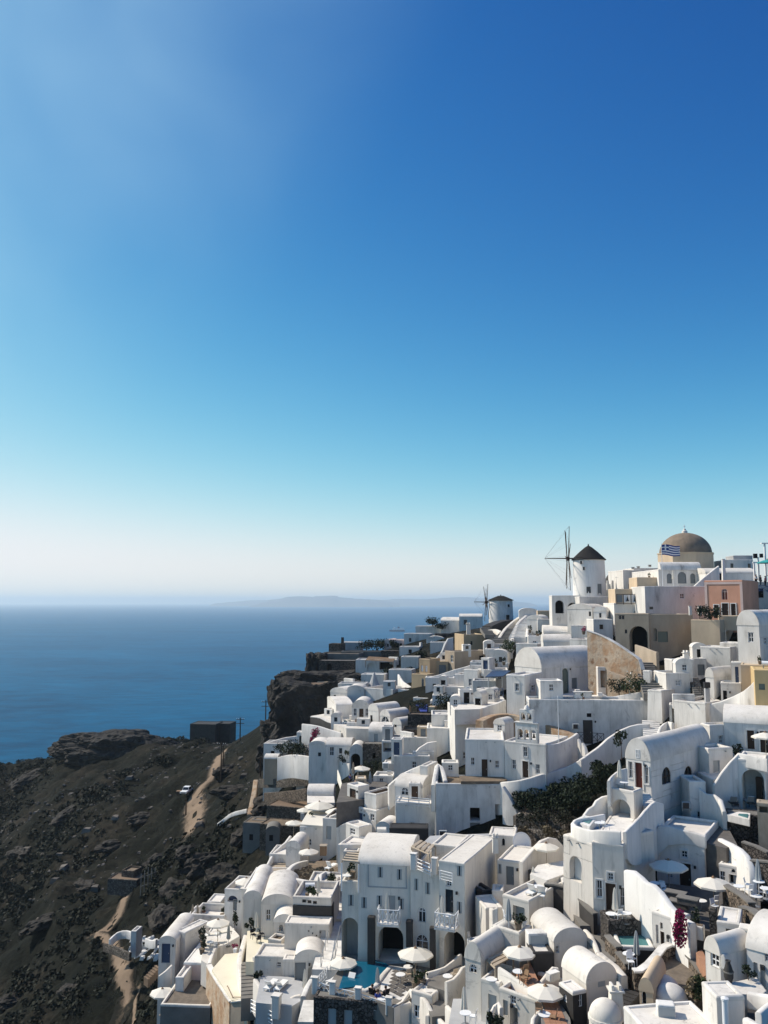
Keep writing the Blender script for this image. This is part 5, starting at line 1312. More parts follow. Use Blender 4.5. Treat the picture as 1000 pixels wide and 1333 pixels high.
# two-tier bell gable stands on the chapel front
root = cp['root']; h0 = cp['h']
x0, z0 = cp['hit']('F', 671,966); x1, _ = cp['hit']('F', 700,966)
bw = x1 - x0
def gable_tier(nm, xa, xb, za, zb, holes):
    mb = MB(); mp_ = lambda s, z, dp: (xa + s, 0.02 + dp, za + z)
    ops_ = [dict(s0=s0, s1=s1, z0=q0, z1=q1, arch=True, depth=.5) for s0, s1, q0, q1 in holes]
    L_ = xb - xa; Hh = zb - za
    face_with_openings(mb, mp_, L_, 0, Hh, ops_)
    ops2 = [dict(s0=s0, s1=s1, z0=q0, z1=q1, arch=True, depth=.01) for s0, s1, q0, q1 in holes]
    face_with_openings(mb, lambda s, z, dp: (xa + s, 0.52 - dp, za + z), L_, 0, Hh, ops2)
    mb.add([mp_(0,0,0), mp_(0,0,.5), mp_(0, Hh, .5), mp_(0, Hh, 0)], [(0,1,2,3)]); mb.add([mp_(L_, 0,0), mp_(L_, 0,.5), mp_(L_, Hh, .5), mp_(L_, Hh, 0)], [(0,1,2,3)])
    mb.add([mp_(0, Hh, 0), mp_(0, Hh, .5), mp_(L_, Hh, .5), mp_(L_, Hh, 0)], [(0,1,2,3)])
    return mb.build(nm, 'white', root)
t1, t2 = 2.15,1.55
lo = gable_tier('bell_gable', x0, x1, h0, h0 + t1, [(bw * .10, bw * .34,.3,1.45), (bw * .40, bw * .62,.3,1.45), (bw * .68, bw * .92,.3,1.45)])
MB().box(x0 - .1,-.06, h0 + t1, x1 + .1,.6, h0 + t1 + .12).build('cornice', 'white', lo)
up_ = gable_tier('bell_gable', x0 + bw * .2, x1 - bw * .2, h0 + t1 + .12, h0 + t1 + t2, [(bw * .06, bw * .26,.25,1.05), (bw * .34, bw * .54,.25,1.05)])
MB().lathe([(.35,0), (.28,.3), (.1,.5), (.001,.55)], 10, ((x0 + x1) / 2,.27, h0 + t1 + t2)).build('finial', 'white', up_, smooth=40)
MB().box((x0 + x1) / 2 - .03,.24, h0 + t1 + t2 + .45, (x0 + x1) / 2 + .03,.3, h0 + t1 + t2 + 1.0).box((x0 + x1) / 2 - .16,.24, h0 + t1 + t2 + .72, (x0 + x1) / 2 + .16,.3, h0 + t1 + t2 + .79).build('cross', 'white', up_)
for q, zz in ((.22, h0 + .5), (.51, h0 + .5), (.80, h0 + .5), (.36, h0 + t1 + .45), (.64, h0 + t1 + .45)):
    b_ = MB().lathe([(.001,.55), (.05,.55), (.09,.4), (.13,.2), (.2,.05), (.001,.05)], 10, (x0 + bw * q, .27, zz)).build('bell', 'bronze', root, smooth=True)
    MB().cyl((x0 + bw * q, .27, zz + .5), (x0 + bw * q, .27, zz + .9), .02, n=5).build('yoke', 'wood_dark', b_)
swall('chapel_wall', 'white wall curving back from the chapel corner', 'wall', [(711,969,97), (722,968,98.2), (733,965,100), (743,960,102), (751,954.5,104.5)], [5,5,5,5,5], .45)
p = W(728.5,1010,99); root = thing('flag_pole', 'bare white flagpole rising behind the chapel', 'pole', p)
MB().cyl((0,0,-1), (0,0, zat(p, 907) - p.z), .06,.035, n=7).build('pole', 'white_paint', root); MB().lathe([(.001,.14), (.08,.06), (.001,0)], 8, (0,0, zat(p, 907) - p.z)).build('finial', 'white_paint', root)
slab('chapel_yard', [(612,958), (660,930), (752,925), (752,955), (715,968)], W(690,945,108).z - 2.6,2, 'earth', structure=1)
swall('earth_bank', 'brown stone bank behind the chapel roof', 'wall', [(624,938,110), (640,931,112), (660,929,112.5), (676,932,112), (700,936,110), (725,948,107), (750,957,105)], 4,1.2, 'ruin')
# tall white corner house left of the chapel
H('tall white corner house with curved flank beside the chapel', (593,624.5,1000,924), 114,2, d=9, par=.15)
swall('curved_wall', 'white rounded flank wall beside the chapel yard', 'wall', [(623,924,114.4), (634,919,115.3), (645,916,116.4), (657,911,118)], 6,.5)
slab('terrace_floor', [(592,924), (600,912), (655,906), (657,911), (625,923)], W(620,918,116).z - .2,2, 'roof_white', structure=1)
fence('railing', 'dark blue railing beside the tall corner house', 'railing', [(644,898,118), (655,896,117)], 1.3, 'door_navy', 'cross', .7)
H('white stepped wall-house below the tall corner house', (556,594,992,948), 121,-4, d=5, par=.2)
H('white stepped block with flat grey roof behind the stepped wall', (562,592,955,930), 124,-3, d=5, par=.3)
swall('curved_wall', 'white terrace wall with a swooping top below the blue door vaults', 'wall', [(514,986,119), (526,985,118.6), (538,982,118.6), (546,973,119), (556,967,119.5), (568,965,120)], [3.5,3.5,4,5,5.5,6], .45)
H('plain white wall below the swooping terrace wall', (513,560,1010,984), 117.6,-3, d=2, par=.1)
# peeling wall below the chapel and the houses left of it
H('peeling white retaining house with two dark doorways below the chapel forecourt', (568,674,1100,1021), 97,-3, d=5, mat='white_worn', roof='earth', par=.25, ops=[('F', 618.5,1060,13,17, 'h', 'dark'), ('F', 618.5,1080,13,18, 'd', 'door_grey'), ('F', 649.5,1060,9,26, 'h', 'dark')])
swall('stair_wall', 'rounded white end wall beside the peeling house', 'wall', [(656,1024,96), (664,1035,95.4), (672,1050,95), (677,1062,94.6), (677,1075,94.4)], 4,.6, 'white_worn')
swall('stair_wall', 'short white spiral wall below the peeling house', 'wall', [(672,1075,92), (673,1063,92.5), (677,1058,93)], 3,.35)
swall('stair_wall', 'white stair parapet at the corner of the forecourt', 'wall', [(564,1022,98), (567,1005,100), (570,994,102), (575,998,101.5), (580,1016,99)], 3,.5)
H('white terrace house with white railings beside the peeling house', (515.5,569,1095,1046), 99.5,-8, d=6, par=.15)
fence('railing', 'thick white terrace railing above the slate wall', 'railing', [(516,1036,99.3), (532,1037.5,98.8), (559,1040,98.2)], 1.0, 'white_paint', 'thick', 1.4)
H('white house with a dark arched window above the railed terrace', (514,550,1052,1026), 102.5,-20, d=5, top='vx', rise=.9, ops=[('F', 527,1029,10,11, 'a', 'glass')])
H('white cube stepping above the arched window', (547,557,1030,997), 105,-25, xd=570, par=.15, ops=[('F', 552,1017,2,2.5, 'p', 'dark')])
swall('sloping_parapet', 'white parapet sloping up behind the arched window house', 'wall', [(506,1022,107), (520,1010,107.5), (534,1002,107.5), (548,996,107)], 3,.5)
H('pale wall turning beside the railed terrace house', (566,597,1092,1052), 97.6,-20, d=2, par=.1)
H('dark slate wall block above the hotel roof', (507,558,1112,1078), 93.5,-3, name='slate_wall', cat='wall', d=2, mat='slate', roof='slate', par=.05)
ac_unit('air conditioner on the ground before the peeling house', (577,1089), 93,0)
slab('terrace_floor', [(545,1103), (560,1088), (660,1084), (655,1100), (600,1106)], W(600,1095,88).z, 3, 'grey_plaster', structure=1)
swall('stair_wall', 'white stair parapet between the hotel roof and the peeling house', 'wall', [(622,1089,85), (640,1090,84), (652,1083,85), (671,1076,87)], 2.5,.35, smooth=0)
# hedge and stone bank below the road parapet
for i, (px, py, D_, rx, rz, mt) in enumerate([(703,1053,94,2.4,1.3, 'leaf_dark'), (728,1052,92,2.4,1.3, 'leaf_dark'), (752,1048,90.5,2.4,1.4, 'leaf_dark'), (770,1032,91.5,2.0,1.5, 'leaf_dark'), (788,1014,91,1.6,1.4, 'leaf_dark'), (736,1032,95,2.2,1.0, 'leaf_dark'), (685,1050,95.5,1.7,1.2, 'leaf_dark')]):
    bush(['dark climbing shrub against the road parapet wall near the peeling house', 'dense dark shrub in the middle of the walled garden bank', 'glossy green shrub beside the scalloped jacuzzi wall', 'green shrub under the long white parapet', 'tall shrub beside the red door terrace', 'leafy creeper hanging below the winding parapet', 'dark shrub tucked into the corner of the garden bank'][i], (px, py), rx, rz, D=D_, mat=mt, n=1500, lr=.17)
bush('small round tree beside the rounded cave house gable', (809,985), .85,1.1, D=82, mat='leaf_dark', n=420, lr=.12, name='tree', stem=1.0)
swall('stone_bank', 'upper grey dry stone bank below the garden shrubs', 'wall', [(672,1060,90), (690,1060,89.5), (712,1062,88.5), (738,1064,87)], 2.4,.7, 'stone_grey')
swall('stone_bank', 'lower grey dry stone bank above the satellite dish', 'wall', [(672,1078,87), (690,1079,86), (712,1081,85), (736,1082,83.5)], 2.6,.7, 'stone_grey')
slab('garden_bank', [(668,1062), (690,1050), (800,1030), (792,1058), (735,1068), (690,1066)], W(720,1062,91).z - .3,3, 'gravel', structure=1)

for i, (px, py, D_, rx, rz) in enumerate([(690,1072,88.5,1.6,.9), (712,1068,88,1.8,1.0), (730,1072,86,1.5,.9), (682,1088,85,1.2,.7), (722,1090,83.5,1.4,.8)]):
    bush(['low scrub on the upper stone bank near the spiral wall', 'low scrub in the middle of the stone bank', 'low scrub at the jacuzzi end of the stone bank', 'dry scrub beside the satellite dish', 'dry scrub below the stone bank'][i], (px, py), rx, rz, D=D_, mat='leaf_scrub' if i < 3 else 'leaf_drygrass', n=420, lr=.13)
# ------------------------------------------------------------------ hotel with the pool
ZP = W(480,1250,76).z                    # pool deck level
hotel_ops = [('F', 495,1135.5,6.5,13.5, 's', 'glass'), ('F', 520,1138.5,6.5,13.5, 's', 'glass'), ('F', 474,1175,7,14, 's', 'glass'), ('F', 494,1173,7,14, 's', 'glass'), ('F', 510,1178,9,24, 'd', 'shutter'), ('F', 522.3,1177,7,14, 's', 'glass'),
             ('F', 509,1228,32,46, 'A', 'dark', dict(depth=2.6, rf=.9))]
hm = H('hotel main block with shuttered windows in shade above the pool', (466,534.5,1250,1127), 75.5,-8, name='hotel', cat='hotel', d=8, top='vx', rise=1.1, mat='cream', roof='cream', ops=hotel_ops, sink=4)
w_, h_ = hm['w'], hm['h']
xa, za = hm['hit']('F', 479,1122); xb, zb = hm['hit']('F', 530,1160)
_, zlow = hm['hit']('F', 505,1156)
# recessed grey panel of the upper storey, drawn by a raised plaster border
MB().box(xa, -.05, zlow, xb, -.006, zlow + .1).box(xa, -.05, zlow + .1, xa + .1,-.006, h_ - .05).box(xb - .1,-.05, zlow + .1, xb, -.006, h_ - .05).build('panel_border', 'grey_plaster', hm['root'])
H('hotel end bay with a covered balcony beside the long steps', (444.5,466.5,1250,1147), 76.6,-8, name='hotel', cat='hotel', mat='cream', d=7, par=.9, ops=[('F', 457,1172,7,14, 's', 'glass'), ('F', 459.5,1226,29,62, 'A', 'dark', dict(depth=3.0))], sink=4)
H('white back room of the covered balcony on the hotel end bay', (447,467,1150,1108), 79,-8, d=3, par=.2, ops=[('F', 460,1132,9,22, 'd', 'cream')])
pergola('pergola', 'bamboo slat pergola over the hotel corner balcony', [(445,1120), (467,1122), (478,1107), (455,1105)], W(457,1113,78).z, 5, 'wood_pale', 2.6, postmat='white_paint')
round_table('white round table under the bamboo pergola', (452,1139), D=77.2); potted('dark green potted plant under the bamboo pergola', (459,1143), D=77.3, s=1.2)
H('hotel middle bay with arched windows joined to the main block', (534.5,573.5,1250,1135), 74.2,-20, name='hotel', cat='hotel', mat='cream', d=7, par=.5, roof='cream', sink=4,
  ops=[('F', 542,1151.5,5,15, 's', 'glass'), ('F', 557,1156.5,6,15, 's', 'glass'), ('F', 549.5,1190.5,10.5,19, 'a', 'glass'), ('F', 549.5,1230,17,28, 'a', 'glass')])
hr = H('hotel outer bay with shutters, tall glass door and cream roof', (572,606,1250,1124), 72.6,-25, name='hotel', cat='hotel', xd=647, par=.06, mat='cream', roof='cream', sink=4,
  ops=[('F', 598,1133,6.5,15, 's', 'glass'), ('F', 598,1181.5,6.5,15, 's', 'glass'), ('F', 585,1173,10,30, 'd', 'glass'), ('F', 584.5,1150,6.5,8, 'w', 'glass'), ('F', 574.5,1173,5,14, 's', 'glass'), ('F', 592,1236,27,48, 'A', 'dark', dict(depth=2.4))])
H('hotel attic room set back behind the upper terrace', (562,596,1140,1102), 77.5,-22, name='hotel', cat='hotel', mat='cream', d=4, par=.15, roof='cream', ops=[('F', 581,1125,6,18, 's', 'glass')])
fence('railing', 'white three-bar railing of the hotel upper terrace', 'railing', [(541,1117,75), (560,1125,73.6)], 1.0, 'white_paint', 'thick', 2.5)
fence('railing', 'short white railing under the hotel attic window', 'railing', [(573,1133,73.2), (589,1137,72.4)], .8, 'white_paint', 'bars', 1.5)
for px, py in ((539,1132), (566,1138)): box_thing('parapet_pier', 'white pier at the end of the hotel terrace railing', 'pier', (px, py), (.5,.5,1.3), D=74.3, rz=-20, mat='white', parts=[('cap', -.28,-.28,1.3,.28,.28,1.38, 'white')], group='piers of the hotel terrace railing')
pergola('pergola', 'broad bamboo plank canopy over the hotel upper terrace', [(536,1100), (547,1093), (567,1100), (559,1110)], W(550,1100,77).z, 4, 'wood_pale', 2.2,.75)
chimney('square white chimney on the hotel roof beside the slate wall', (497,1106), 83,1.0,2.0, mat='cream', top=False)
H('dark slate upstand along the hotel roof', (504,545,1110,1094), 84,-6, name='slate_wall', cat='wall', d=.6, mat='slate', roof='slate', par=.05)
# dark pillars between the arches
for i, (px, yb, yt, D_) in enumerate([(483,1256,1194,74.9), (533,1262,1199,74.2), (563.5,1266,1208,72.9)]):
    H(['dark slate pillar beside the pool archway', 'dark slate pillar between the hotel main block and middle bay', 'narrow dark slate pillar beside the arched cellar'][i], (px - 4.7 + i * .4, px + 4.7 - i * .6, yb, yt), D_, -8, name='pillar', cat='pillar', d=.5, mat='slate', roof='slate', par=.04, sink=1)
def balcony(label, x0, x1, ytop, ybot, D, yaw, n):
    a_ = W(x0, ybot, D); t_ = Vector((math.cos(R(yaw)), math.sin(R(yaw)), 0)); w = along(a_, t_.x, t_.y, x1); hh = zat(a_, ytop) - a_.z
    root = thing('balcony', label, 'balcony', a_, R(yaw))
    MB().box(-.05,-.05,-.18, w + .05,1.15,0).build('floor', 'white', root)
    def panel(ax, ay, bx, by, k):
        for z in (.08, hh): MB().cyl((ax, ay, z), (bx, by, z), .045, n=6).build('rail', 'white_paint', root)
        for i in range(k + 1):
            x, y = ax + (bx - ax) * i / k, ay + (by - ay) * i / k; MB().cyl((x, y, 0), (x, y, hh), .04, n=6).build('baluster', 'white_paint', root)
        for i in range(k):
            xa_, ya_, xb_, yb_ = ax + (bx - ax) * i / k, ay + (by - ay) * i / k, ax + (bx - ax) * (i + 1) / k, ay + (by - ay) * (i + 1) / k
            MB().cyl((xa_, ya_, .1), (xb_, yb_, hh - .03), .03, n=5).build('brace', 'white_paint', root); MB().cyl((xb_, yb_, .1), (xa_, ya_, hh - .03), .03, n=5).build('brace', 'white_paint', root)
    panel(0,0, w, 0, n); panel(0,0,0,1.1,1); panel(w, 0, w, 1.1,1)
    return root
balcony('white cross-braced balcony under the hotel main windows', 491.5,519,1184,1203,74.1,-8,4)
balcony('sunlit white cross-braced balcony on the hotel outer bay', 566,592,1188,1207,71.2,-22,4)
umbrella('closed white umbrella on the shaded hotel balcony', (504,1162), 74.6, closed=True, hgt=2.6); umbrella('closed white umbrella on the sunlit hotel balcony', (575.5,1166), 72, closed=True, hgt=2.5)
round_table('white table on the sunlit hotel balcony', (582,1191), D=71.8)
# house right of the hotel
H('white annex with grey door beside the hotel roof', (648,684,1162,1123), 76.3,-24, d=5, par=.12, mat='cream', roof='cream', ops=[('F', 650.8,1131,4.5,12, 's', 'glass'), ('F', 664,1140,10,24, 'd', 'door_grey')])
H('white nook between hotel and annex with an arched black opening', (637,672,1118,1088), 82,-12, d=3, par=.1, ops=[('F', 655.5,1096,4.5,9.5, 'a', 'dark')])
chimney('small white chimney pot at the hotel roof corner', (645,1101), 77.5,.5,.7)
dish('large white satellite dish on the annex roof', (678.5,1097), 82,.95,15,68, hgt=1.6)
swall('arched_parapet', 'white arched parapet wall sheltering the small roof terrace umbrella', 'wall', [(679,1122,75.5), (686,1114,76.2), (695,1103,77.2), (704,1094,78.2), (714,1090,79), (724,1092,79.5), (732,1100,79.6), (736,1110,79.6)], [3,3.2,3.6,4,4.2,4.2,4,3.5], .4)
umbrella('pale umbrella on the small roof terrace under the arched parapet', (711,1097), 76.5,1.15)
zr = W(712,1140,75).z
slab('terrace_floor', [(690,1138), (700,1126), (735,1120), (735,1138), (712,1146)], zr + .8,2.5, 'white', structure=1)
H('dark slate wall below the small roof terrace', (693,713,1160,1136), 74.8,8, name='slate_wall', cat='wall', d=1, mat='slate', roof='slate', par=.05)
lounger('white lounger on the small roof terrace beside the umbrella', (717,1133), 140, D=75.6, up=50)
umbrella('closed umbrella before the slate wall of the roof terrace', (694,1128), 73.4, closed=True, hgt=2.4)
H('dark slate balcony wall beside the hotel', (628,642,1186,1160), 74,22, name='slate_wall', cat='wall', d=2, mat='slate', roof='white', par=.9)
H('white wall of the slate balcony beside the hotel', (641,656,1195,1159), 73.2,-10, d=1.5, par=.15)
swall('curved_wall', 'curved slate stair wall behind the lounger roof', 'wall', [(709,1150,71), (722,1151,70.6), (738,1155,70), (752,1165,68.6), (762,1178,67), (775,1190,65.6)], [2.2,2.4,2.4,2.2,2,2], .35, 'slate', cap='concrete')
stairs('court_steps', 'grey stone steps below the rounded white house', (768,1205,66), (748,1172,71.5), 1.5,10, 'concrete', down=1.5)
stairs('court_steps', 'short white steps beside the small roof terrace', (742,1148,71), (733,1130,75.5), 1.2,6, 'white')
# pool terrace
slab('pool_terrace', [(425,1285), (444,1258), (610,1250), (618,1262), (563,1282), (537,1298), (512,1312), (465,1295)], ZP, 4.0, 'concrete', structure=1)
m, t, b = newmat('pool_water')
b.inputs['Base Color'].default_value = (0.008,0.10,0.17,1); b.inputs['Roughness'].default_value = 0.06; b.inputs['IOR'].default_value = 1.33
nz_ = t.nodes.new('ShaderNodeTexNoise'); nz_.inputs['Scale'].default_value = 1.4; bp_ = t.nodes.new('ShaderNodeBump'); bp_.inputs['Strength'].default_value = 0.15; bp_.inputs['Distance'].default_value = .1
t.links.new(nz_.outputs['Fac'], bp_.inputs['Height']); t.links.new(bp_.outputs['Normal'], b.inputs['Normal'])
slab('swimming_pool', [(441,1287), (447,1268), (448,1250), (478,1252), (480,1246), (507,1256), (494,1272), (488,1280), (475,1287), (462,1284)], ZP + .09,.5, 'pool_water', 'blue swimming pool in the hotel court', 'pool')
swall('pool_rim', 'pale stone rim along the open edge of the swimming pool', 'kerb', [G(508,1257, ZP + .14), G(495,1273, ZP + .14), G(489,1281, ZP + .14), G(476,1288, ZP + .14), G(462,1285, ZP + .14)], .5,.45, 'roof_white', smooth=0)
# zig-zag of flagstones with white joints: each paver is a piece
pav = slab('flagged_deck', [(497,1275), (509,1257), (548,1262), (560,1281), (537,1296), (520,1302), (495,1288)], ZP + .012,.1, 'white_worn', structure=1)
O = Vector(pav.location); a0 = G(509,1257, ZP); ax = (G(560,1281, ZP) - a0).normalized(); ay = Vector((-ax.y, ax.x, 0)); ay = -ay if ay.y > 0 else ay
poly = [G(px, py, ZP) for px, py in [(498,1275), (509,1258.5), (547,1263), (558.5,1281), (537,1295), (520,1301), (497,1288)]]
def inside(p):
    n_ = len(poly); s_ = False
    for i in range(n_):
        a_, b_ = poly[i], poly[(i + 1) % n_]
        if (a_.y > p.y) != (b_.y > p.y) and p.x < (b_.x - a_.x) * (p.y - a_.y) / (b_.y - a_.y) + a_.x: s_ = not s_
    return s_
first = None
cw, cd = .86,.52
for i in range(-3,12):
    for j in range(-2,16):
        c_ = a0 + ax * ((i + (.5 if j % 2 else 0)) * cw) + ay * (j * cd)
        if not all(inside(c_ + ax * (sx * cw * .4) + ay * (sy * cd * .4)) for sx in (-1,1) for sy in (-1,1)): continue
        if first is None:
            first = MB().box(-cw * .43, -cd * .41,0, cw * .43, cd * .41,.05).build('paver', 'flagstone', pav); o = first
        else:
            o = first.copy(); C.objects.link(o); o.parent = pav
        o.location = (c_ - O) + Vector((0,0,.06 - (ZP - O.z) + (ZP - O.z))) ; o.location.z = ZP + .014 - O.z
        o.rotation_euler = (0,0, math.atan2(ax.y, ax.x))
umbrella('large white eight-sided umbrella on the flagged pool deck', (541,1233.5), 72.5,1.5, mat='canvas', hgt=2.9)
umbrella('white umbrella over the loungers at the corner of the pool', (447,1247), 74,1.2, hgt=2.7)
umbrella('closed grey umbrella at the edge of the flagged pool deck', (491.5,1259), 71.6, closed=True, mat='shutter', hgt=2.5)
lounger('white lounger flat beside the pool corner umbrella', (436,1275), 150, D=72.6, up=12)
lounger('white lounger with raised back beside the pool corner umbrella', (454,1280), -25, D=72.0, up=50)
round_table('white table between the two poolside loungers', (446,1279), D=72.2)
round_table('white table beside the large pool umbrella near the dark arch', (531.5,1258), D=73); round_table('white table on the flagged deck beside the pool edge', (521.5,1268), D=71.6)
chair('pale wooden chair under the large pool umbrella', (532,1267), 190, D=71.6, mat='wood_pale'); chair('pale wooden chair facing the pool umbrella pole', (543,1270), 60, D=71.2, mat='wood_pale')
for i, (px, py, sh) in enumerate([(485,1292, 'black_cloth'), (502,1294, 'black_cloth'), (492,1299, 'blue_cloth')]):
    person(['seated person in black at the pool terrace railing table', 'seated person in dark clothes beside the pool terrace table', 'seated person in navy top beside the pool terrace corner pier'][i], (px, py - 10), D=69.8 - .3 * i, rz=[150,-140,20][i], shirt=sh, pose='sit')
    chair(['dark chair of the person at the railing table', 'dark chair beside the pool terrace table', 'dark chair beside the pool terrace corner pier'][i], (px, py), [150,-140,20][i], D=69.8 - .3 * i, mat='black_cloth')
round_table('white table in the corner of the pool terrace railing', (498,1299), D=69); 
for i, (px, py) in enumerate([(545,1281), (551,1284), (540,1286)]): potted(['potted succulent at the head of the pool terrace steps', 'bushy potted plant beside the terrace steps', 'low potted plant near the terrace corner wall'][i], (px, py), D=69.8 - i * .3, s=1.0)
# terrace front: slate base, white rail with piers
H('dark rubble base wall of the pool terrace with white shutters', (408,511,1350,1306), 68.2,-10, name='rubble_wall', cat='wall', d=2, mat='stone_dark', roof='concrete', par=.05, ops=[('F', 432,1328,11,30, 'p', 'shutter'), ('F', 453,1330,11,30, 'p', 'shutter'), ('F', 492,1322,12,14, 'p', 'shutter')])
fence('railing', 'white cross-braced railing along the pool terrace edge', 'railing', [(410,1277,70.8), (434,1285,70), (464,1292,69.2)], 1.0, 'white_paint', 'cross', .9)
fence('railing', 'white cross-braced railing at the pool terrace corner', 'railing', [(469,1294,69), (503,1305,68.2)], 1.0, 'white_paint', 'cross', .9)
fence('railing', 'white lattice railing along the steps side of the pool terrace', 'railing', [(410,1277,70.8), (417,1268,73.4), (426,1258,76)], 1.0, 'white_paint', 'cross', .9)
for i, (px, py, D_) in enumerate([(410.5,1294,70.8), (433,1300,69.9), (466.5,1308,69), (506.5,1321,68)]): box_thing('parapet_pier', ['white pier at the steps end of the pool railing', 'white pier below the poolside table', 'white pier in the middle of the pool railing', 'tall white pier at the outer corner of the pool railing'][i], 'pier', (px, py), (.5,.4,1.25), D=D_, rz=-12, mat='white', parts=[('cap', -.28,-.23,1.25,.28,.23,1.33, 'white')])
H('cream wall with a trimmed window under the pool terrace corner', (536,563,1350,1296), 67.2,-32, d=3, par=.15, ops=[('F', 543,1317,9,17, 'w', 'glass'), ('F', 541,1338,9,10, 'w', 'glass')])
H('cream wedge wall beside the pool terrace pier', (511,536.5,1350,1311), 67.8,25, d=2, par=.1, mat='cream')
swall('sloping_parapet', 'cream parapet rising from the pool pier to the terrace steps', 'wall', [(511,1311,67.6), (523,1303,68.5), (531,1292,69.5), (535,1287,70)], [2,2.5,3,3], .3, 'cream')
swall('sloping_parapet', 'white parapet falling from the terrace corner beside the dark steps', 'wall', [(535,1287,69.5), (548,1295,68), (556,1304,67), (563,1318,66)], [3,3,3.4,3], .35, smooth=0)
stairs('terrace_steps', 'dark stone steps with white landing leaving the pool terrace', (577,1322,65.4), (560,1291,69.4), 1.7,7, 'concrete', down=1.5)
stairs('terrace_steps', 'upper flight of dark steps beside the curved cream wall', (566,1292,68.6), (575,1284,70), 1.2,3, 'concrete', down=1.5)
swall('curved_wall', 'curved cream wall behind the balcony table beside the pool court', 'wall', [(555,1266,70.4), (567,1263,70.6), (579,1259,71), (590,1251,72), (600,1241,73)], [2.5,2.8,3,3.2,3.4], .3, 'cream')
swall('curved_wall', 'curved cream wall between the pool steps and the closed umbrella yard', 'wall', [(580.5,1278,67), (590,1275,67.5), (597,1268,68.2), (602,1259,69), (606,1257.5,69.4)], [6,6,6,6,6], .32, 'cream')
slab('balcony_floor', [(556,1282), (560,1274), (600,1256), (604,1262), (590,1280), (580,1290)], W(580,1276,69.5).z, 3, 'concrete', structure=1)
round_table('white table on the small balcony beside the curved cream wall', (583,1270), D=69.2); chair('cream chair on the small balcony beside the curved cream wall', (591,1267), 210, D=69.3, mat='wood_pale')
stairs('terrace_steps', 'white block steps at the foot of the small balcony', (562,1290,67.8), (560,1284,69), 1.0,2, 'white')
swall('curved_wall', 'white parapet sweeping below the dark terrace steps', 'wall', [(582,1309,64.6), (592,1319,63.4), (605,1332,62), (615,1345,61)], 2.5,.35)
swall('curved_wall', 'short white parapet before the dark terrace steps', 'wall', [(556,1322,66), (562,1316,66.4), (575,1328,65), (590,1345,63.6)], 2.5,.35, smooth=0)
# ------------------------------------------------------------------ lower terraces right of the pool
lh = H('cream house with two loungers on its flat roof', (655,689.5,1218,1172.5), 67.5,-40, xd=742, par=.3, roof='roof_white', mat='cream', ops=[('F', 675.5,1194,15,28, 'h', 'shutter', dict(depth=.5)), ('R', 735,1189,10,26, 'd', 'door_grey')])
zr = lh['org'].z + lh['h'] - .34
lounger('white lounger with raised back on the flat cream roof', (696,1163), 140, z=zr, up=55); lounger('second white lounger beside the roof edge of the cream house', (706,1166), 160, z=zr, up=60); round_table('low white table between the rooftop loungers', (701,1162), z=zr, r=.45, hgt=.5)
bl = H('white balcony block before the lounger house', (641,676.5,1250,1214), 64.6,-40, xd=693, par=1.0, mat='cream', name='balcony_block', cat='terrace')
umbrella('closed dark umbrella on the balcony before the lounger house', (662,1170), 66, closed=True, mat='shutter', hgt=2.4)
potted('dark potted plant on the balcony before the lounger house', (675,1210), D=65.4, s=1.2, mat='leaf_dark'); potted('white pot with a shrub by the balcony window', (682,1207), D=66, s=.9, pot='white_paint')
chair('white chair at the corner of the lounger house balcony', (660,1192), 100, D=66.4)
swall('curved_parapet', 'small white horned parapet beside the slate balcony', 'wall', [(639,1182,69.5), (643,1184,69), (648,1181,69)], 3,.3)
H('shaded white house side behind the balcony block', (633,656,1240,1182), 70.4,10, d=3, par=.1, ops=[('F', 639,1195,3,9, 'w', 'glass')])
slab('terrace_floor', [(608,1222), (640,1214), (660,1226), (645,1240), (612,1240)], W(630,1226,67).z, 3, 'grey_plaster', structure=1)
chair('folding metal chair on the terrace behind the lit vault', (614,1222), 60, D=67, mat='metal_grey')
# lit vault and slats
H('small cream vault with a half-round window beside the pool court', (606.5,627.5,1345,1252), 62.6,-36, d=5.5, top='vy', rise=1.15, mat='cream', roof='cream', ops=[('F', 616,1260.5,10,11, 'a', 'glass')])
pergola('pergola', 'three broad planks shading the patio behind the lit vault', [(634,1247), (658,1237), (668,1246), (645,1258)], W(650,1247,63).z, 3, 'wood_pale', 2.2,.8)
H('white wall with a pale door below the shaded patio', (627,652,1350,1280), 60.8,-34, d=3, par=.9, mat='cream', ops=[('F', 641,1308,11,26, 'd', 'shutter')])
round_table('grey round table on the shaded patio behind the lit vault', (640,1274), D=61.4)
umbrella('pale umbrella between the planks and the dark slate wall', (676.5,1232), 62.4,1.2)
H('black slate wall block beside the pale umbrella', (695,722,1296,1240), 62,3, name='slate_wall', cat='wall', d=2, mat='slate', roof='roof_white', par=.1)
box_thing('lattice_box', 'white box with lattice panel on top of the black slate wall', 'box', (700,1236), (1.6,1.0,1.3), D=64, rz=5, mat='white', parts=[('lattice', -.65,-.53,.15,.65,-.51,1.15, 'shutter')])
H('white pier between the lattice box and the vaulted house', (711,722,1245,1218), 64.4,3, name='pier', cat='pier', d=1, par=.05)
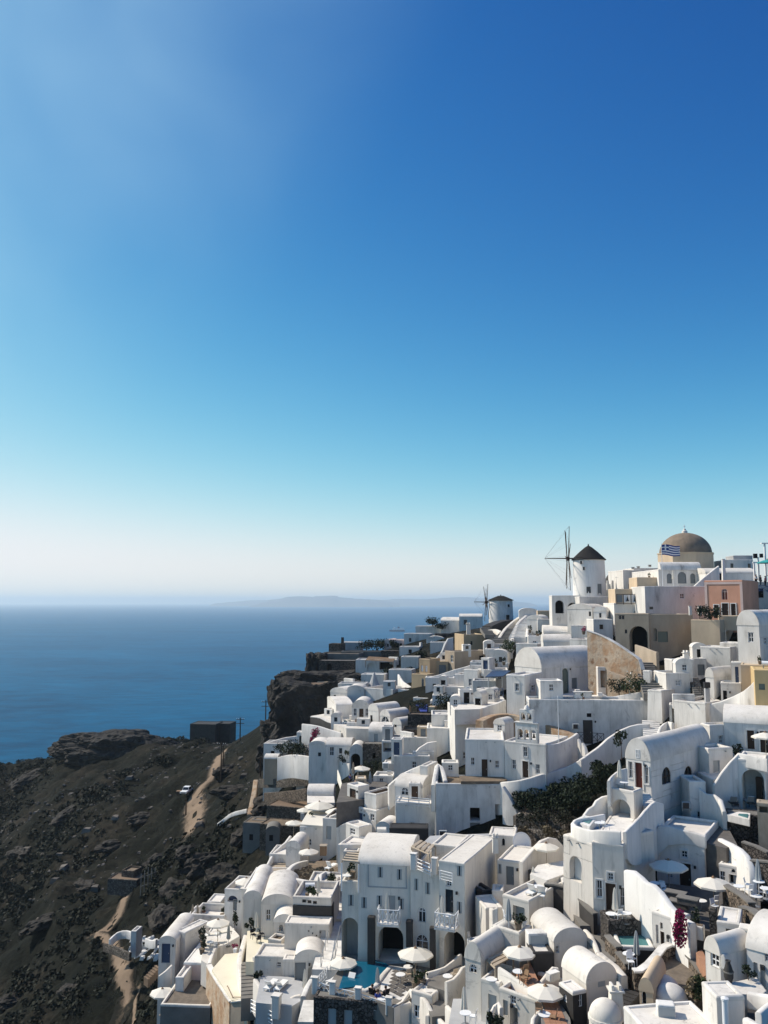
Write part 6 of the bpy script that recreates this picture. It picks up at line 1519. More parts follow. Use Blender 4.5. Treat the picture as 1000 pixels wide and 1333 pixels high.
# terrace house with clay floor
H('white terrace house with windows and doorways under the clay terrace', (650.5,706,1350,1304), 57.6,-40, d=4, par=.5, mat='cream', roof='terracotta', ops=[('F', 668,1300,7,14, 'w', 'glass'), ('F', 658,1312,6,20, 'd', 'shutter'), ('F', 669,1324,10,26, 'h', 'dark')])
swall('sloping_parapet', 'long white parapet sloping along the clay terrace house', 'wall', [(650,1258.5,61.5), (662,1266,60.8), (676,1276,60), (690,1288,59), (705,1303,58)], [4.5,4.2,3.8,3.2,3], .3, 'cream', smooth=0)
zt = W(722,1318,56).z
fl = slab('clay_terrace', [(703,1306), (712,1300), (728,1303), (742,1325), (745,1345), (706,1345)], zt, 2.5, 'concrete', structure=1)
O = Vector(fl.location); a0 = G(703,1306, zt); first = None
poly = [G(px, py, zt) for px, py in [(703.5,1306), (712,1301), (728,1303.5), (741.5,1325), (744,1345), (707,1345)]]
for i in range(-8,16):
    for j in range(-12,12):
        c_ = Vector((a0.x + i * .34, a0.y + j * .34, zt))
        if not all(inside(c_ + Vector((sx * .15, sy * .15,0))) for sx in (-1,1) for sy in (-1,1)): continue
        if first is None: first = MB().box(-.162,-.162,0,.162,.162,.04).build('tile', 'terracotta', fl); o = first
        else: o = first.copy(); C.objects.link(o); o.parent = fl
        o.location = (c_.x - O.x, c_.y - O.y, zt + .004 - O.z)
slab('patio_floor', [(672,1262), (690,1252), (706,1288), (700,1296), (688,1282)], W(690,1275,60).z, 2.5, 'terracotta', structure=1)
umbrella('cream umbrella over the orange clay terrace', (710,1282.5), 57.5,1.25)
round_table('white table under the umbrella between slate wall and white parapet', (675,1264), D=60.6); 
for i, (px, py, rz) in enumerate([(683,1262,200), (686,1270,40), (682,1272,300)]): chair(['wooden chair beside the white patio table', 'wooden armchair with its back to the clay patio steps', 'wooden armchair before the sloping parapet'][i], (px, py), rz, D=60.2 - .3 * i, mat='wood_mid')
round_table('white table on the orange clay terrace', (709,1320), D=55.6); chair('wooden chair between the clay terrace table and white parapet', (702,1312), 160, D=56, mat='wood_mid'); chair('wooden chair on the slate wall side of the clay terrace table', (720,1323), 250, D=55.2, mat='wood_mid')
swall('curved_parapet', 'white curved parapet around the clay terrace', 'wall', [(692,1345,54.6), (694,1325,55.6), (700,1318,56), (708,1314,56.2)], 2.2,.3)
swall('curved_parapet', 'scalloped grey parapet behind the orange clay terrace', 'wall', [(700,1283,60), (706,1275,60.4), (713,1266,60.6), (720,1259,61), (727,1260,61)], 3,.3)
box_thing('folded_sheet', 'white sheet folded on the bench by the scalloped parapet', 'sheet', (720,1276), (.9,.5,.5), D=60, rz=30, mat='white', parts=[('fold', -.46,-.27,.5,.4,.2,.58, 'mattress')])
# yard with the closed umbrella bottom left
umbrella('closed umbrella in the shaded yard beside the lit vault', (604,1284), 61, closed=True, hgt=2.6)
round_table('round metal table in the shaded yard', (606,1318), D=60); chair('white metal chair in the shaded yard', (616,1322), 250, D=59.6)
slab('yard_floor', [(582,1345), (590,1300), (626,1300), (650,1345)], W(606,1330,60.5).z - .5,2, 'grey_plaster', structure=1)
umbrella('closed cream umbrella at the doorway of the clay terrace house', (636,1312), 58, closed=True, hgt=2.3); bush('dark shrub at the doorway below the pale door', (645,1340), .7,.9, D=57.4, mat='leaf_dark', n=260)
swall('curved_wall', 'white shell-shaped wall before the pale door', 'wall', [(637,1322,58.6), (643,1309,59), (649,1304,59), (653,1312,58.4)], 3,.25)
# big vault, slate block, upper vault
H('large cream barrel vault with a small grey window in its end', (764.5,804,1330,1280), 56.6,22, xd=733, top='vy', rise=1.05, mat='cream', roof='cream', ops=[('F', 783,1279,9,10, 'p', 'shutter', dict(gable=1))])
H('white vaulted room behind the large cream vault', (722,765,1262,1226), 62.5,14, d=4, top='vy', rise=.8, ops=[('F', 726,1236,4,9, 'w', 'glass')])
H('black slate block with white flat top before the large cream vault', (747,764.5,1345,1291), 55.8,22, xd=729, mat='slate', roof='roof_white', parmat='roof_white', par=.06, ops=[('F', 756,1303,5,16, 'w', 'glass'), ('L', 736,1300,4,10, 'w', 'glass')])
stairs('court_steps', 'broad dark steps beside the large cream vault', (789,1250,59.8), (772,1214,66), 1.7,7, 'concrete', down=2)
swall('sloping_parapet', 'white parapet sloping down beside the large cream vault', 'wall', [(780,1240,60.6), (790,1248,59.6), (802,1258,58.4), (812,1270,57.2)], [3,3,3,2], .5)
swall('sloping_parapet', 'white parapet at the head of the broad dark steps', 'wall', [(762,1210,65), (770,1218,63.6), (776,1232,62), (779,1240,61)], 2.5,.35)
stairs('alley_steps', 'dark stepped alley edge below the cream vault end', (798,1318,54.2), (824,1290,56.4), 1.0,7, 'slate', down=2)
# stone court with jacuzzi
H('dark rubble block carrying the two-table terrace', (793,831,1232,1198), 62.6,2, name='stone_wall', cat='wall', xd=782, mat='stone_dark', roof='concrete', par=.05)
zj = W(825,1222,61.5).z
slab('court_floor', [(798,1262), (806,1232), (858,1226), (862,1240), (838,1262), (812,1272)], zj - 1.6,2, 'flagstone', structure=1)
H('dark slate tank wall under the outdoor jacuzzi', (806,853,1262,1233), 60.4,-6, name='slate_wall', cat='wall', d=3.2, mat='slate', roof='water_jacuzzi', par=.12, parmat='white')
swall('stone_wall', 'stone wall with flat coping beside the jacuzzi court steps', 'wall', [(791,1218,62), (798,1226,61), (806,1234,60)], 2,.4, 'stone_brown', cap='concrete'); swall('stone_wall', 'low stone wall beside the jacuzzi court table', 'wall', [(804,1240,59.6), (811,1248,58.8), (817,1256,58)], 2,.35, 'stone_brown', cap='concrete')
umbrella('closed grey umbrella beside the outdoor jacuzzi', (828,1211), 59.6, closed=True, mat='shutter', hgt=2.6)
round_table('white table beside the outdoor jacuzzi', (818.5,1241), D=58.8); chair('white chair beside the outdoor jacuzzi table', (823,1247), 20, D=58.6); chair('second white chair before the jacuzzi table', (821,1251), 0, D=58)
swall('stone_wall', 'tall curved rubble wall with pale coping below the white basement', 'wall', [(824,1263,57), (833,1263,57), (845,1256,57.4), (855,1244,58.2), (863,1233,59), (872,1229,59.4), (886,1233,59.4)], [3,4,5,6,6.5,6.5,6], .5, 'stone_brown', cap='white_worn')
swall('stone_wall', 'brown rubble wall falling towards the weathered vault', 'wall', [(886,1232,59.4), (900,1246,57.8), (913,1262,56), (921,1275,55)], [6,5.5,5,4], .5, 'stone_brown', cap='concrete')
slab('bank', [(845,1290), (860,1250), (886,1245), (925,1290), (900,1310), (860,1310)], W(885,1285,55).z, 3, 'gravel', structure=1)
bush('crimson bougainvillea climbing beside the curved retaining wall', (879,1231), .8,1.7, D=57.6, mat='leaf_dark', n=140, lr=.11, petal='petal', np_=900, ry=.4)
bush('dark climber beside the crimson bougainvillea', (896,1222), .8,1.6, D=58.8, mat='leaf_dark', n=420, lr=.1)
bush('dry straw-coloured grass tuft above the weathered vault', (902,1298), 1.0,1.1, D=53.4, mat='leaf_dry', n=600, lr=.13); bush('green shrub below the white tall-window vault', (918,1296), 1.0,1.0, D=53, mat='leaf', n=520, lr=.11)
box_thing('planter', 'white planter box behind the crimson bougainvillea', 'planter', (909,1222), (.8,.6,.9), D=58, rz=-30, mat='white', parts=[('soil', -.33,-.23,.9,.33,.23,.93, 'earth')])
slab('clay_floor', [(906,1240), (914,1236), (920,1248), (920,1266)], W(914,1245,56).z, 2, 'terracotta', structure=1)
# white boxes at the lower right
H('white room with a wide dark opening above the tall-window vault', (934.5,965,1238,1203), 55.6,-26, d=3, par=.1, ops=[('F', 953.5,1217,17,14, 'h', 'glass', dict(depth=.3))])
H('dark stone pier beside the white room', (925,934.5,1240,1186), 56.4,-26, name='pier', cat='pier', d=.8, mat='stone_dark', roof='concrete', par=.05)
box_thing('slatted_box', 'white slatted utility box beside the stone terrace', 'box', (976,1228), (1.1,.9,1.0), D=53.6, rz=-26, mat='white', parts=[('slat', -.5,-.48,.15 + .2 * i, .5,-.455,.25 + .2 * i, 'shutter') for i in range(4)])
H('white vault with a tall window facing the curved rubble wall', (920,940,1300,1244), 51.8,-62, xd=978, top='vy', rise=.85, ops=[('F', 930.5,1247,11,23, 'w', 'glass')])
H('white vaulted house with blue-shadowed doorways at the edge of the terrace', (974,1030,1300,1248), 50.6,-42, d=5, top='vx', rise=1.3, ops=[('F', 984,1268,5,30, 'd', 'shutter'), ('F', 993,1272,6,32, 'd', 'shutter'), ('F', 998,1244,5,14, 'w', 'glass')])
swall('parapet_wall', 'white diagonal rib wall across the tall-window vault roof', 'wall', [(941,1243,51.6), (956,1237,53), (972,1230,54.6)], .8,.25, smooth=0)
zt = W(955,1285,49.5).z
slab('terrace_floor', [(938,1282), (985,1272), (998,1290), (990,1296), (940,1292)], zt, 2.5, 'roof_white', structure=1)
p = G(949,1279, zt); root = thing('vase', 'tall dark clay vase on the white terrace edge', 'vase', p)
MB().lathe([(.001,0), (.16,0), (.26,.3), (.27,.6), (.17,.95), (.11,1.1), (.16,1.2), (.12,1.2), (.001,1.0)], 14).build('jar', 'slate', root, smooth=True); MB().lathe([(.28,.55), (.3,.6), (.28,.65)], 14).build('band', 'concrete', root)
bush('dark round potted shrub in the corner of the white terrace', (974,1276), .45,.6, z=zt, mat='leaf_dark', n=220, lr=.08)
rf = H('white house with a broad flat roof and skylight box', (846,940,1400,1345), 46.2,8, d=3.1, par=.1, roof='roof_white')
box_thing('skylight_box', 'white cubic skylight box with grey grille on the broad flat roof', 'skylight', (867,1325), (.95,.7,.8), z=rf['org'].z + rf['h'] - .3, rz=-10, mat='white_clean', parts=[('grille', -.42,-.425,.12,.42,-.405,.72, 'shutter')])
H('tall white block with a lit flat top at the corner of the broad roof', (937,973.5,1400,1297), 46.4,3, d=1.8, par=.06, name='chimney_block', cat='house')
p = W(945.5,1345,45.9); root = thing('downpipe', 'fat white pipe rising beside the tall white block', 'pipe', p); MB().cyl((0,0,-1), (0,0, zat(p, 1299) - p.z), .16, n=14).build('pipe', 'white_paint', root, smooth=40); MB().lathe([(.2, zat(p, 1299) - p.z - .1), (.2, zat(p, 1299) - p.z), (.001, zat(p, 1299) - p.z + .08)], 14).build('cap', 'white_paint', root)
swall('parapet_wall', 'white parapet between the broad roof and the tall-window vault', 'wall', [(921,1288,50.6), (929,1292,49.6), (937,1299,48)], 2.5,.3, smooth=0)
swall('terrace_beam', 'white beam wall crossing beside the tall block', 'wall', [(973,1291,47.4), (990,1294,47), (1010,1297,46.4)], .8,.4, smooth=0)
swall('terrace_beam', 'white stub wall below the crossing beam', 'wall', [(970,1324,44.4), (985,1332,43.6), (1000,1345,42.6)], 1.5,.4, smooth=0); swall('terrace_beam', 'white sloping wall at the corner below the crossing beam', 'wall', [(987,1318,44.8), (1010,1300,46)], 1.2,.35, smooth=0)
slab('yard_floor', [(972,1345), (974,1300), (1030,1298), (1030,1345)], W(985,1315,46).z - 1,2, 'slate', structure=1)
# weathered vault, oven dome and chimney
H('weathered beige vault with a black half-round door', (834,852,1345,1292), 52.6,-30, d=3.5, top='vy', rise=.7, mat='peach', roof='peach', ops=[('F', 838.5,1299,6,16, 'a', 'dark')])
def small_dome(label, at, D, r, mat, hz=1.0):
    p = W(at[0], at[1], D); root = thing('dome', label, 'dome', p)
    MB().lathe([(r, -2), (r, 0)] + [(r * math.cos(a), r * hz * math.sin(a)) for a in [i * math.pi / 20 for i in range(1,10)]] + [(.001, r * hz)], 24).build('shell', mat, root, smooth=60); MB().lathe([(r * 1.06,-.2), (r * 1.06,0), (r, .02)], 24).build('rim', mat, root)
    return root
small_dome('weathered beige dome behind the half-round door', (861,1288), 55,1.15, 'white_worn', .75); small_dome('smaller weathered dome beside the beige dome', (873,1296), 53.5,.95, 'white_worn', .7); small_dome('white oven dome beside the chimney in the alley', (788,1322), 52.4,.95, 'cream')
chimney('white tapering chimney with crown beside the oven dome', (802,1312), 53,.75,1.0, mat='cream')
slab('yard_floor', [(760,1345), (800,1300), (840,1285), (850,1345)], W(800,1320,54).z - 1.2,2, 'earth', structure=1)
# ------------------------------------------------------------------ lower left cluster
H('white vaulted house with two blue windows above the cream terrace', (339.5,382,1222,1177), 92,2, d=8, top='vy', rise=.95, ops=[('F', 349.3,1191,6,14, 'w', 'glass'), ('F', 361.5,1190,6,9, 'w', 'glass')])
H('white house with plain grey shaded front beside the cream terrace', (316,340.5,1220,1170), 94,0, d=9, top='vy', rise=.8)
H('small white side vault before the two-window vault', (356,384,1224,1200), 89.5,0, d=3, top='vy', rise=.7, ops=[('F', 366,1208,5,8, 'n', 'white')])
H('black slate wall panel under the fretwork terrace', (381,431.5,1215,1180), 87.6,-6, name='slate_wall', cat='wall', d=1.5, mat='slate', roof='white', par=.05)
H('white fretwork terrace parapet above the black slate panel', (381,431.5,1184,1168.5), 87.75,-6, name='terrace_parapet', cat='terrace', d=5, par=.7, ops=[('F', 396,1173,5,4, 'p', 'slate'), ('F', 403,1174,5,4, 'p', 'slate'), ('F', 410,1175,5,4, 'p', 'slate')])
umbrella('closed umbrella on the fretwork terrace', (415,1141), 89, closed=True, hgt=2.7)
bush('leafy green plant on the fretwork terrace', (406,1166), .6,.7, D=89.5, n=240); potted('green potted plant beside the fretwork terrace lounger', (400,1168), D=90, s=.9)
H('white wall with round vent holes below the black slate panel', (370,429,1252,1203), 85.6,-5, d=2, par=.1, ops=[('F', 402 + 5 * i, 1212 + (i * 3) % 7,1.6,2, 'p', 'dark') for i in range(4)] + [('F', 420,1217,8,12, 'p', 'grey_plaster')])
stairs('long_steps', 'long white stair flight beside the hotel with handrails', (424.5,1262,78.5), (438.5,1200,90), 2.5,14, 'white_worn', down=2)
stairs('long_steps', 'upper cream stair flight climbing past the hotel corner balcony', (438.5,1197,90.5), (442,1146,101), 2.2,11, 'cream', down=2)
fence('handrail', 'grey handrail on the slate wall side of the long white stairs', 'railing', [(418,1246,79), (433,1192,90)], 1.0, 'metal_grey', 'none', 2.0); fence('handrail', 'grey handrail on the hotel side of the long white stairs', 'railing', [(431,1250,78), (446,1196,89)], 1.0, 'metal_grey', 'none', 2.0)
H('cave entrance with fanlight arch beside the long stairs', (383,421,1300,1250), 81.4,2, d=3, top='vy', rise=.85, ops=[('F', 389,1246,11,7, 'p', 'glass', dict(gable=1)), ('F', 391,1274,14,42, 'd', 'door_grey'), ('F', 405,1276,8,36, 'n', 'white_worn')])
H('shaded white room with a tiny window behind the two loungers', (331,383,1300,1246), 83.6,-6, d=3, par=.2, ops=[('F', 363,1256,5.5,7, 'w', 'glass')])
H('white ledge block beside the fanlight arch', (368,384,1262,1249), 82.2,-4, d=1.2, par=.05); chimney('flat white chimney block above the fanlight arch', (402,1232), 84,.9,.5, top=False)
swall('stepped_parapet', 'stepped white parapet between the cream terrace and the lounger court', 'wall', [(330,1246,86), (338,1243,86.5), (346,1238,87.5), (356,1232,89), (368,1226,90)], 2.5,.35)
zl = W(358,1288,79.5).z
slab('court_floor', [(333,1305), (340,1270), (385,1272), (412,1290), (380,1310)], zl, 2.5, 'grey_plaster', structure=1)
lounger('blue-white lounger on the sunken court beside its twin', (353,1285), 160, z=zl, up=45, group=None); lounger('white lounger nearest the fanlight arch on the sunken court', (366,1286), 160, z=zl, up=45)
swall('curved_parapet', 'white parapet with curled end below the two loungers', 'wall', [(332,1274,81.6), (337,1282,80.6), (341,1290,79.6)], 3,.4); swall('sloping_parapet', 'white front parapet of the sunken lounger court', 'wall', [(360,1308,77.5), (372,1302,77.8), (384,1296,78), (391,1295,78)], 3.5,.35, smooth=0)
fence('railing', 'white balustrade below the curled parapet', 'railing', [(327,1301,78.6), (342,1310,77.4), (355,1318,76.4)], 1.1, 'white_paint', 'thick', 1.4)
box_thing('gate_pier', 'white gate pier at the end of the balustrade', 'pier', (360,1325), (.7,.7,1.8), D=76.6, rz=-15, mat='white', parts=[('cap', -.4,-.4,1.8,.4,.4,1.95, 'white')])
umbrella('closed umbrella beside the fanlight arch', (397,1261), 79, closed=True, hgt=2.5); swall('curved_wall', 'white rounded wall along the foot of the long stairs', 'wall', [(395,1297,76.5), (400,1284,78), (408,1270,79), (420,1256,80.5)], [4,3.5,3,2.5], .5, 'white_worn')
stairs('long_steps', 'pale steps below the rounded stair wall', (398,1330,72), (405,1302,76), 1.3,7, 'white_worn', down=2)
bush('dark plant in the sunken court corner', (336,1275), .5,.7, D=82, mat='leaf_dark', n=180)
# cream terraces with the brown retaining wall
zc = W(300,1270,89).z
slab('cream_terrace', [(276,1262), (293,1242), (313,1240), (322,1306), (302,1302)], zc, 3, 'cream_floor', structure=1)
swall('retaining_wall', 'tall brown plaster retaining wall with pale coping below the cream terrace', 'wall', [(271.5,1256,92.5), (281,1272,89.4), (292,1289,86.4), (302,1304,84)], [10,9.5,9,8.5], .5, 'ruin', smooth=0, cap='white')
swall('retaining_wall', 'dark shaded end of the tall brown retaining wall', 'wall', [(302,1304,84), (316,1302,83.6), (325,1299,83.4)], 8,.5, 'tan', smooth=0, cap='cream')
fence('railing', 'brown metal handrail at the corner of the cream terrace', 'railing', [(296,1283,86.6), (303,1298,84.2), (322,1298,83.4)], .9, 'wood_mid', 'none', 2)
swall('curved_parapet', 'white curved parapet sheltering the cream terrace', 'wall', [(272.5,1254,93), (276,1244,95), (282,1231,97.2), (292,1229,98), (300,1224,98.8), (311,1218,99.6)], 1.9,.4)
swall('parapet_wall', 'thick white wavy wall between the two cream terraces', 'wall', [(322,1211,95), (319,1222,93), (315,1236,90.6), (312,1250,88.6), (314,1266,86.6), (317,1282,84.8), (319,1296,83.4)], [1.8,2,2.2,2.4,2.6,2.8,3], .55)
potted('red flowering pot by the thick wavy wall', (306,1240), D=90.6, mat='petal', pot='white_paint')
slab('cream_terrace', [(320,1252), (322,1212), (340,1207), (362,1222), (350,1240), (334,1252)], W(335,1230,90).z, 2.5, 'cream_floor', structure=1)
umbrella('closed umbrella on the upper cream terrace', (334,1187), 92, closed=True, hgt=2.8)
for i, (px, py, rz) in enumerate([(330,1216,40), (337,1222,200), (341,1215,120)]): chair(['dark rattan chair by the closed umbrella on the cream terrace', 'dark rattan chair facing the two-window vault', 'dark rattan chair beside the small side vault'][i], (px, py), rz, D=90.8 - i * .3, mat='black_cloth')
bush('dark shrub against the grey shaded front', (326,1210), .7,.8, D=93, mat='leaf_dark', n=260)
stairs('garden_steps', 'grey-green steps below the upper cream terrace', (326,1300,82), (325,1252,88.5), 1.7,10, 'concrete', down=2)
H('white planter box on the edge of the upper cream terrace', (349,366,1240,1224), 87.5,-20, name='planter', cat='planter', d=1.6, par=.3, roof='earth')
# gravel roof and blue door house
H('low dark house with a gravel roof and pale rim', (208,273,1350,1309), 89.5,-4, d=8, mat='concrete', roof='gravel', par=.2, parmat='cream')
H('white vaulted house with a navy door at the edge of the slope', (206,228,1262,1226), 98.5,-4, d=7, top='vy', rise=.55, ops=[('F', 216,1241,11,25, 'd', 'door_navy')])
H('white house with a long lit roof next to the navy door house', (238.5,272,1282,1254), 95.5,-6, d=10, mat='pale_pink', roof='white_clean', parmat='white_clean', par=.08)
H('white slab wall between the navy door house and the lit roof', (228,240,1270,1214), 100,-30, d=4, par=.1)
H('white upper room behind the lit roof house', (233,262,1232,1203), 106,-6, d=6, par=.15)
umbrella('cream umbrella beyond the gravel roof on the slope', (211.5,1286.5), 93,1.3)
umbrella('large cream umbrella over the loungers of the small terrace', (284,1196.5), 97,1.32)
slab('terrace_floor', [(262,1250), (268,1215), (300,1205), (312,1218), (282,1236), (272,1256)], W(285,1225,98).z - .4,2.5, 'roof_white', structure=1)
lounger('cream lounger under the large cream umbrella', (291,1213), 120, D=98.5, mat='canvas'); lounger('cream lounger beside the dark pots', (277,1216), 100, D=98.8, mat='canvas')
round_table('white table under the large cream umbrella', (274,1226), D=97.6); chair('white chair beside the lounger terrace table', (281,1230), 190, D=97)
for i, (px, py) in enumerate([(263,1222), (264,1232), (263,1242)]): potted(['upper dark potted bush along the lit roof', 'middle dark potted bush along the lit roof', 'lower dark potted bush along the lit roof'][i], (px, py), D=98 - i, mat='leaf_dark', s=1.3)
H('white parapet room with a blue wall niche above the lounger terrace', (248,292,1216,1192), 106,-8, d=4, par=.9, roof='roof_white', ops=[('F', 251,1201,4,9, 'd', 'door_navy')])
H('little white kiosk with a bright blue door', (269,287,1196,1174), 112,-6, d=3, par=.15, ops=[('F', 278.5,1182,9,12, 'd', 'door_blue')])
H('white stair house with blue shadowed panels below the cream umbrella', (292,316,1190,1158), 106,-10, d=5, par=.8, ops=[('F', 303,1170,13,8, 'n', 'door_navy'), ('F', 306,1178,5,14, 'd', 'door_grey')])  # niche back coloured navy to paint a shadowed panel
for px in (251,257.5): umbrella('closed tan umbrella behind the white parapet room', (px, 1177), 108, closed=True, mat='wood_pale', hgt=2.2, group='closed tan umbrellas behind the parapet room')
umbrella('cream umbrella standing behind the plain grey fronted house', (321,1142.5), 107,1.45)
potted('dark potted shrub beside the bright blue door', (290,1196), D=108, mat='leaf_dark', s=1.3)
bush('dark cypress-like shrub beside the white stair house', (305,1206), .5,1.4, D=101, mat='leaf_dark', n=260); umbrella('closed dark umbrella on the lounger terrace', (298,1203), 98, closed=True, mat='shutter', hgt=2.4)
swall('stair_wall', 'cream sloped wall on the grass below the navy door', 'wall', [(207,1270,96), (215,1264,96), (224,1256,96.5)], 2,.35, 'cream')
H('narrow white yard beside the pale pink wall', (228,239,1290,1272), 93,-5, d=3, par=.2)
stairs('field_steps', 'rough earth steps climbing to the navy door', (190,1275,100), (206,1258,101), 1.0,6, 'dust')
# ruined white walls on the path
swall('ruined_wall', 'broken white wall beside the bend of the dirt path', 'wall', [(143,1223,138), (152,1214,139), (165,1211,138.6), (174,1214,137.6)], 1.2,.4, 'white_worn'); swall('ruined_wall', 'low grey stone wall lining the dirt path', 'wall', [(136,1228,135), (150,1232,133), (170,1240,130)], 1.2,.4, 'stone_grey')
swall('ruined_wall', 'stub of crumbled white wall between path and navy door house', 'wall', [(190,1221,131.5), (197,1224,130.5), (204,1223,129.6)], 1.2,.35, 'white_worn')
rb_ = MB(); rq = random.Random(3)
for i in range(150):
    px, py = rq.uniform(170,206), rq.uniform(1222,1248); g_ = ground(px, py); sz = rq.uniform(.15,.55)
    rb_.add([(g_.x + x * sz * rq.uniform(.6,1.2), g_.y + y * sz * rq.uniform(.6,1.2), g_.z + z * sz * rq.uniform(.6,1.3)) for x, y, z in [(-1,-1,-.5), (1,-1,-.5), (1,1,-.5), (-1,1,-.5), (-.6,-.5,.8), (.6,-.6,.7), (.5,.6,.9), (-.5,.5,.7)]], [(0,1,5,4), (1,2,6,5), (2,3,7,6), (3,0,4,7), (4,5,6,7)])
tag(rb_.build('rubble_heap', 'white_worn', kind='stuff'), 'heap of tumbled whitewashed stones by the dirt path', 'rubble')
H('ruined white hut corner by the dirt path', (170,177,1236,1212), 134,-10, d=2, name='ruined_hut', cat='ruin', par=.2, sink=1.2)
# curved terrace with rubble, slat pergola, white stairs
swall('curved_parapet', 'long rounded white parapet of the rubble terrace', 'wall', [(400,1120,106.5), (390,1122,105), (380,1127,103), (375.5,1134,101), (380,1141,99.2), (392,1145,98.2), (405,1147,97.6), (417,1149,97)], 2.6,.55)
zq = W(400,1138,101).z
slab('terrace_floor', [(378,1142), (380,1130), (398,1121), (440,1120), (440,1150), (416,1153)], zq - .6,2.5, 'earth', structure=1)
swall('curved_parapet', 'white parapet hooking round the green shrub', 'wall', [(417,1149,97), (418,1138,98.4), (424,1134,99.2), (433,1137,98.8), (441,1142,98)], 2,.4)
bush('green shrub inside the hooked white parapet', (428,1150), .9,1.0, D=97.5, n=420, lr=.1)
umbrella('cream umbrella above the rubble terrace', (402,1104.5), 105,1.25)
mb = MB()
for i in range(260):
    px, py = random.uniform(385,436), random.uniform(1126,1143); p = G(px, py, zq); s = random.uniform(.08,.28)
    mb.add([(p.x + x * s, p.y + y * s, zq - .6 + z * s * 1.4 + .1) for x, y, z in [(-1,-1,0), (1,-.8,0), (1,1,0), (-.8,1,0), (-.5,-.4,1), (.5,-.3,1.1), (.4,.5,.9), (-.4,.5,1)]], [(0,1,5,4), (1,2,6,5), (2,3,7,6), (3,0,4,7), (4,5,6,7)])
tag(mb.build('rubble_heap', 'leaf_dry', kind='stuff'), 'heap of brown rubble and dry stems on the curved terrace', 'rubble')
lounger('white lounger leaning at the edge of the rubble terrace', (431,1127), 150, D=101, up=60)
box_thing('crate', 'brown wooden crate beside the rubble terrace umbrella', 'crate', (421,1113), (.8,.8,1.1), D=104, mat='wood_mid', parts=[('lid', -.45,-.45,1.1,.45,.45,1.18, 'wood_pale')])
pergola('pergola', 'sloping wood slat deck roof beside the white stair frame', [(343,1138), (372,1139), (373,1121), (357,1121)], W(358,1130,108).z, 4, 'wood_pale', 2.4,.8, postmat='white_paint')
swall('stair_wall', 'white stringer wall climbing beside the slat roof', 'wall', [(338,1147,104.5), (346,1130,107.5), (356,1110,111), (372,1096,114), (378,1088,116)], [2.5,2,1.6,1.4,1.2], .35, smooth=0)
H('white pavilion behind the slat roof with blue shadows', (350,379,1150,1112), 110,-6, d=4, top='flat', par=.2, ops=[('F', 366,1124,5,14, 'w', 'white_worn'), ('F', 358,1144,8,8, 'd', 'door_navy')])
H('white rounded cabin above the slat roof', (372,391,1130,1104), 108,-10, d=4, top='vy', rise=.8)
H('long white low roof beside the rubble terrace', (315,376,1175,1158), 100,-3, d=8, par=.1, roof='white_clean')
H('white flat terrace roof before the fretwork terrace', (398,442,1172,1154), 95,-5, d=5, par=.25)
# restaurant terraces further up
slab('canvas_roof', [(391,1073), (402,1055), (432,1058), (420,1075)], W(408,1064,118).z, .15, 'canvas', 'flat white canvas roof between the restaurant umbrellas', 'awning')
umbrella('wide square cream umbrella of the upper restaurant terrace', (416,1043), 121,2.1, hgt=3); umbrella('cream umbrella at the outer corner of the restaurant terrace', (382.5,1067.5), 119,1.2); umbrella('cream umbrella beside the wide square umbrella', (438,1051.5), 117,1.5); umbrella('cream umbrella half hidden behind the wide square one', (397,1051), 123,1.2)
H('white blue-shaded wall below the canvas roof', (390,421,1112,1076), 114,-4, d=5, par=.2)
H('rounded white house with a blue-grey window beside the canvas roof', (420,442,1112,1066), 111,-14, d=5, par=.6, roof='earth', ops=[('F', 428,1084,6.5,17, 'p', 'shutter')])
swall('curved_parapet', 'looping white parapet around the small brown terrace', 'wall', [(424,1068,112), (430,1062,113), (440,1058,113), (446,1063,111), (456,1072,109), (462,1085,107), (470,1096,105)], [1.6,1.8,2,4,5,5,5], .5)
H('white bulging flank wall below the looping parapet', (438,472,1125,1086), 105.5,-20, d=4, top='vy', rise=1.0)
stairs('terrace_steps', 'narrow dark steps between the looping parapet and the navy door', (475,1100,103.5), (461,1074,110), 1.5,9, 'white_worn', down=1.5)
umbrella('closed umbrella on the small brown terrace', (458,1048), 110, closed=True, mat='wood_pale', hgt=2.4)
H('tall white house with navy door and one window beside the stairs', (465,490,1112,1055), 106.5,-40, xd=514, par=.3, ops=[('F', 468.5,1072,7,28, 'd', 'door_navy'), ('F', 484.5,1064,5,9, 'w', 'glass')])
H('white upper storey above the navy door house', (474.5,490,1060,1034), 107.2,-40, xd=518, par=.9, roof='earth')
H('white porch vault above the navy door', (464,477,1060,1050), 109,-40, d=3, top='vy', rise=.7)
H('small white house with curved parapet under the hotel pergola', (440,470,1128,1102), 99,-20, d=4, par=.2)
H('white bench house below the navy door house with a dark opening', (490,508,1105,1078), 99,-20, d=3, top='vy', rise=.6, ops=[('F', 503,1092,5,8, 'p', 'dark')])
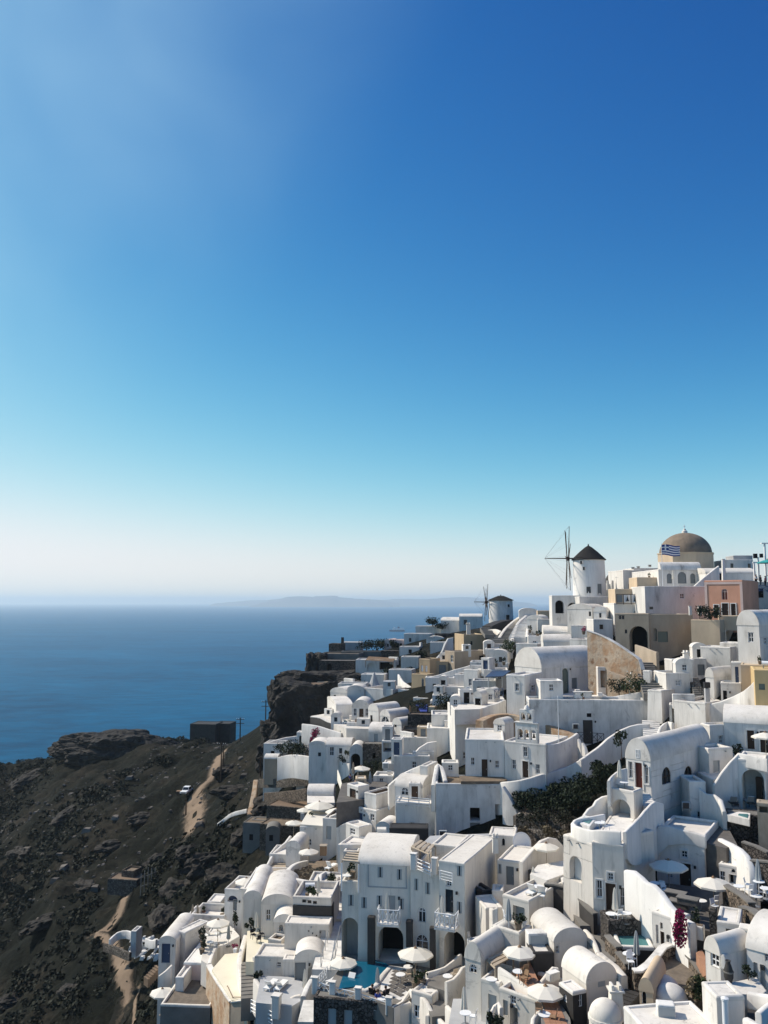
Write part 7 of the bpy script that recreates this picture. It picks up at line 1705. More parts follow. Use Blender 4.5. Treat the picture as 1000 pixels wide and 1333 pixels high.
# gazebo terrace
zg = W(470,1020,118).z
slab('terrace_floor', [(438,1045), (445,1020), (490,1012), (505,1020), (480,1040)], zg, 3, 'flagstone', structure=1)
umbrella('round cream umbrella with wooden posts on the gazebo terrace', (470,996.5), 121,1.35)
for i, px in enumerate((460,466,478)): umbrella(['closed tan umbrella near the leaning screen of the gazebo terrace', 'closed tan umbrella behind the gazebo tables', 'closed tan umbrella near the navy door house side of the gazebo'][i], (px, [992,1004,1018][i]), 120 - i * 1.5, closed=True, mat='wood_pale', hgt=2.6)
umbrella('tall closed grey umbrella at the gazebo terrace corner', (482,1004), 116, closed=True, mat='shutter', hgt=3)
person('person in a blue shirt standing on the gazebo terrace', (456,1007), D=120, rz=60, shirt='blue_cloth'); person('person in white standing under the round gazebo umbrella', (470,1008), D=120.6, rz=-40, shirt='white_paint'); person('person in dark clothes beside the gazebo tables', (463,1014), D=119.4, rz=150, shirt='black_cloth')
for i, (px, py) in enumerate([(452,1028), (460,1024), (470,1028)]): round_table(['dark-footed table beside the gazebo awning', 'white table below the round gazebo umbrella', 'white table at the village end of the gazebo terrace'][i], (px, py), D=118.5 - i); chair(['cream chair beside the gazebo awning table', 'cream chair below the round gazebo umbrella', 'cream chair at the village end of the gazebo terrace'][i], (px + 4, py + 1), 90 * i, D=118 - i, mat='wood_pale')
swall('sloping_sail', 'leaning white canvas screen beside the gazebo terrace', 'screen', [(440,1002,123), (443,1012,120.5), (446,1024,118)], 1.5,.12, 'canvas', smooth=0)
slab('blue_roof', [(400,1045), (400,1030), (434,1028), (436,1045)], W(418,1040,126).z, .3, 'roof_white', structure=1)
H('white barrel canopy behind the wide square umbrella', (400,434,1050,1034), 128,-2, d=3.5, top='vx', rise=1.0, ops=[('F', 417,1041,9,9, 'a', 'glass')])
# ------------------------------------------------------------------ left middle terraces
H('little white gable house at the tip of the terrace above the cliff', (437.5,459,946,918), 159,12, xd=426, top='vx', rise=.7, ops=[('L', 433,925,2.5,6, 'w', 'glass')])
H('white arched front with brown door and two windows behind the sunbeds', (458,481,942,921), 154,-6, d=6, top='vy', rise=1.25, ops=[('F', 470.2,915,3,5, 'p', 'glass', dict(gable=1)), ('F', 462.3,927,4.5,10, 'w', 'glass'), ('F', 470.5,930,5.5,15, 'd', 'wood_dark'), ('F', 477.5,927,4,10, 'w', 'glass')])
H('white vault with slit window beside the brown-door front', (479.5,493,950,926), 149,-46, xd=521, top='vy', rise=1.15, ops=[('F', 483.5,936,3,10, 'w', 'glass'), ('F', 488.3,923.5,2.5,4.5, 'p', 'glass', dict(gable=1))])
H('blue-shaded vault with glazed arched end', (495,508,950,933), 144,-44, xd=533, top='vy', rise=1.0, ops=[('F', 501.5,937,10,12, 'a', 'glass')])
H('small white vault with one upper window above the stone wall', (511,523,962,944), 138,-44, xd=547, top='vy', rise=1.0, ops=[('F', 514.8,943,3,7, 'w', 'glass')])
H('white house with wide rounded roof and blue door below the vaults', (480,512,975,954), 139,-12, d=5, top='vx', rise=1.2, ops=[('F', 489.5,961,5,12, 'd', 'shutter')])
H('white porch roof with navy shadows beside the rounded roof', (497,524,985,965), 134,-12, d=3, par=.1, ops=[('F', 508,973,18,12, 'h', 'door_navy')])  # shade under the porch painted as a navy recess back
H('big white cube with a walled cream roof', (474,511.5,918,897.5), 165,-32, xd=535, par=.9, roof='cream')
swall('sloping_parapet', 'white triangular stair wall on the big white cube', 'wall', [(519,877.5,176), (524,886,172), (532,892,169), (538,896,167)], 3,.4)
H('white steps block beside the big white cube', (518,537,915,898), 164,-25, d=4, par=.2)
swall('slate_wall', 'dark slate wall with white coping below the little gable house', 'wall', [(405.5,933,158), (418,935,156), (428,940,154), (440,943.5,152), (451,947.5,150.5)], 1.9,.45, 'slate', cap='white')
H('dark slate wall below the sunbed terrace', (449.5,482,968,949.5), 149,-5, name='slate_wall', cat='wall', d=3, mat='slate', roof='roof_white', parmat='roof_white', par=.05)
slab('terrace_floor', [(405,932), (430,928), (480,935), (482,949), (451,948)], W(450,942,152.5).z, 2.2, 'roof_white', structure=1)
for i, px in enumerate((451,457)): lounger(['cream sunbed on the terrace nearer the little gable house', 'cream sunbed nearest the closed umbrella on the high terrace'][i], (px, 939), 150, D=152.6, mat='canvas', up=40)
umbrella('closed cream umbrella before the brown-door arched front', (466,926), 152.4, closed=True, hgt=2.6); umbrella('closed brown umbrella at the slate wall corner', (463.5,935), 150, closed=True, mat='wood_mid', hgt=2.2)
swall('terrace_wall', 'long white garden wall with bougainvillea below the slate wall', 'wall', [(394,942,153), (410,944,151.5), (428,949,150), (445,954,148.5)], 4.4,.5)
H('white doorway hut at the cliff end of the garden wall', (386,398,975,953), 153,-8, d=2, par=.1, ops=[('F', 392,965,5,14, 'h', 'dark')])
H('white stepped block between garden wall and the rounded roof house', (443,449,965,951), 149,-20, d=3, par=.2)
bush('pink bougainvillea on the white garden wall above the cliff path', (409,964), 1.1,1.6, D=149, mat='leaf_dark', n=200, lr=.13, petal='petal', np_=420); bush('crimson climber hanging by the dark doorway', (405,975), .6,1.7, D=148, mat='leaf_dark', n=120, lr=.12, petal='petal', np_=300)
bush('white flowering bush in the walled garden', (380,982), 2.2,1.9, D=152, n=700, lr=.16, petal='petal_white', np_=220); bush('dark green bush beside the white flowering bush', (390,985), 1.7,1.7, D=150, mat='leaf_dark', n=500, lr=.16); bush('dark green bush at the garden corner', (365,983), 1.4,1.6, D=154, mat='leaf_dark', n=400, lr=.15)
H('long white vaulted cottage with black windows beside the garden', (424,457,994,972), 142,-6, d=4.5, top='vx', rise=1.0, ops=[('F', 432,978,6,12, 'w', 'glass'), ('F', 443.5,977.5,4,7, 'w', 'glass')])
H('white lean-to cottage with sloped roof and small window beside the garden', (402,425,992,970), 143,-6, d=4, top='vy', rise=.6, ops=[('F', 416,982,4,5, 'w', 'glass')])
bush('brown potted shrub before the long vaulted cottage', (446,993), .9,1.0, D=139, mat='leaf_dark', n=260, lr=.12); bush('green potted shrub at the cottage window', (452,985), .6,.9, D=140, n=160, lr=.11)
swall('terrace_wall', 'bluish white wall curving below the cottages', 'wall', [(362,986,151), (376,982.5,150), (392,983,148), (412,986,146), (432,990,143.5), (456,994,141)], 4,.45)
H('white wall corner with a dark window at the garden end', (343,368,990,968), 162,-8, d=4, par=.9, ops=[('F', 355,980,5,5, 'p', 'dark')])
swall('terrace_wall', 'white garden wall sloping up towards the cliff', 'wall', [(345,968,163), (360,963,166), (378,959,168), (392,957,168)], 2.2,.4)
H('stubby beige tower with rounded white cap at the path', (344,361.5,1010,988), 156,-6, name='tower', sink=1.6, cat='tower', d=2.6, top='vx', rise=.6, mat='tan', roof='white')
H('round blue-shaded white archway beside the cottages', (455,473,1008,980), 139,-5, d=4, top='vy', rise=1.3, ops=[('F', 463,992,12,22, 'A', 'dark')])
H('grey rubble wall under the white porch roof', (472,519,1008,968.5), 136,-4, name='stone_wall', cat='wall', d=2, mat='stone_grey', roof='concrete', par=.05, ops=[('F', 487,984,4,8, 'h', 'dark'), ('F', 508,980,5,8, 'h', 'dark')])
bush('dark green hedge below the grey rubble wall', (484,1007), 1.6,1.6, D=128, mat='leaf_dark', n=520, lr=.15)
H('white cabin with air vents beside the hedge', (499,517,1012,994), 126,-6, d=3, par=.15); box_thing('vent_box', 'white vent box on the cabin beside the hedge', 'vent', (502,1000), (.9,.7,.8), D=125, mat='white_paint', parts=[('grille', -.35,-.37,.1,.35,-.355,.7, 'shutter')])
H('white roofed terrace below the cabin', (486,512,1030,1010), 119,-8, d=3, par=.3)
umbrella('dark closed umbrella beside the swooping wall', (534,975), 121, closed=True, mat='shutter', hgt=2.2)
# clutter court in the middle: dark awnings, stone walls, blue tarpaulin
H('dark stone yard wall in the middle of the vaults', (531,562,952,930), 136,-6, name='stone_wall', cat='wall', d=3, mat='stone_dark', roof='earth', par=.2)
H('grey roof terrace with dark parapet before the small vault', (523,553,962,950), 131,-6, name='roof_terrace', cat='terrace', d=4, mat='stone_dark', roof='concrete', par=.6)
H('white wall below the grey roof terrace', (524,556,985,960), 129,-5, d=2, par=.05)
bush('dense dark tree beside the stepped white block', (582,935), 2.2,2.6, D=138, mat='leaf_dark', n=1100, lr=.17, name='tree', stem=.6); bush('dark vine over the clutter court', (545,925), 1.8,1.5, D=143, mat='leaf_dark', n=500, lr=.15)
for i, (px, py) in enumerate([(534,918), (544,920), (551,926), (540,930)]): umbrella(['closed brown umbrella in the clutter court by the big cube', 'folded dark umbrella in the middle of the clutter court', 'folded blue umbrella beside the tan post', 'folded grey umbrella above the dark yard wall'][i], (px, py), 145 - i * 1.5, closed=True, mat=['wood_mid', 'black_cloth', 'blue_cloth', 'shutter'][i], hgt=2.4)
slab('blue_awning', [(541,918), (549,912), (557,918), (556,926), (548,926)], W(550,920,146).z, .12, 'blue_cloth', 'bright blue awning over the clutter court', 'awning')
H('tan stone post pair beside the tree', (558,566,945,920), 140,-20, name='pillar', cat='pillar', d=1.2, mat='peach', roof='peach', par=.05)
# ------------------------------------------------------------------ yellow houses and their neighbours
H('ochre tower house with white shutters', (546,559.5,885,858), 166,-34, xd=573, mat='ochre', roof='grey_plaster', par=.9, ops=[('F', 549.5,870,3,8, 'p', 'white_paint'), ('F', 555,870.5,3,8, 'p', 'white_paint')])
H('ochre base block with a tall slit under the tower house', (536,556.5,912,878), 163,-34, mat='ochre', roof='ochre', xd=566, par=.5, ops=[('F', 550.5,890,3,14, 'a', 'dark')])
H('ochre link with a grey door between the two tan houses', (560,584,885,861), 168,4, d=4, mat='ochre', roof='ochre', par=.1, ops=[('F', 576,872,9,13, 'd', 'door_grey')])
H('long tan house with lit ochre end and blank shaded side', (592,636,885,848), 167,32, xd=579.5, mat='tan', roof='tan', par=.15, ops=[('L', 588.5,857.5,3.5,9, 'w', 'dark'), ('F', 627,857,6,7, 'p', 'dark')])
swall('curved_wall', 'tall grey-white swooping wall behind the ochre tower', 'wall', [(566,859,176), (574,850,177), (579,838,177.5), (583,831,178), (590,830,178)], [3,4,5,6,6], .6, 'grey_plaster')
H('tan flat house beside the curving stairs', (604,632,848,826), 190,10, mat='ochre', roof='concrete', d=8, par=.3, ops=[('F', 614,837,2.5,5, 'w', 'dark')])
chimney('white chimney on the tan flat house', (610,824), 192,.9,2.0)
H('white blue-shaded court wall below the tan house', (554,592,905,882), 155,-5, d=3, par=.2)
swall('curved_parapet', 'white roof parapet sloping beside the long tan house', 'wall', [(556,882,158), (572,878,158), (590,872,158), (606,868,158), (622,862,159)], 3,.4)
# ------------------------------------------------------------------ white jumble in the middle distance
JUM = [  # F, D, yaw, kwargs, label
 ((563,592,925,905), 146,-6, dict(d=4, par=.5), 'white stepped roof with low parapet below the ochre block'),
 ((576,606,915,894), 147,-6, dict(d=4, par=.2), 'pale cube with a rounded bench before the long tan house'),
 ((592,612,902,878), 150,-20, dict(d=4, par=.3), 'white cube at the end of the sloping roof parapet'),
 ((604,622,905,872), 143,-35, dict(xd=634, par=.2, ops=[('F', 612,888,4,9, 'w', 'glass')]), 'white house with stepped side and dish near the navy railing'),
 ((616,646,912,886), 138,-8, dict(d=4, par=.7, ops=[('F', 624,900,5,12, 'd', 'door_grey')]), 'white terrace house with cafe tables under the blue awning'),
 ((630,662,892,872), 142,-6, dict(d=5, par=.8), 'white roof terrace under the blue awning'),
 ((637,661,870,852), 156,-15, dict(d=5, top='vy', rise=.8), 'white vault beside the large barrel vault'),
 ((612,640,880,862), 152,-10, dict(d=5, par=.3), 'white flat house next to the long tan gable'),
 ((632,668,862,845), 162,-8, dict(d=6, par=.2), 'white long house below the curving stairs with tree'),
 ((640,672,850,838), 170,-6, dict(d=5, par=.2), 'bluish white terrace wall at the foot of the curving stairs'),
 ((672,700,858,838), 150,-30, dict(d=5, par=.2, ops=[('F', 684,846,3,6, 'w', 'glass')]), 'bright white house end below the curving stairs'),
 ((688,712,848,828), 155,-8, dict(d=5, par=.5, ops=[('F', 696,838,5,8, 'w', 'glass')]), 'white house with potted roof terrace beside the curving stairs'),
 ((708,745,862,836), 142,-6, dict(d=5, top='vx', rise=1.2, ops=[('F', 727,853,9,4, 'p', 'glass')]), 'long white vault with a low slot window before the barrel vault'),
 ((742,766,852,832), 136,-40, dict(d=5, par=.3), 'white triangular roof block beside the ruined wall'),
 ((708,740,838,824), 158,-8, dict(d=6, top='vx', rise=1.3), 'rounded white roof below the windmill terrace'),
 ((730,752,838,822), 153,-35, dict(d=4, par=.2), 'white wedge house with a small gable below the windmill'),
 ((744,766,830,814), 149,-20, dict(d=4, par=.2), 'white block with flower box beside the ruined wall head'),
 ((686,706,822,806), 172,-30, dict(d=4, top='vy', rise=.8), 'white vault hugging the head of the curving stairs'),
 ((676,700,808,796), 192,-8, dict(d=5, top='vy', rise=.7), 'small domed roof on the skyline by the stairs'),
 ((700,722,806,795), 182,-8, dict(d=5, par=.2, mat='peach', roof='peach'), 'low peach house on the skyline beside the windmill terrace'),
 ((700,738,818,806), 170,-8, dict(d=6, par=.3), 'white flat house with tables below the peach house'),
 ((560,580,850,836), 205,-8, dict(d=4, par=.3), 'blue-shaded white cube behind the ochre tower'),
 ((526,560,842,825), 236,-12, dict(d=6, par=.3, ops=[('F', 534,833,3,5, 'w', 'glass')]), 'white house with one dark window on the far terrace'),
 ((541,578,828,815), 250,-10, dict(d=6, par=.3), 'low white house behind the far terrace house'),
 ((574,606,826,808), 246,-18, dict(d=8, top='vx', rise=.9), 'white rounded house below the dark round tree'),
 ((598,628,818,803), 240,-8, dict(d=6, top='vx', rise=.8, ops=[('F', 606,810,4,6, 'w', 'glass')]), 'white vaulted house on the skyline beside the small windmill'),
 ((555,578,846,832), 222,-10, dict(d=5, top='vy', rise=.7), 'white gabled cottage with parasols behind the ochre tower'),
 ((520,546,858,842), 215,-8, dict(d=5, par=.4, ops=[('F', 534,848,4,5, 'w', 'dark')]), 'grey-white house with dark arch behind the tan wall'),
 ((522,545,872,855), 196,-10, dict(d=4, par=.3, mat='cream'), 'cream walled yard beside the ochre tower'),
 ((506,536,892,872), 182,-15, dict(d=4, par=.8), 'white courtyard wall behind the big white cube'),
 ((470,500,893,878), 186,-12, dict(d=4, par=.2), 'low white hut beside the white cone on the fort slope'),
 ((440,476,902,890), 176,-8, dict(d=4, par=.3), 'pale low house at the foot of the fort wall'),
 ((430,452,918,902), 170,-30, dict(d=4, top='vy', rise=.9), 'domed white cave room behind the little gable house'),
 ((452,474,915,898), 168,-8, dict(d=4, top='vy', rise=.8), 'second domed white cave room behind the arched front'),
]
for F_, D_, y_, k_, lb in JUM: H(lb, F_, D_, y_, **k_)
def steps_between(label, foot, head, w, n, mat='white_worn'): return stairs('street_steps', label, foot, head, w, n, mat, down=1.6)
steps_between('long curving white street stairs up to the ridge', (676,831,168), (684,814,180), 4.2,9); steps_between('upper bend of the long curving white stairs', (684,814,180), (694,800,194), 3.6,9)
swall('stair_wall', 'white outer parapet curving along the long stairs', 'wall', [(666,834,166), (670,822,174), (675,810,183), (684,802,191), (690,795,197), (697,793,199)], [3,2.6,2.4,2,1.8,1.4], .7, 'white'); swall('stair_wall', 'white inner parapet along the long curving stairs', 'wall', [(686,829,165), (687,818,174), (690,810,180), (700,804,186)], 1.6,.5)
steps_between('grey side steps between cream walls below the small windmill', (650,834,172), (666,818,186), 3.0,9, 'concrete')
swall('stair_wall', 'cream wall along the side steps below the small windmill', 'wall', [(650,830,174), (656,820,182), (664,812,190), (676,803,198), (686,799,202)], 1.6,.6, 'cream'); swall('stair_wall', 'cream apron wall under the dark mound by the small windmill', 'wall', [(636,820,192), (645,819,190), (652,822,186), (653,828,182)], 2.4,.6, 'cream')
swall('dark_mound', 'dark stone mound at the foot of the small windmill', 'wall', [(634,815,198), (645,810,200), (658,807,202), (668,807,203)], 2.5,3.0, 'slate')
stairs('street_steps', 'short grey steps beside the cream apron wall', (638,827,185), (631,817,196), 2.2,6, 'concrete')
for i, (px, py, D_) in enumerate([(659,852,160), (664,848,163)]): bush(['round green tree beside the white long house below the stairs', 'smaller green shrub next to the round tree by the stairs'][i], (px, py), 1.5,1.7, D=D_, n=420, lr=.16, name=['tree', 'bush'][i])
slab('blue_awning', [(632,881), (655,880), (665,873), (642,872)], W(648,877,137).z, .12, 'door_navy', 'dark blue awning over the white roof terrace', 'awning')
for i, px in enumerate((636,654)): box_thing('awning_post', ['white post at the seaward end of the blue awning', 'white post at the barrel vault end of the blue awning'][i], 'post', (px, 895), (.14,.14,2.1), D=137, mat='white_paint', parts=[('foot', -.12,-.12,0,.12,.12,.06, 'metal_grey')])
dish('round white satellite dish near the navy railing', (610,899), 140,.65,-10,75)
for i, (px, py, D_) in enumerate([(690,824,165), (700,829,158), (656,866,150), (646,868,152), (760,826,146)]): potted(['potted plant beside the curving stairs', 'potted plant on the roof terrace beside the curving stairs', 'potted plant on the terrace beside the barrel vault', 'potted plant at the small white vault beside the barrel vault', 'red flower pot beside the ruined wall head'][i], (px, py), D=D_, s=1.3, mat='petal' if i == 4 else 'leaf_dark')
for i, (px, py) in enumerate([(640,876), (648,886), (661,863)]): round_table(['cafe table at the seaward end under the blue awning', 'cafe table at the barrel vault end under the awning', 'cafe table on the vault terrace'][i], (px, py), D=139 + 5 * i)
# ------------------------------------------------------------------ fort ruin and far left
H('dark rubble fort wall with an arched black gate on the cliff', (415,463.5,884,860), 213,-6, name='fort_wall', cat='ruin', d=4, mat='stone_dark', roof='concrete', par=.1, ops=[('F', 428.5,871,7,14, 'A', 'dark')])
H('pale stone fort platform above the rubble wall', (416,467,864,851), 220,-10, name='fort_platform', cat='ruin', d=8, mat='concrete', roof='earth', par=.3)
H('long grey fort parapet behind the platform', (444,521,862,848), 226,-4, name='fort_wall', cat='ruin', d=5, mat='concrete', roof='earth', par=.3)
H('dark stone parapet at the end of the fort', (496,521,858,847), 221,-4, name='fort_wall', cat='ruin', d=3, mat='stone_dark', roof='concrete', par=.1)
H('square stone hut on the fort platform', (428,444,850,838), 232,-15, name='fort_hut', cat='ruin', d=4, mat='stone_brown', roof='earth', par=.15)
H('white-roofed hut between the fort and the pink house', (444,470,845,836), 240,-6, d=5, par=.1, mat='grey_plaster')
chimney('thin dark chimney on the fort hut', (446,838), 236,.8,1.8, mat='stone_dark', top=False)
H('white pergola house below the fort', (463,516,885,859), 205,-6, d=6, par=.3, ops=[('F', 483,868,10,10, 'n', 'white'), ('F', 503,867,18,10, 'h', 'dark')])
pergola('pergola', 'thin slatted pergola on the white house below the fort', [(476,859), (512,861), (514,856), (480,854)], W(495,857,207).z, 6, 'wood_mid', 1.8,.4)
H('long cream ramp wall below the fort gate', (413,452,898,888), 198,-12, name='ramp_wall', cat='wall', d=2, mat='peach', roof='earth', par=.1)
slab('ramp', [(398,884), (452,886), (452,892), (412,893)], W(430,888,200).z, 2.5, 'dust', structure=1)
p = W(487,893,180); root = thing('cone_canopy', 'pointed white canvas cone below the pergola house', 'canopy', p); MB().lathe([(.001,3.0), (.25,2.6), (.8,1.0), (1.3,0)], 10).build('canvas', 'grey_plaster', root); MB().cyl((0,0,-1), (0,0,3.2), .05, n=6).build('pole', 'metal_grey', root)
H('pale pink gabled house beyond the fort', (500,509.5,850,838), 236,-20, name='pink_house', d=6, top='vy', rise=1.2, mat='pale_pink', roof='pale_pink', ops=[('F', 505,840,2.5,4, 'w', 'glass')])
H('pale pink long house beside the pink gable', (509,533,848,833), 238,-6, name='pink_house', d=6, mat='pale_pink', roof='white', par=.2, ops=[('F', 522,841,3,7, 'd', 'dark'), ('F', 529,842,3,5, 'd', 'dark')])
for i, (px, py, D_, r_, h_) in enumerate([(477,846,238,3.4,2.2), (490,846,236,3.2,2.2), (498,843,238,2.2,1.8), (514,845,229,1.6,1.8), (563,814,248,2.6,2.2), (576,818,248,3.0,1.2), (590,818,252,2.6,1.0), (585,842,215,2.4,1.6), (598,840,210,2.2,1.5), (546,868,205,2.0,1.8), (530,880,196,2.6,1.6), (508,885,192,2.4,2.0), (470,900,184,2.4,1.4), (548,858,204,1.4,1.6)]):
    bush(['dark shrub beside the fort hut', 'dark shrub in the middle of the fort terrace', 'dark shrub beside the pink gable', 'small shrub before the pink long house', 'dark round tree on the skyline of the far terrace', 'low dark shrub on the skyline beside the round tree', 'low dark shrub above the white rounded house', 'dark shrub in the shaded court below the rounded house', 'dark shrub beside the tan flat house', 'dark shrub beside the cream walled yard', 'dark hedge below the cream walled yard', 'dark climber beside the white pergola house', 'dark scrub at the foot of the fort wall', 'small dark tree behind the ochre tower'][i], (px, py), r_, h_, D=D_, mat='leaf_dark', n=520, lr=.24)
H('black shaded stone court wall behind the ochre tower', (566,600,842,825), 224,-5, name='stone_wall', cat='wall', d=3, mat='stone_dark', roof='earth', par=.2)  # dark block added where only shade lies between the houses
# ------------------------------------------------------------------ cliff and outcrops
def rock(name, label, c, dims, seed, mat='cliff', det=6, amp=.28, rnd=False):
    bm = bmesh.new(); bmesh.ops.create_icosphere(bm, subdivisions=det, radius=1)
    for v in bm.verts:
        p = v.co.copy(); q = Vector((max(-.72, min(.72, p.x)), max(-.72, min(.72, p.y)), max(-.8, min(.62, p.z)))) / .72
        if rnd: q = p * 1.15
        n3 = sum((1 - 2 * abs(noise.noise(Vector((p.x * f, p.y * f, p.z * f * .55)) + Vector((seed * 2, f, 0))))) / f for f in (3.5,7,14,28))
        n1 = noise.fractal(p * 1.6 + Vector((seed, 0,0)), .9,2.1,6); n2 = noise.noise(Vector((p.x * 4 + seed, p.y * 4, p.z * .9)))
        q *= 1 + amp * n1 + .10 * n2 + .26 * n3
        v.co = Vector((q.x * dims[0] / 2, q.y * dims[1] / 2, q.z * dims[2] / 2))
    me = bpy.data.meshes.new(name); bm.to_mesh(me); bm.free(); me.materials.append(M[mat])
    me.polygons.foreach_set('use_smooth', [False] * len(me.polygons))
    o = bpy.data.objects.new(name, me); C.objects.link(o); o.location = c
    if label: tag(o, label, 'rock')
    else: struct(o)
    return o
rock('cliff', None, W(396,938,205), (15,13,19), 3.1); rock('cliff', None, W(414,905,206), (17,11,11), 7.7); rock('cliff', None, W(373,968,200), (11,11,11), 1.3); rock('cliff', None, W(413,870,222), (5,7,8), 5.5, det=5); rock('cliff', None, W(418,930,185), (16,10,14), 9.5)
rock('promontory', None, W(150,975,305), (34,16,10), 12.4, amp=.3, rnd=True); rock('promontory', None, W(105,975,312), (18,12,6), 15.4, rnd=True); rock('promontory', None, W(210,982,300), (24,12,5), 19.9, rnd=True)
# sheds by the road
H('long dark flat-roofed shed above the sea', (247,280,966,943), 285,-10, name='shed', sink=1.6, cat='shed', d=7, mat='slate', roof='slate', par=.1); H('second dark shed joined to the long shed', (278,299,965,942), 288,-10, name='shed', sink=1.6, cat='shed', d=6, mat='slate', roof='slate', par=.1)
# ------------------------------------------------------------------ ruins and walls on the slope beside the village
H('low beige stone hut with a flat top below the garden terraces', (316,350,1100,1072), 150,-12, name='stone_hut', sink=1.6, cat='hut', d=4, mat='concrete', roof='earth', par=.1, ops=[('F', 327,1090,5,8, 'p', 'dark')])
H('small beige room on the stone hut', (328,349,1076,1068), 152,-12, name='stone_hut', sink=1.6, cat='hut', d=2.5, mat='concrete', roof='earth', par=.1)
H('flat beige ledge beside the stone hut', (347,398,1072,1052), 143,-18, name='stone_terrace', sink=1.6, cat='terrace', d=5, mat='stone_brown', roof='dust', par=.1); H('dark stone terrace wall below the restaurant corner', (338,392,1098,1076), 138,-15, name='stone_terrace', sink=1.6, cat='terrace', d=4, mat='stone_brown', roof='earth', par=.1)
H('blue-shaded vaulted store on the slope below the restaurant', (346,364,1100,1082), 134,4, name='store_house', sink=1.6, d=3, top='vy', rise=.7, mat='concrete', roof='concrete', ops=[('F', 353,1091,5,8, 'p', 'dark')])
swall('retaining_wall', 'tall orange-brown buttress wall beside the track', 'wall', [(333,1015,170), (331,1030,166), (328,1045,163), (325,1060,160)], [5,6,6.5,5], .9, 'ruin')
swall('garden_wall', 'curving whitewashed wall beside the track', 'wall', [(283,1072,170), (292,1065,170), (302,1058,169), (312,1055,168), (322,1053,167)], .8,.4, 'white')
swall('slope_wall', 'upper dry stone wall across the dark slope below the bluish wall', 'wall', [(338,1014,160), (370,1013,154), (405,1010,149), (440,1008,144)], 1.6,.5, 'stone_grey'); swall('slope_wall', 'lower dry stone wall across the dark slope', 'wall', [(345,1032,152), (372,1030,148), (400,1026,144)], 2,.5, 'stone_brown')
H('flat ruin platform with rubble by the dirt path', (140,178,1156,1146), 168,-10, name='ruin', sink=1.6, cat='ruin', d=4, mat='stone_grey', roof='dust', par=.15); H('low broken stone hut on the ruin platform', (158,174,1148,1134), 170,-15, name='ruin', sink=1.6, cat='ruin', d=3, mat='stone_brown', roof='earth', par=.3)
p = ground(183,1170); root = thing('fence_panel', 'tall pale mesh fence standing on the slope beside the path', 'fence', p + Vector((0,0,-.3)), R(60))
for i in range(6): MB().cyl((i * .9,0,0), (i * .9,0,5.2 - .35 * abs(i - 2)), .06, n=5).build('post', 'metal_grey', root)
for z in (.6,2.2,3.8): MB().cyl((0,0, z), (4.5,0, z), .04, n=5).build('rail', 'metal_grey', root)
# ------------------------------------------------------------------ poles, truck, ferry
def pole(label, px, yb, yt, D=None, arms=True):
    g = ground(px, yb) if D is None else W(px, yb, D)
    root = thing('utility_pole', label, 'utility pole', g - Vector((0,0,.5))); h = zat(g, yt) - g.z + .5
    MB().cyl((0,0,0), (0,0, h), .19,.13, n=8).build('pole', 'wood_dark', root)
    if arms:
        for dz in (.5,1.6): MB().box(-1.1,-.08, h - dz - .07,1.1,.08, h - dz + .07).build('crossarm', 'wood_dark', root)
        for x in (-1,-.5,.5,1): MB().cyl((x, 0, h - .43), (x, 0, h - .2), .05, n=5).build('insulator', 'white_paint', root)
    return root
pole('tall utility pole beside the cliff edge', 345.5,963,911); pole('tall utility pole beside the dark sheds', 312.5,965,934); pole('dark utility pole by the bend of the dirt road', 287.5,1018,966); pole('second dark utility pole by the bend of the dirt road', 290,1014,970, arms=False); pole('short post beside the parked truck', 242,1062,1040, arms=False)
pole('leaning post beside the upper dirt track', 339,1010,985, arms=False)
def truck(label, px, py):
    g = ground(px, py); root = thing('pickup_truck', label, 'truck', g + Vector((0,0,.25)), R(-8))
    bd = MB().box(-.9,-2.4,.45,.9,2.4,1.0).build('body', 'white_paint', root); bd.modifiers.new('b', 'BEVEL').width = .12
    cb = MB().add([(-.85,-.9,1.0), (.85,-.9,1.0), (.85,1.2,1.0), (-.85,1.2,1.0), (-.72,-.5,1.75), (.72,-.5,1.75), (.72,.9,1.75), (-.72,.9,1.75)], [(4,5,6,7), (0,1,5,4), (1,2,6,5), (2,3,7,6), (3,0,4,7)]).build('cab', 'white_paint', root)
    MB().add([(-.74,-.86,1.1), (.74,-.86,1.1), (.64,-.56,1.66), (-.64,-.56,1.66)], [(0,1,2,3)]).build('windscreen', 'glass', cb)
    MB().box(-.8,1.3,1.0,.8,2.3,1.02).build('bed', 'dark', root)
    for x in (-.85,.85):
        MB().add([(x * (1.005 - .15 * k) , y, z) for k, y, z in ((0,-.75,1.1), (0,1.05,1.1), (.85,.75,1.66), (.85,-.45,1.66))], [(0,1,2,3)]).build('side_window', 'glass', cb)
        for y in (-1.5,1.5):
            wh = MB().cyl((x - .12, y, .35), (x + .12, y, .35), .37, n=16).build('wheel', 'rubber', root); MB().cyl((x - .13, y, .35), (x + .13, y, .35), .2, n=10).build('rim', 'metal_grey', wh)
        MB().box(x * .72 - .14,-2.43,.7, x * .72 + .14,-2.4,.86).build('headlight', 'metal_grey', root)
    MB().box(-.5,-2.44,.62,.5,-2.41,.82).build('grille', 'metal_dark', root)
truck('white pickup truck parked on the dirt road', 243,1036)
g0 = ground(235,1034); box_thing('crate', 'dark crate beside the parked pickup truck', 'crate', (234,1035), (1.5,1.2,1.0), D=g0.y, mat='wood_dark', parts=[('lid', -.8,-.65,1.0,.8,.65,1.08, 'wood_mid')])
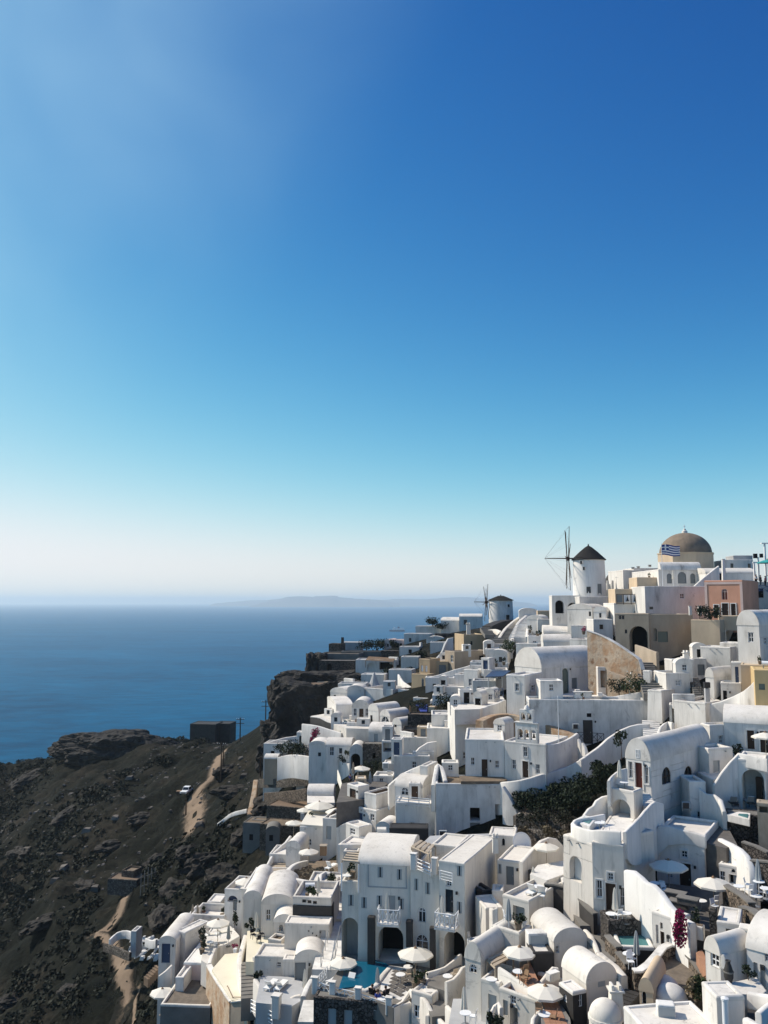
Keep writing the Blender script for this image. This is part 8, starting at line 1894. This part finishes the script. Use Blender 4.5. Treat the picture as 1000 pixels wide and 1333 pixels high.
# ferry far out on the sea
p = G(517,822, SEA_Z); L_ = 20 * p.length / FPX
root = thing('ferry', 'grey-white ferry steaming on the blue sea', 'ship', p, R(178))
def hullsec(x): return max(.05,1 - max(0, (x - .62) / .38) ** 2)
hl = MB(); vs = []
for i in range(21):
    x = i / 20; wv = .085 * L_ * hullsec(x); z1 = .085 * L_ * (1 + .35 * max(0, x - .6))
    vs += [((x - .5) * L_, -wv * .8,-2), ((x - .5) * L_, -wv, z1), ((x - .5) * L_, wv, z1), ((x - .5) * L_, wv * .8,-2)]
hl.add(vs, [(i * 4 + q, i * 4 + q + 1, i * 4 + 5 + q, i * 4 + 4 + q) for i in range(20) for q in range(3)] + [(0,1,2,3), (80,83,82,81)]).build('hull', 'door_navy', root)
MB().box(-.47 * L_, -.08 * L_, .086 * L_, .30 * L_, .08 * L_, .17 * L_).build('superstructure', 'white_paint', root); MB().box(-.40 * L_, -.07 * L_, .171 * L_, .24 * L_, .07 * L_, .21 * L_).build('upper_deck', 'white_paint', root); MB().box(.10 * L_, -.06 * L_, .211 * L_, .22 * L_, .06 * L_, .245 * L_).build('bridge', 'white_paint', root)
for z in (.11,.14): MB().box(-.45 * L_, -.0815 * L_, z * L_, .28 * L_, -.0805 * L_, (z + .012) * L_).build('window_band', 'glass', root)
MB().add([(x * L_, y * L_, z * L_) for z, k in ((.21,1), (.31,.7)) for x, y in ((-.16 * k - .02,-.03), (-.04,-.03), (-.04,.03), (-.16 * k - .02,.03))], [(0,1,5,4), (1,2,6,5), (2,3,7,6), (3,0,4,7), (4,5,6,7)]).build('funnel', 'door_navy', root); MB().cyl((.2 * L_, 0,.245 * L_), (.2 * L_, 0,.34 * L_), .006 * L_, n=6).build('mast', 'white_paint', root)

H('white cube filling the gap below the ochre base block', (538,562,935,909), 152,-25, d=5)
H('white low roof beside the blue awning', (560,578,925,912), 148,-10, d=4)

ro = random.Random(4)
for i, (px, py, sx, sy, sz) in enumerate([(40,1010,16,8,5), (90,1060,10,6,4), (30,1110,12,7,4), (150,1095,9,5,3), (60,1200,8,5,3), (110,1150,7,5,3), (205,1120,8,5,4), (235,1155,9,5,5), (215,1195,7,5,4), (275,1120,9,5,5), (300,1140,8,5,5), (20,1290,6,4,2.5), (95,1290,5,4,2.5), (245,1110,6,4,3), (190,1060,8,5,3), (310,1030,9,6,4), (300,1000,8,5,4), (325,1080,7,5,4), (345,1045,8,5,4), (255,1205,6,4,4)]):
    g_ = ground(px, py)
    o_ = rock('outcrop', None, g_ - Vector((0,0, sz * .22)), (sx * .9, sy * .8, sz * .8), 30 + i * 3.3, det=4, amp=.35, rnd=True, mat='outcrop'); o_.rotation_euler = (ro.uniform(-.2,.2), ro.uniform(-.2,.2), ro.uniform(0,3))

# ------------------------------------------------------------------ small blocks, stair heads and huts standing on the roofs and terraces of the middle distance
rg = random.Random(11)
bpy.context.view_layer.update()
DG = bpy.context.evaluated_depsgraph_get()
def sight(px, py):
    d_ = ray(px, py).normalized()
    o_ = Vector((0,0,0))
    for _ in range(3):
        ok, loc, nor, idx, ob, mtx = scene.ray_cast(DG, o_, d_)
        if not ok or ob.name.split('.')[0] != 'haze': break
        o_ = loc + d_ * .01
    return (loc, nor, ob.name.split('.')[0]) if ok else (None, None, '')
KINDS = [('small white stair head with a dark door on the middle terraces', 'flat', 'd'), ('small white box room with one dark window on the middle terraces', 'flat', 'w'),
         ('little white vault with a dark door on the middle terraces', 'vy', 'd'), ('low blank white wall block on the middle terraces', 'flat', None),
         ('tiny white rooftop chimney block on the middle terraces', 'flat', None), ('low beige box room with a dark door on the middle terraces', 'flat', 'd'), ('little white vault with a dark window on the middle terraces', 'vy', 'w')]
SPOTS = []
todo = []
for (x0, x1, y0, y1, n_) in [(560,668,842,930,24), (640,800,796,880,24), (500,580,838,905,12), (530,640,806,845,10), (425,560,885,1000,16), (850,965,845,930,6), (340,480,960,1010,5), (470,660,940,1050,8), (380,480,1040,1130,4)]:
    k_ = 0; tries = 0
    while k_ < n_ and tries < 260:
        tries += 1
        px, py = rg.uniform(x0, x1), rg.uniform(y0, y1)
        if 664 < px < 702 and 792 < py < 836: continue
        if any(abs(px - a_) < 8 and abs(py - b_) < 6 for a_, b_ in SPOTS): continue
        loc, nor, nm = sight(px, py)
        if loc is None or nor.z < .75 or loc.z < -60 or loc.y > 265 or nm not in ('roof', 'terrace_floor', 'hillside', 'parapet', 'chapel_yard', 'court_floor'): continue
        if nm == 'hillside' and loc.x < -55: continue
        SPOTS.append((px, py)); k_ += 1; todo.append((px, py, loc.y, nm))
for px, py, D_, nm in todo:
    ki = rg.choice((0,0,1,1,2,3,3,4,6)) if rg.random() < .94 else 5
    lb, tp, op = KINDS[ki]
    hw_, hh_, dd_ = {0: (1.6,2.0,1.8), 1: (2.0,1.6,2.0), 2: (1.8,1.4,2.2), 3: (2.4,.6,.5), 4: (.6,1.0,.6), 5: (1.8,1.8,1.8), 6: (1.9,1.2,2.2)}[ki]
    hw_ *= rg.uniform(.8,1.3); hh_ *= rg.uniform(.8,1.15)
    if nm == 'hillside': hw_ *= 1.3; hh_ *= 1.3; dd_ *= 1.4
    mpp_ = math.hypot(D_, 10) / FPX; wpx, hpx = hw_ / mpp_, hh_ / mpp_
    yw = rg.choice((-50,-38,-28,-10,-6,-4,3))
    if abs(yw) > 20: wpx *= .75
    ops_ = []
    if op == 'w': ops_ = [('F', px, py - hpx * .6, max(2.2,.6 / mpp_), max(3.0,.8 / mpp_), 'w', 'glass')]
    if op == 'd': ops_ = [('F', px, py - hpx * .42, max(2.6,.8 / mpp_), hpx * .78, 'd', rg.choice(('wood_dark', 'door_navy', 'door_grey', 'dark')))]
    H(lb, (px - wpx / 2, px + wpx / 2, py, py - hpx), D_, yw, d=dd_, top=tp, rise=rg.uniform(.4,.7), sink=1.2 if nm != 'hillside' else 4, ops=ops_, group=lb.split(' on the')[0].replace('a dark', 'dark') + ' group', mat='peach' if ki == 5 else rg.choice(('white', 'white', 'white_worn')), par=rg.choice((.1,.2)), name='box_room' if ki != 4 else 'chimney_block', cat='house' if ki not in (3,4) else 'block')
print('INFILL', len(todo))
# ------------------------------------------------------------------ the village goes on along the slope beyond the yellow house
rb = random.Random(8)
for i in range(5):
    for j in range(9):
        px = 1024 + i * 62 + rb.uniform(-6,6); py = 812 + j * 62 + rb.uniform(-8,8)
        g_ = ground(px, py, 30); k_ = FPX / g_.length; vt = rb.random() < .4
        H('plain white vaulted house further along the slope beyond the yellow house' if vt else 'plain white cubic house further along the slope beyond the yellow house', (px, px + rb.uniform(4,6) * k_ * .8, py, py - rb.uniform(2.4,3.4) * k_), g_.y, rb.choice((-44,-36,-48)), d=rb.uniform(4,6), top='vy' if vt else 'flat', rise=1.1, group='vaulted houses beyond' if vt else 'cubic houses beyond')
# ------------------------------------------------------------------ scrub and stones on the bare slope: nobody could count them
rs = random.Random(21)
def wild(x, y): return (-(x) + 2 - 0.20 * (y - 60)) / 18.0
mb = MB(); cnt = 0; rk = MB()
NX = 0
def add_clump(mb, p, r, n, lr):
    for _ in range(n):
        q = Vector((rs.gauss(0,1), rs.gauss(0,1), abs(rs.gauss(0,1)))).normalized() * (rs.random() ** .4) * r
        c = p + Vector((q.x, q.y, q.z * .7))
        a_ = Vector((rs.gauss(0,1), rs.gauss(0,1), rs.gauss(0,1))).normalized(); b_ = a_.orthogonal().normalized() * lr * rs.uniform(.6,1.4); c_ = a_.cross(b_) * .7
        mb.add([c - b_, c + c_, c + b_, c - c_], [(0,1,2,3)])
N_ = 0
cand = []
while len(cand) < 8500:
    x, y = rs.uniform(-210,15), rs.uniform(70,345)
    if wild(x, y) < .45: continue
    d = noise.fractal(Vector((x * .02, y * .02,4.4)), 1,2,4)
    if rs.random() > .46 + d * 1.3: continue
    cand.append((x, y))
zz = base_z([c[0] for c in cand], [c[1] for c in cand])
for (x, y), z in zip(cand, zz):
    p = Vector((x, y, z + rough(x, y)))
    px, py = project(p)
    if not (-60 < px < 520 and 940 < py < 1420): continue
    if any(abs(px - a_) < w and abs(py - b_) < h for a_, b_, w, h in [(262,1040,20,45), (155,1200,28,40), (160,1290,16,60), (300,985,30,30)]): continue
    r = (rs.uniform(.25,.8) if rs.random() < .7 else rs.uniform(.8,1.9)) * (1.25 if y > 200 else 1)
    add_clump(mb, p - Vector((0,0,.1)), r, int(20 + 26 * r), .19 + .08 * r)
o = mb.build('scrub', 'leaf_scrub', kind='stuff')
tag(o, 'dark low scrub covering the bare volcanic slope', 'scrub')
cand = []
while len(cand) < 3000:
    x, y = rs.uniform(-200,20), rs.uniform(70,340)
    if wild(x, y) < .3: continue
    if rs.random() > .4 + noise.fractal(Vector((x * .03, y * .03,9.4)), 1,2,4) * 1.2: continue
    cand.append((x, y))
zz = base_z([c[0] for c in cand], [c[1] for c in cand])
for (x, y), z in zip(cand, zz):
    p = Vector((x, y, z + rough(x, y))); s = rs.uniform(.12,.5) if rs.random() < .93 else rs.uniform(.6,1.3)
    j = lambda: rs.uniform(.65,1.15)
    rk.add([(p.x + a_ * s * j(), p.y + b_ * s * j(), p.z + (c_ * s * j() * .8)) for a_, b_, c_ in [(-1,-1,-.4), (1,-1,-.4), (1,1,-.4), (-1,1,-.4), (-.7,-.6,.7), (.6,-.7,.6), (.7,.6,.8), (-.6,.7,.6)]], [(0,1,5,4), (1,2,6,5), (2,3,7,6), (3,0,4,7), (4,5,6,7)])
o = rk.build('loose_stones', 'rock_bits', kind='stuff')
tag(o, 'loose pale stones scattered over the bare slope', 'stones')

# dry grass tufts between the scrub
dg = MB(); k_ = 0
while k_ < 1500:
    x, y = rs.uniform(-160,10), rs.uniform(80,300)
    if wild(x, y) < .35 or rs.random() > .35 + noise.fractal(Vector((x * .025, y * .025,17.)), 1,2,4) * 1.2: continue
    k_ += 1; z = gz(x, y)
    for _ in range(9):
        a_ = rs.uniform(0,6.28); l = rs.uniform(.3,.8); px_, py_ = x + rs.gauss(0,.3), y + rs.gauss(0,.3)
        dg.add([(px_ - .05, py_, z), (px_ + .05, py_, z), (px_ + math.cos(a_) * l * .5, py_ + math.sin(a_) * l * .5, z + l)], [(0,1,2)])
tag(dg.build('dry_grass', 'leaf_drygrass', kind='stuff'), 'pale dry grass tufts on the bare slope', 'grass')
# ------------------------------------------------------------------ small things on the flat roofs
rr = random.Random(5)
for q in HALL:
    if q['top'] != 'flat' or q['D'] > 150 or q['w'] < 2.6 or q['d'] < 2.4 or q['mat'] == 'slate' or q['root'].name.startswith('hotel'): continue
    if len(q['label'].split()) > 11 or rr.random() < .35: continue
    kind = rr.choice(('vent', 'antenna', 'pot', 'tank', 'vent', 'pot'))
    x, y = rr.uniform(.8, q['w'] - .8), rr.uniform(q['d'] * .45, q['d'] - .7); zf = q['h'] - q['par']
    if len(q['label'].split()) > 9: continue
    pt = q['pt'](x, y, zf); lb = 'the ' + q['label']; rz = q['a'] + rr.uniform(-.2,.2)
    if kind == 'vent':
        root = thing('roof_vent', 'small vent hood on ' + lb, 'vent', pt, rz); MB().box(-.22,-.22,0,.22,.22,.5).build('duct', 'white', root); MB().box(-.3,-.3,.5,.3,.3,.58).build('hood', 'metal_grey', root)
    elif kind == 'antenna':
        root = thing('antenna', 'thin television aerial on ' + lb, 'aerial', pt, rz); MB().cyl((0,0,0), (0,0,2.4), .025, n=5).build('mast', 'metal_grey', root)
        for i_ in range(5): MB().cyl((-.35 + .04 * i_, -.5 + .22 * i_, 2.2), (.35 - .04 * i_, -.5 + .22 * i_, 2.2), .012, n=4).build('rod', 'metal_grey', root)
        MB().cyl((0,-.55,2.2), (0,.5,2.2), .015, n=4).build('boom', 'metal_grey', root)
    elif kind == 'pot':
        root = thing('potted_plant', 'potted green plant on ' + lb, 'plant', pt); MB().lathe([(.001,0), (.15,0), (.22,.36), (.25,.4), (.18,.4), (.001,.36)], 10).build('pot', rr.choice(('earth', 'white_paint', 'terracotta')), root, smooth=40)
        fn = blob(.35,.35,.45,5); leaf_cloud(80,1,.09, lambda: fn() + Vector((0,0,.4))).build('foliage', 'leaf', root)
    else:
        root = thing('water_tank', 'small white water tank on ' + lb, 'tank', pt, rz); MB().cyl((-.5,0,.55), (.5,0,.55), .28, n=14).build('drum', 'white_paint', root, smooth=40)
        for x_ in (-.35,.35): MB().box(x_ - .05,-.25,0, x_ + .05,.25,.3).build('cradle', 'metal_grey', root)
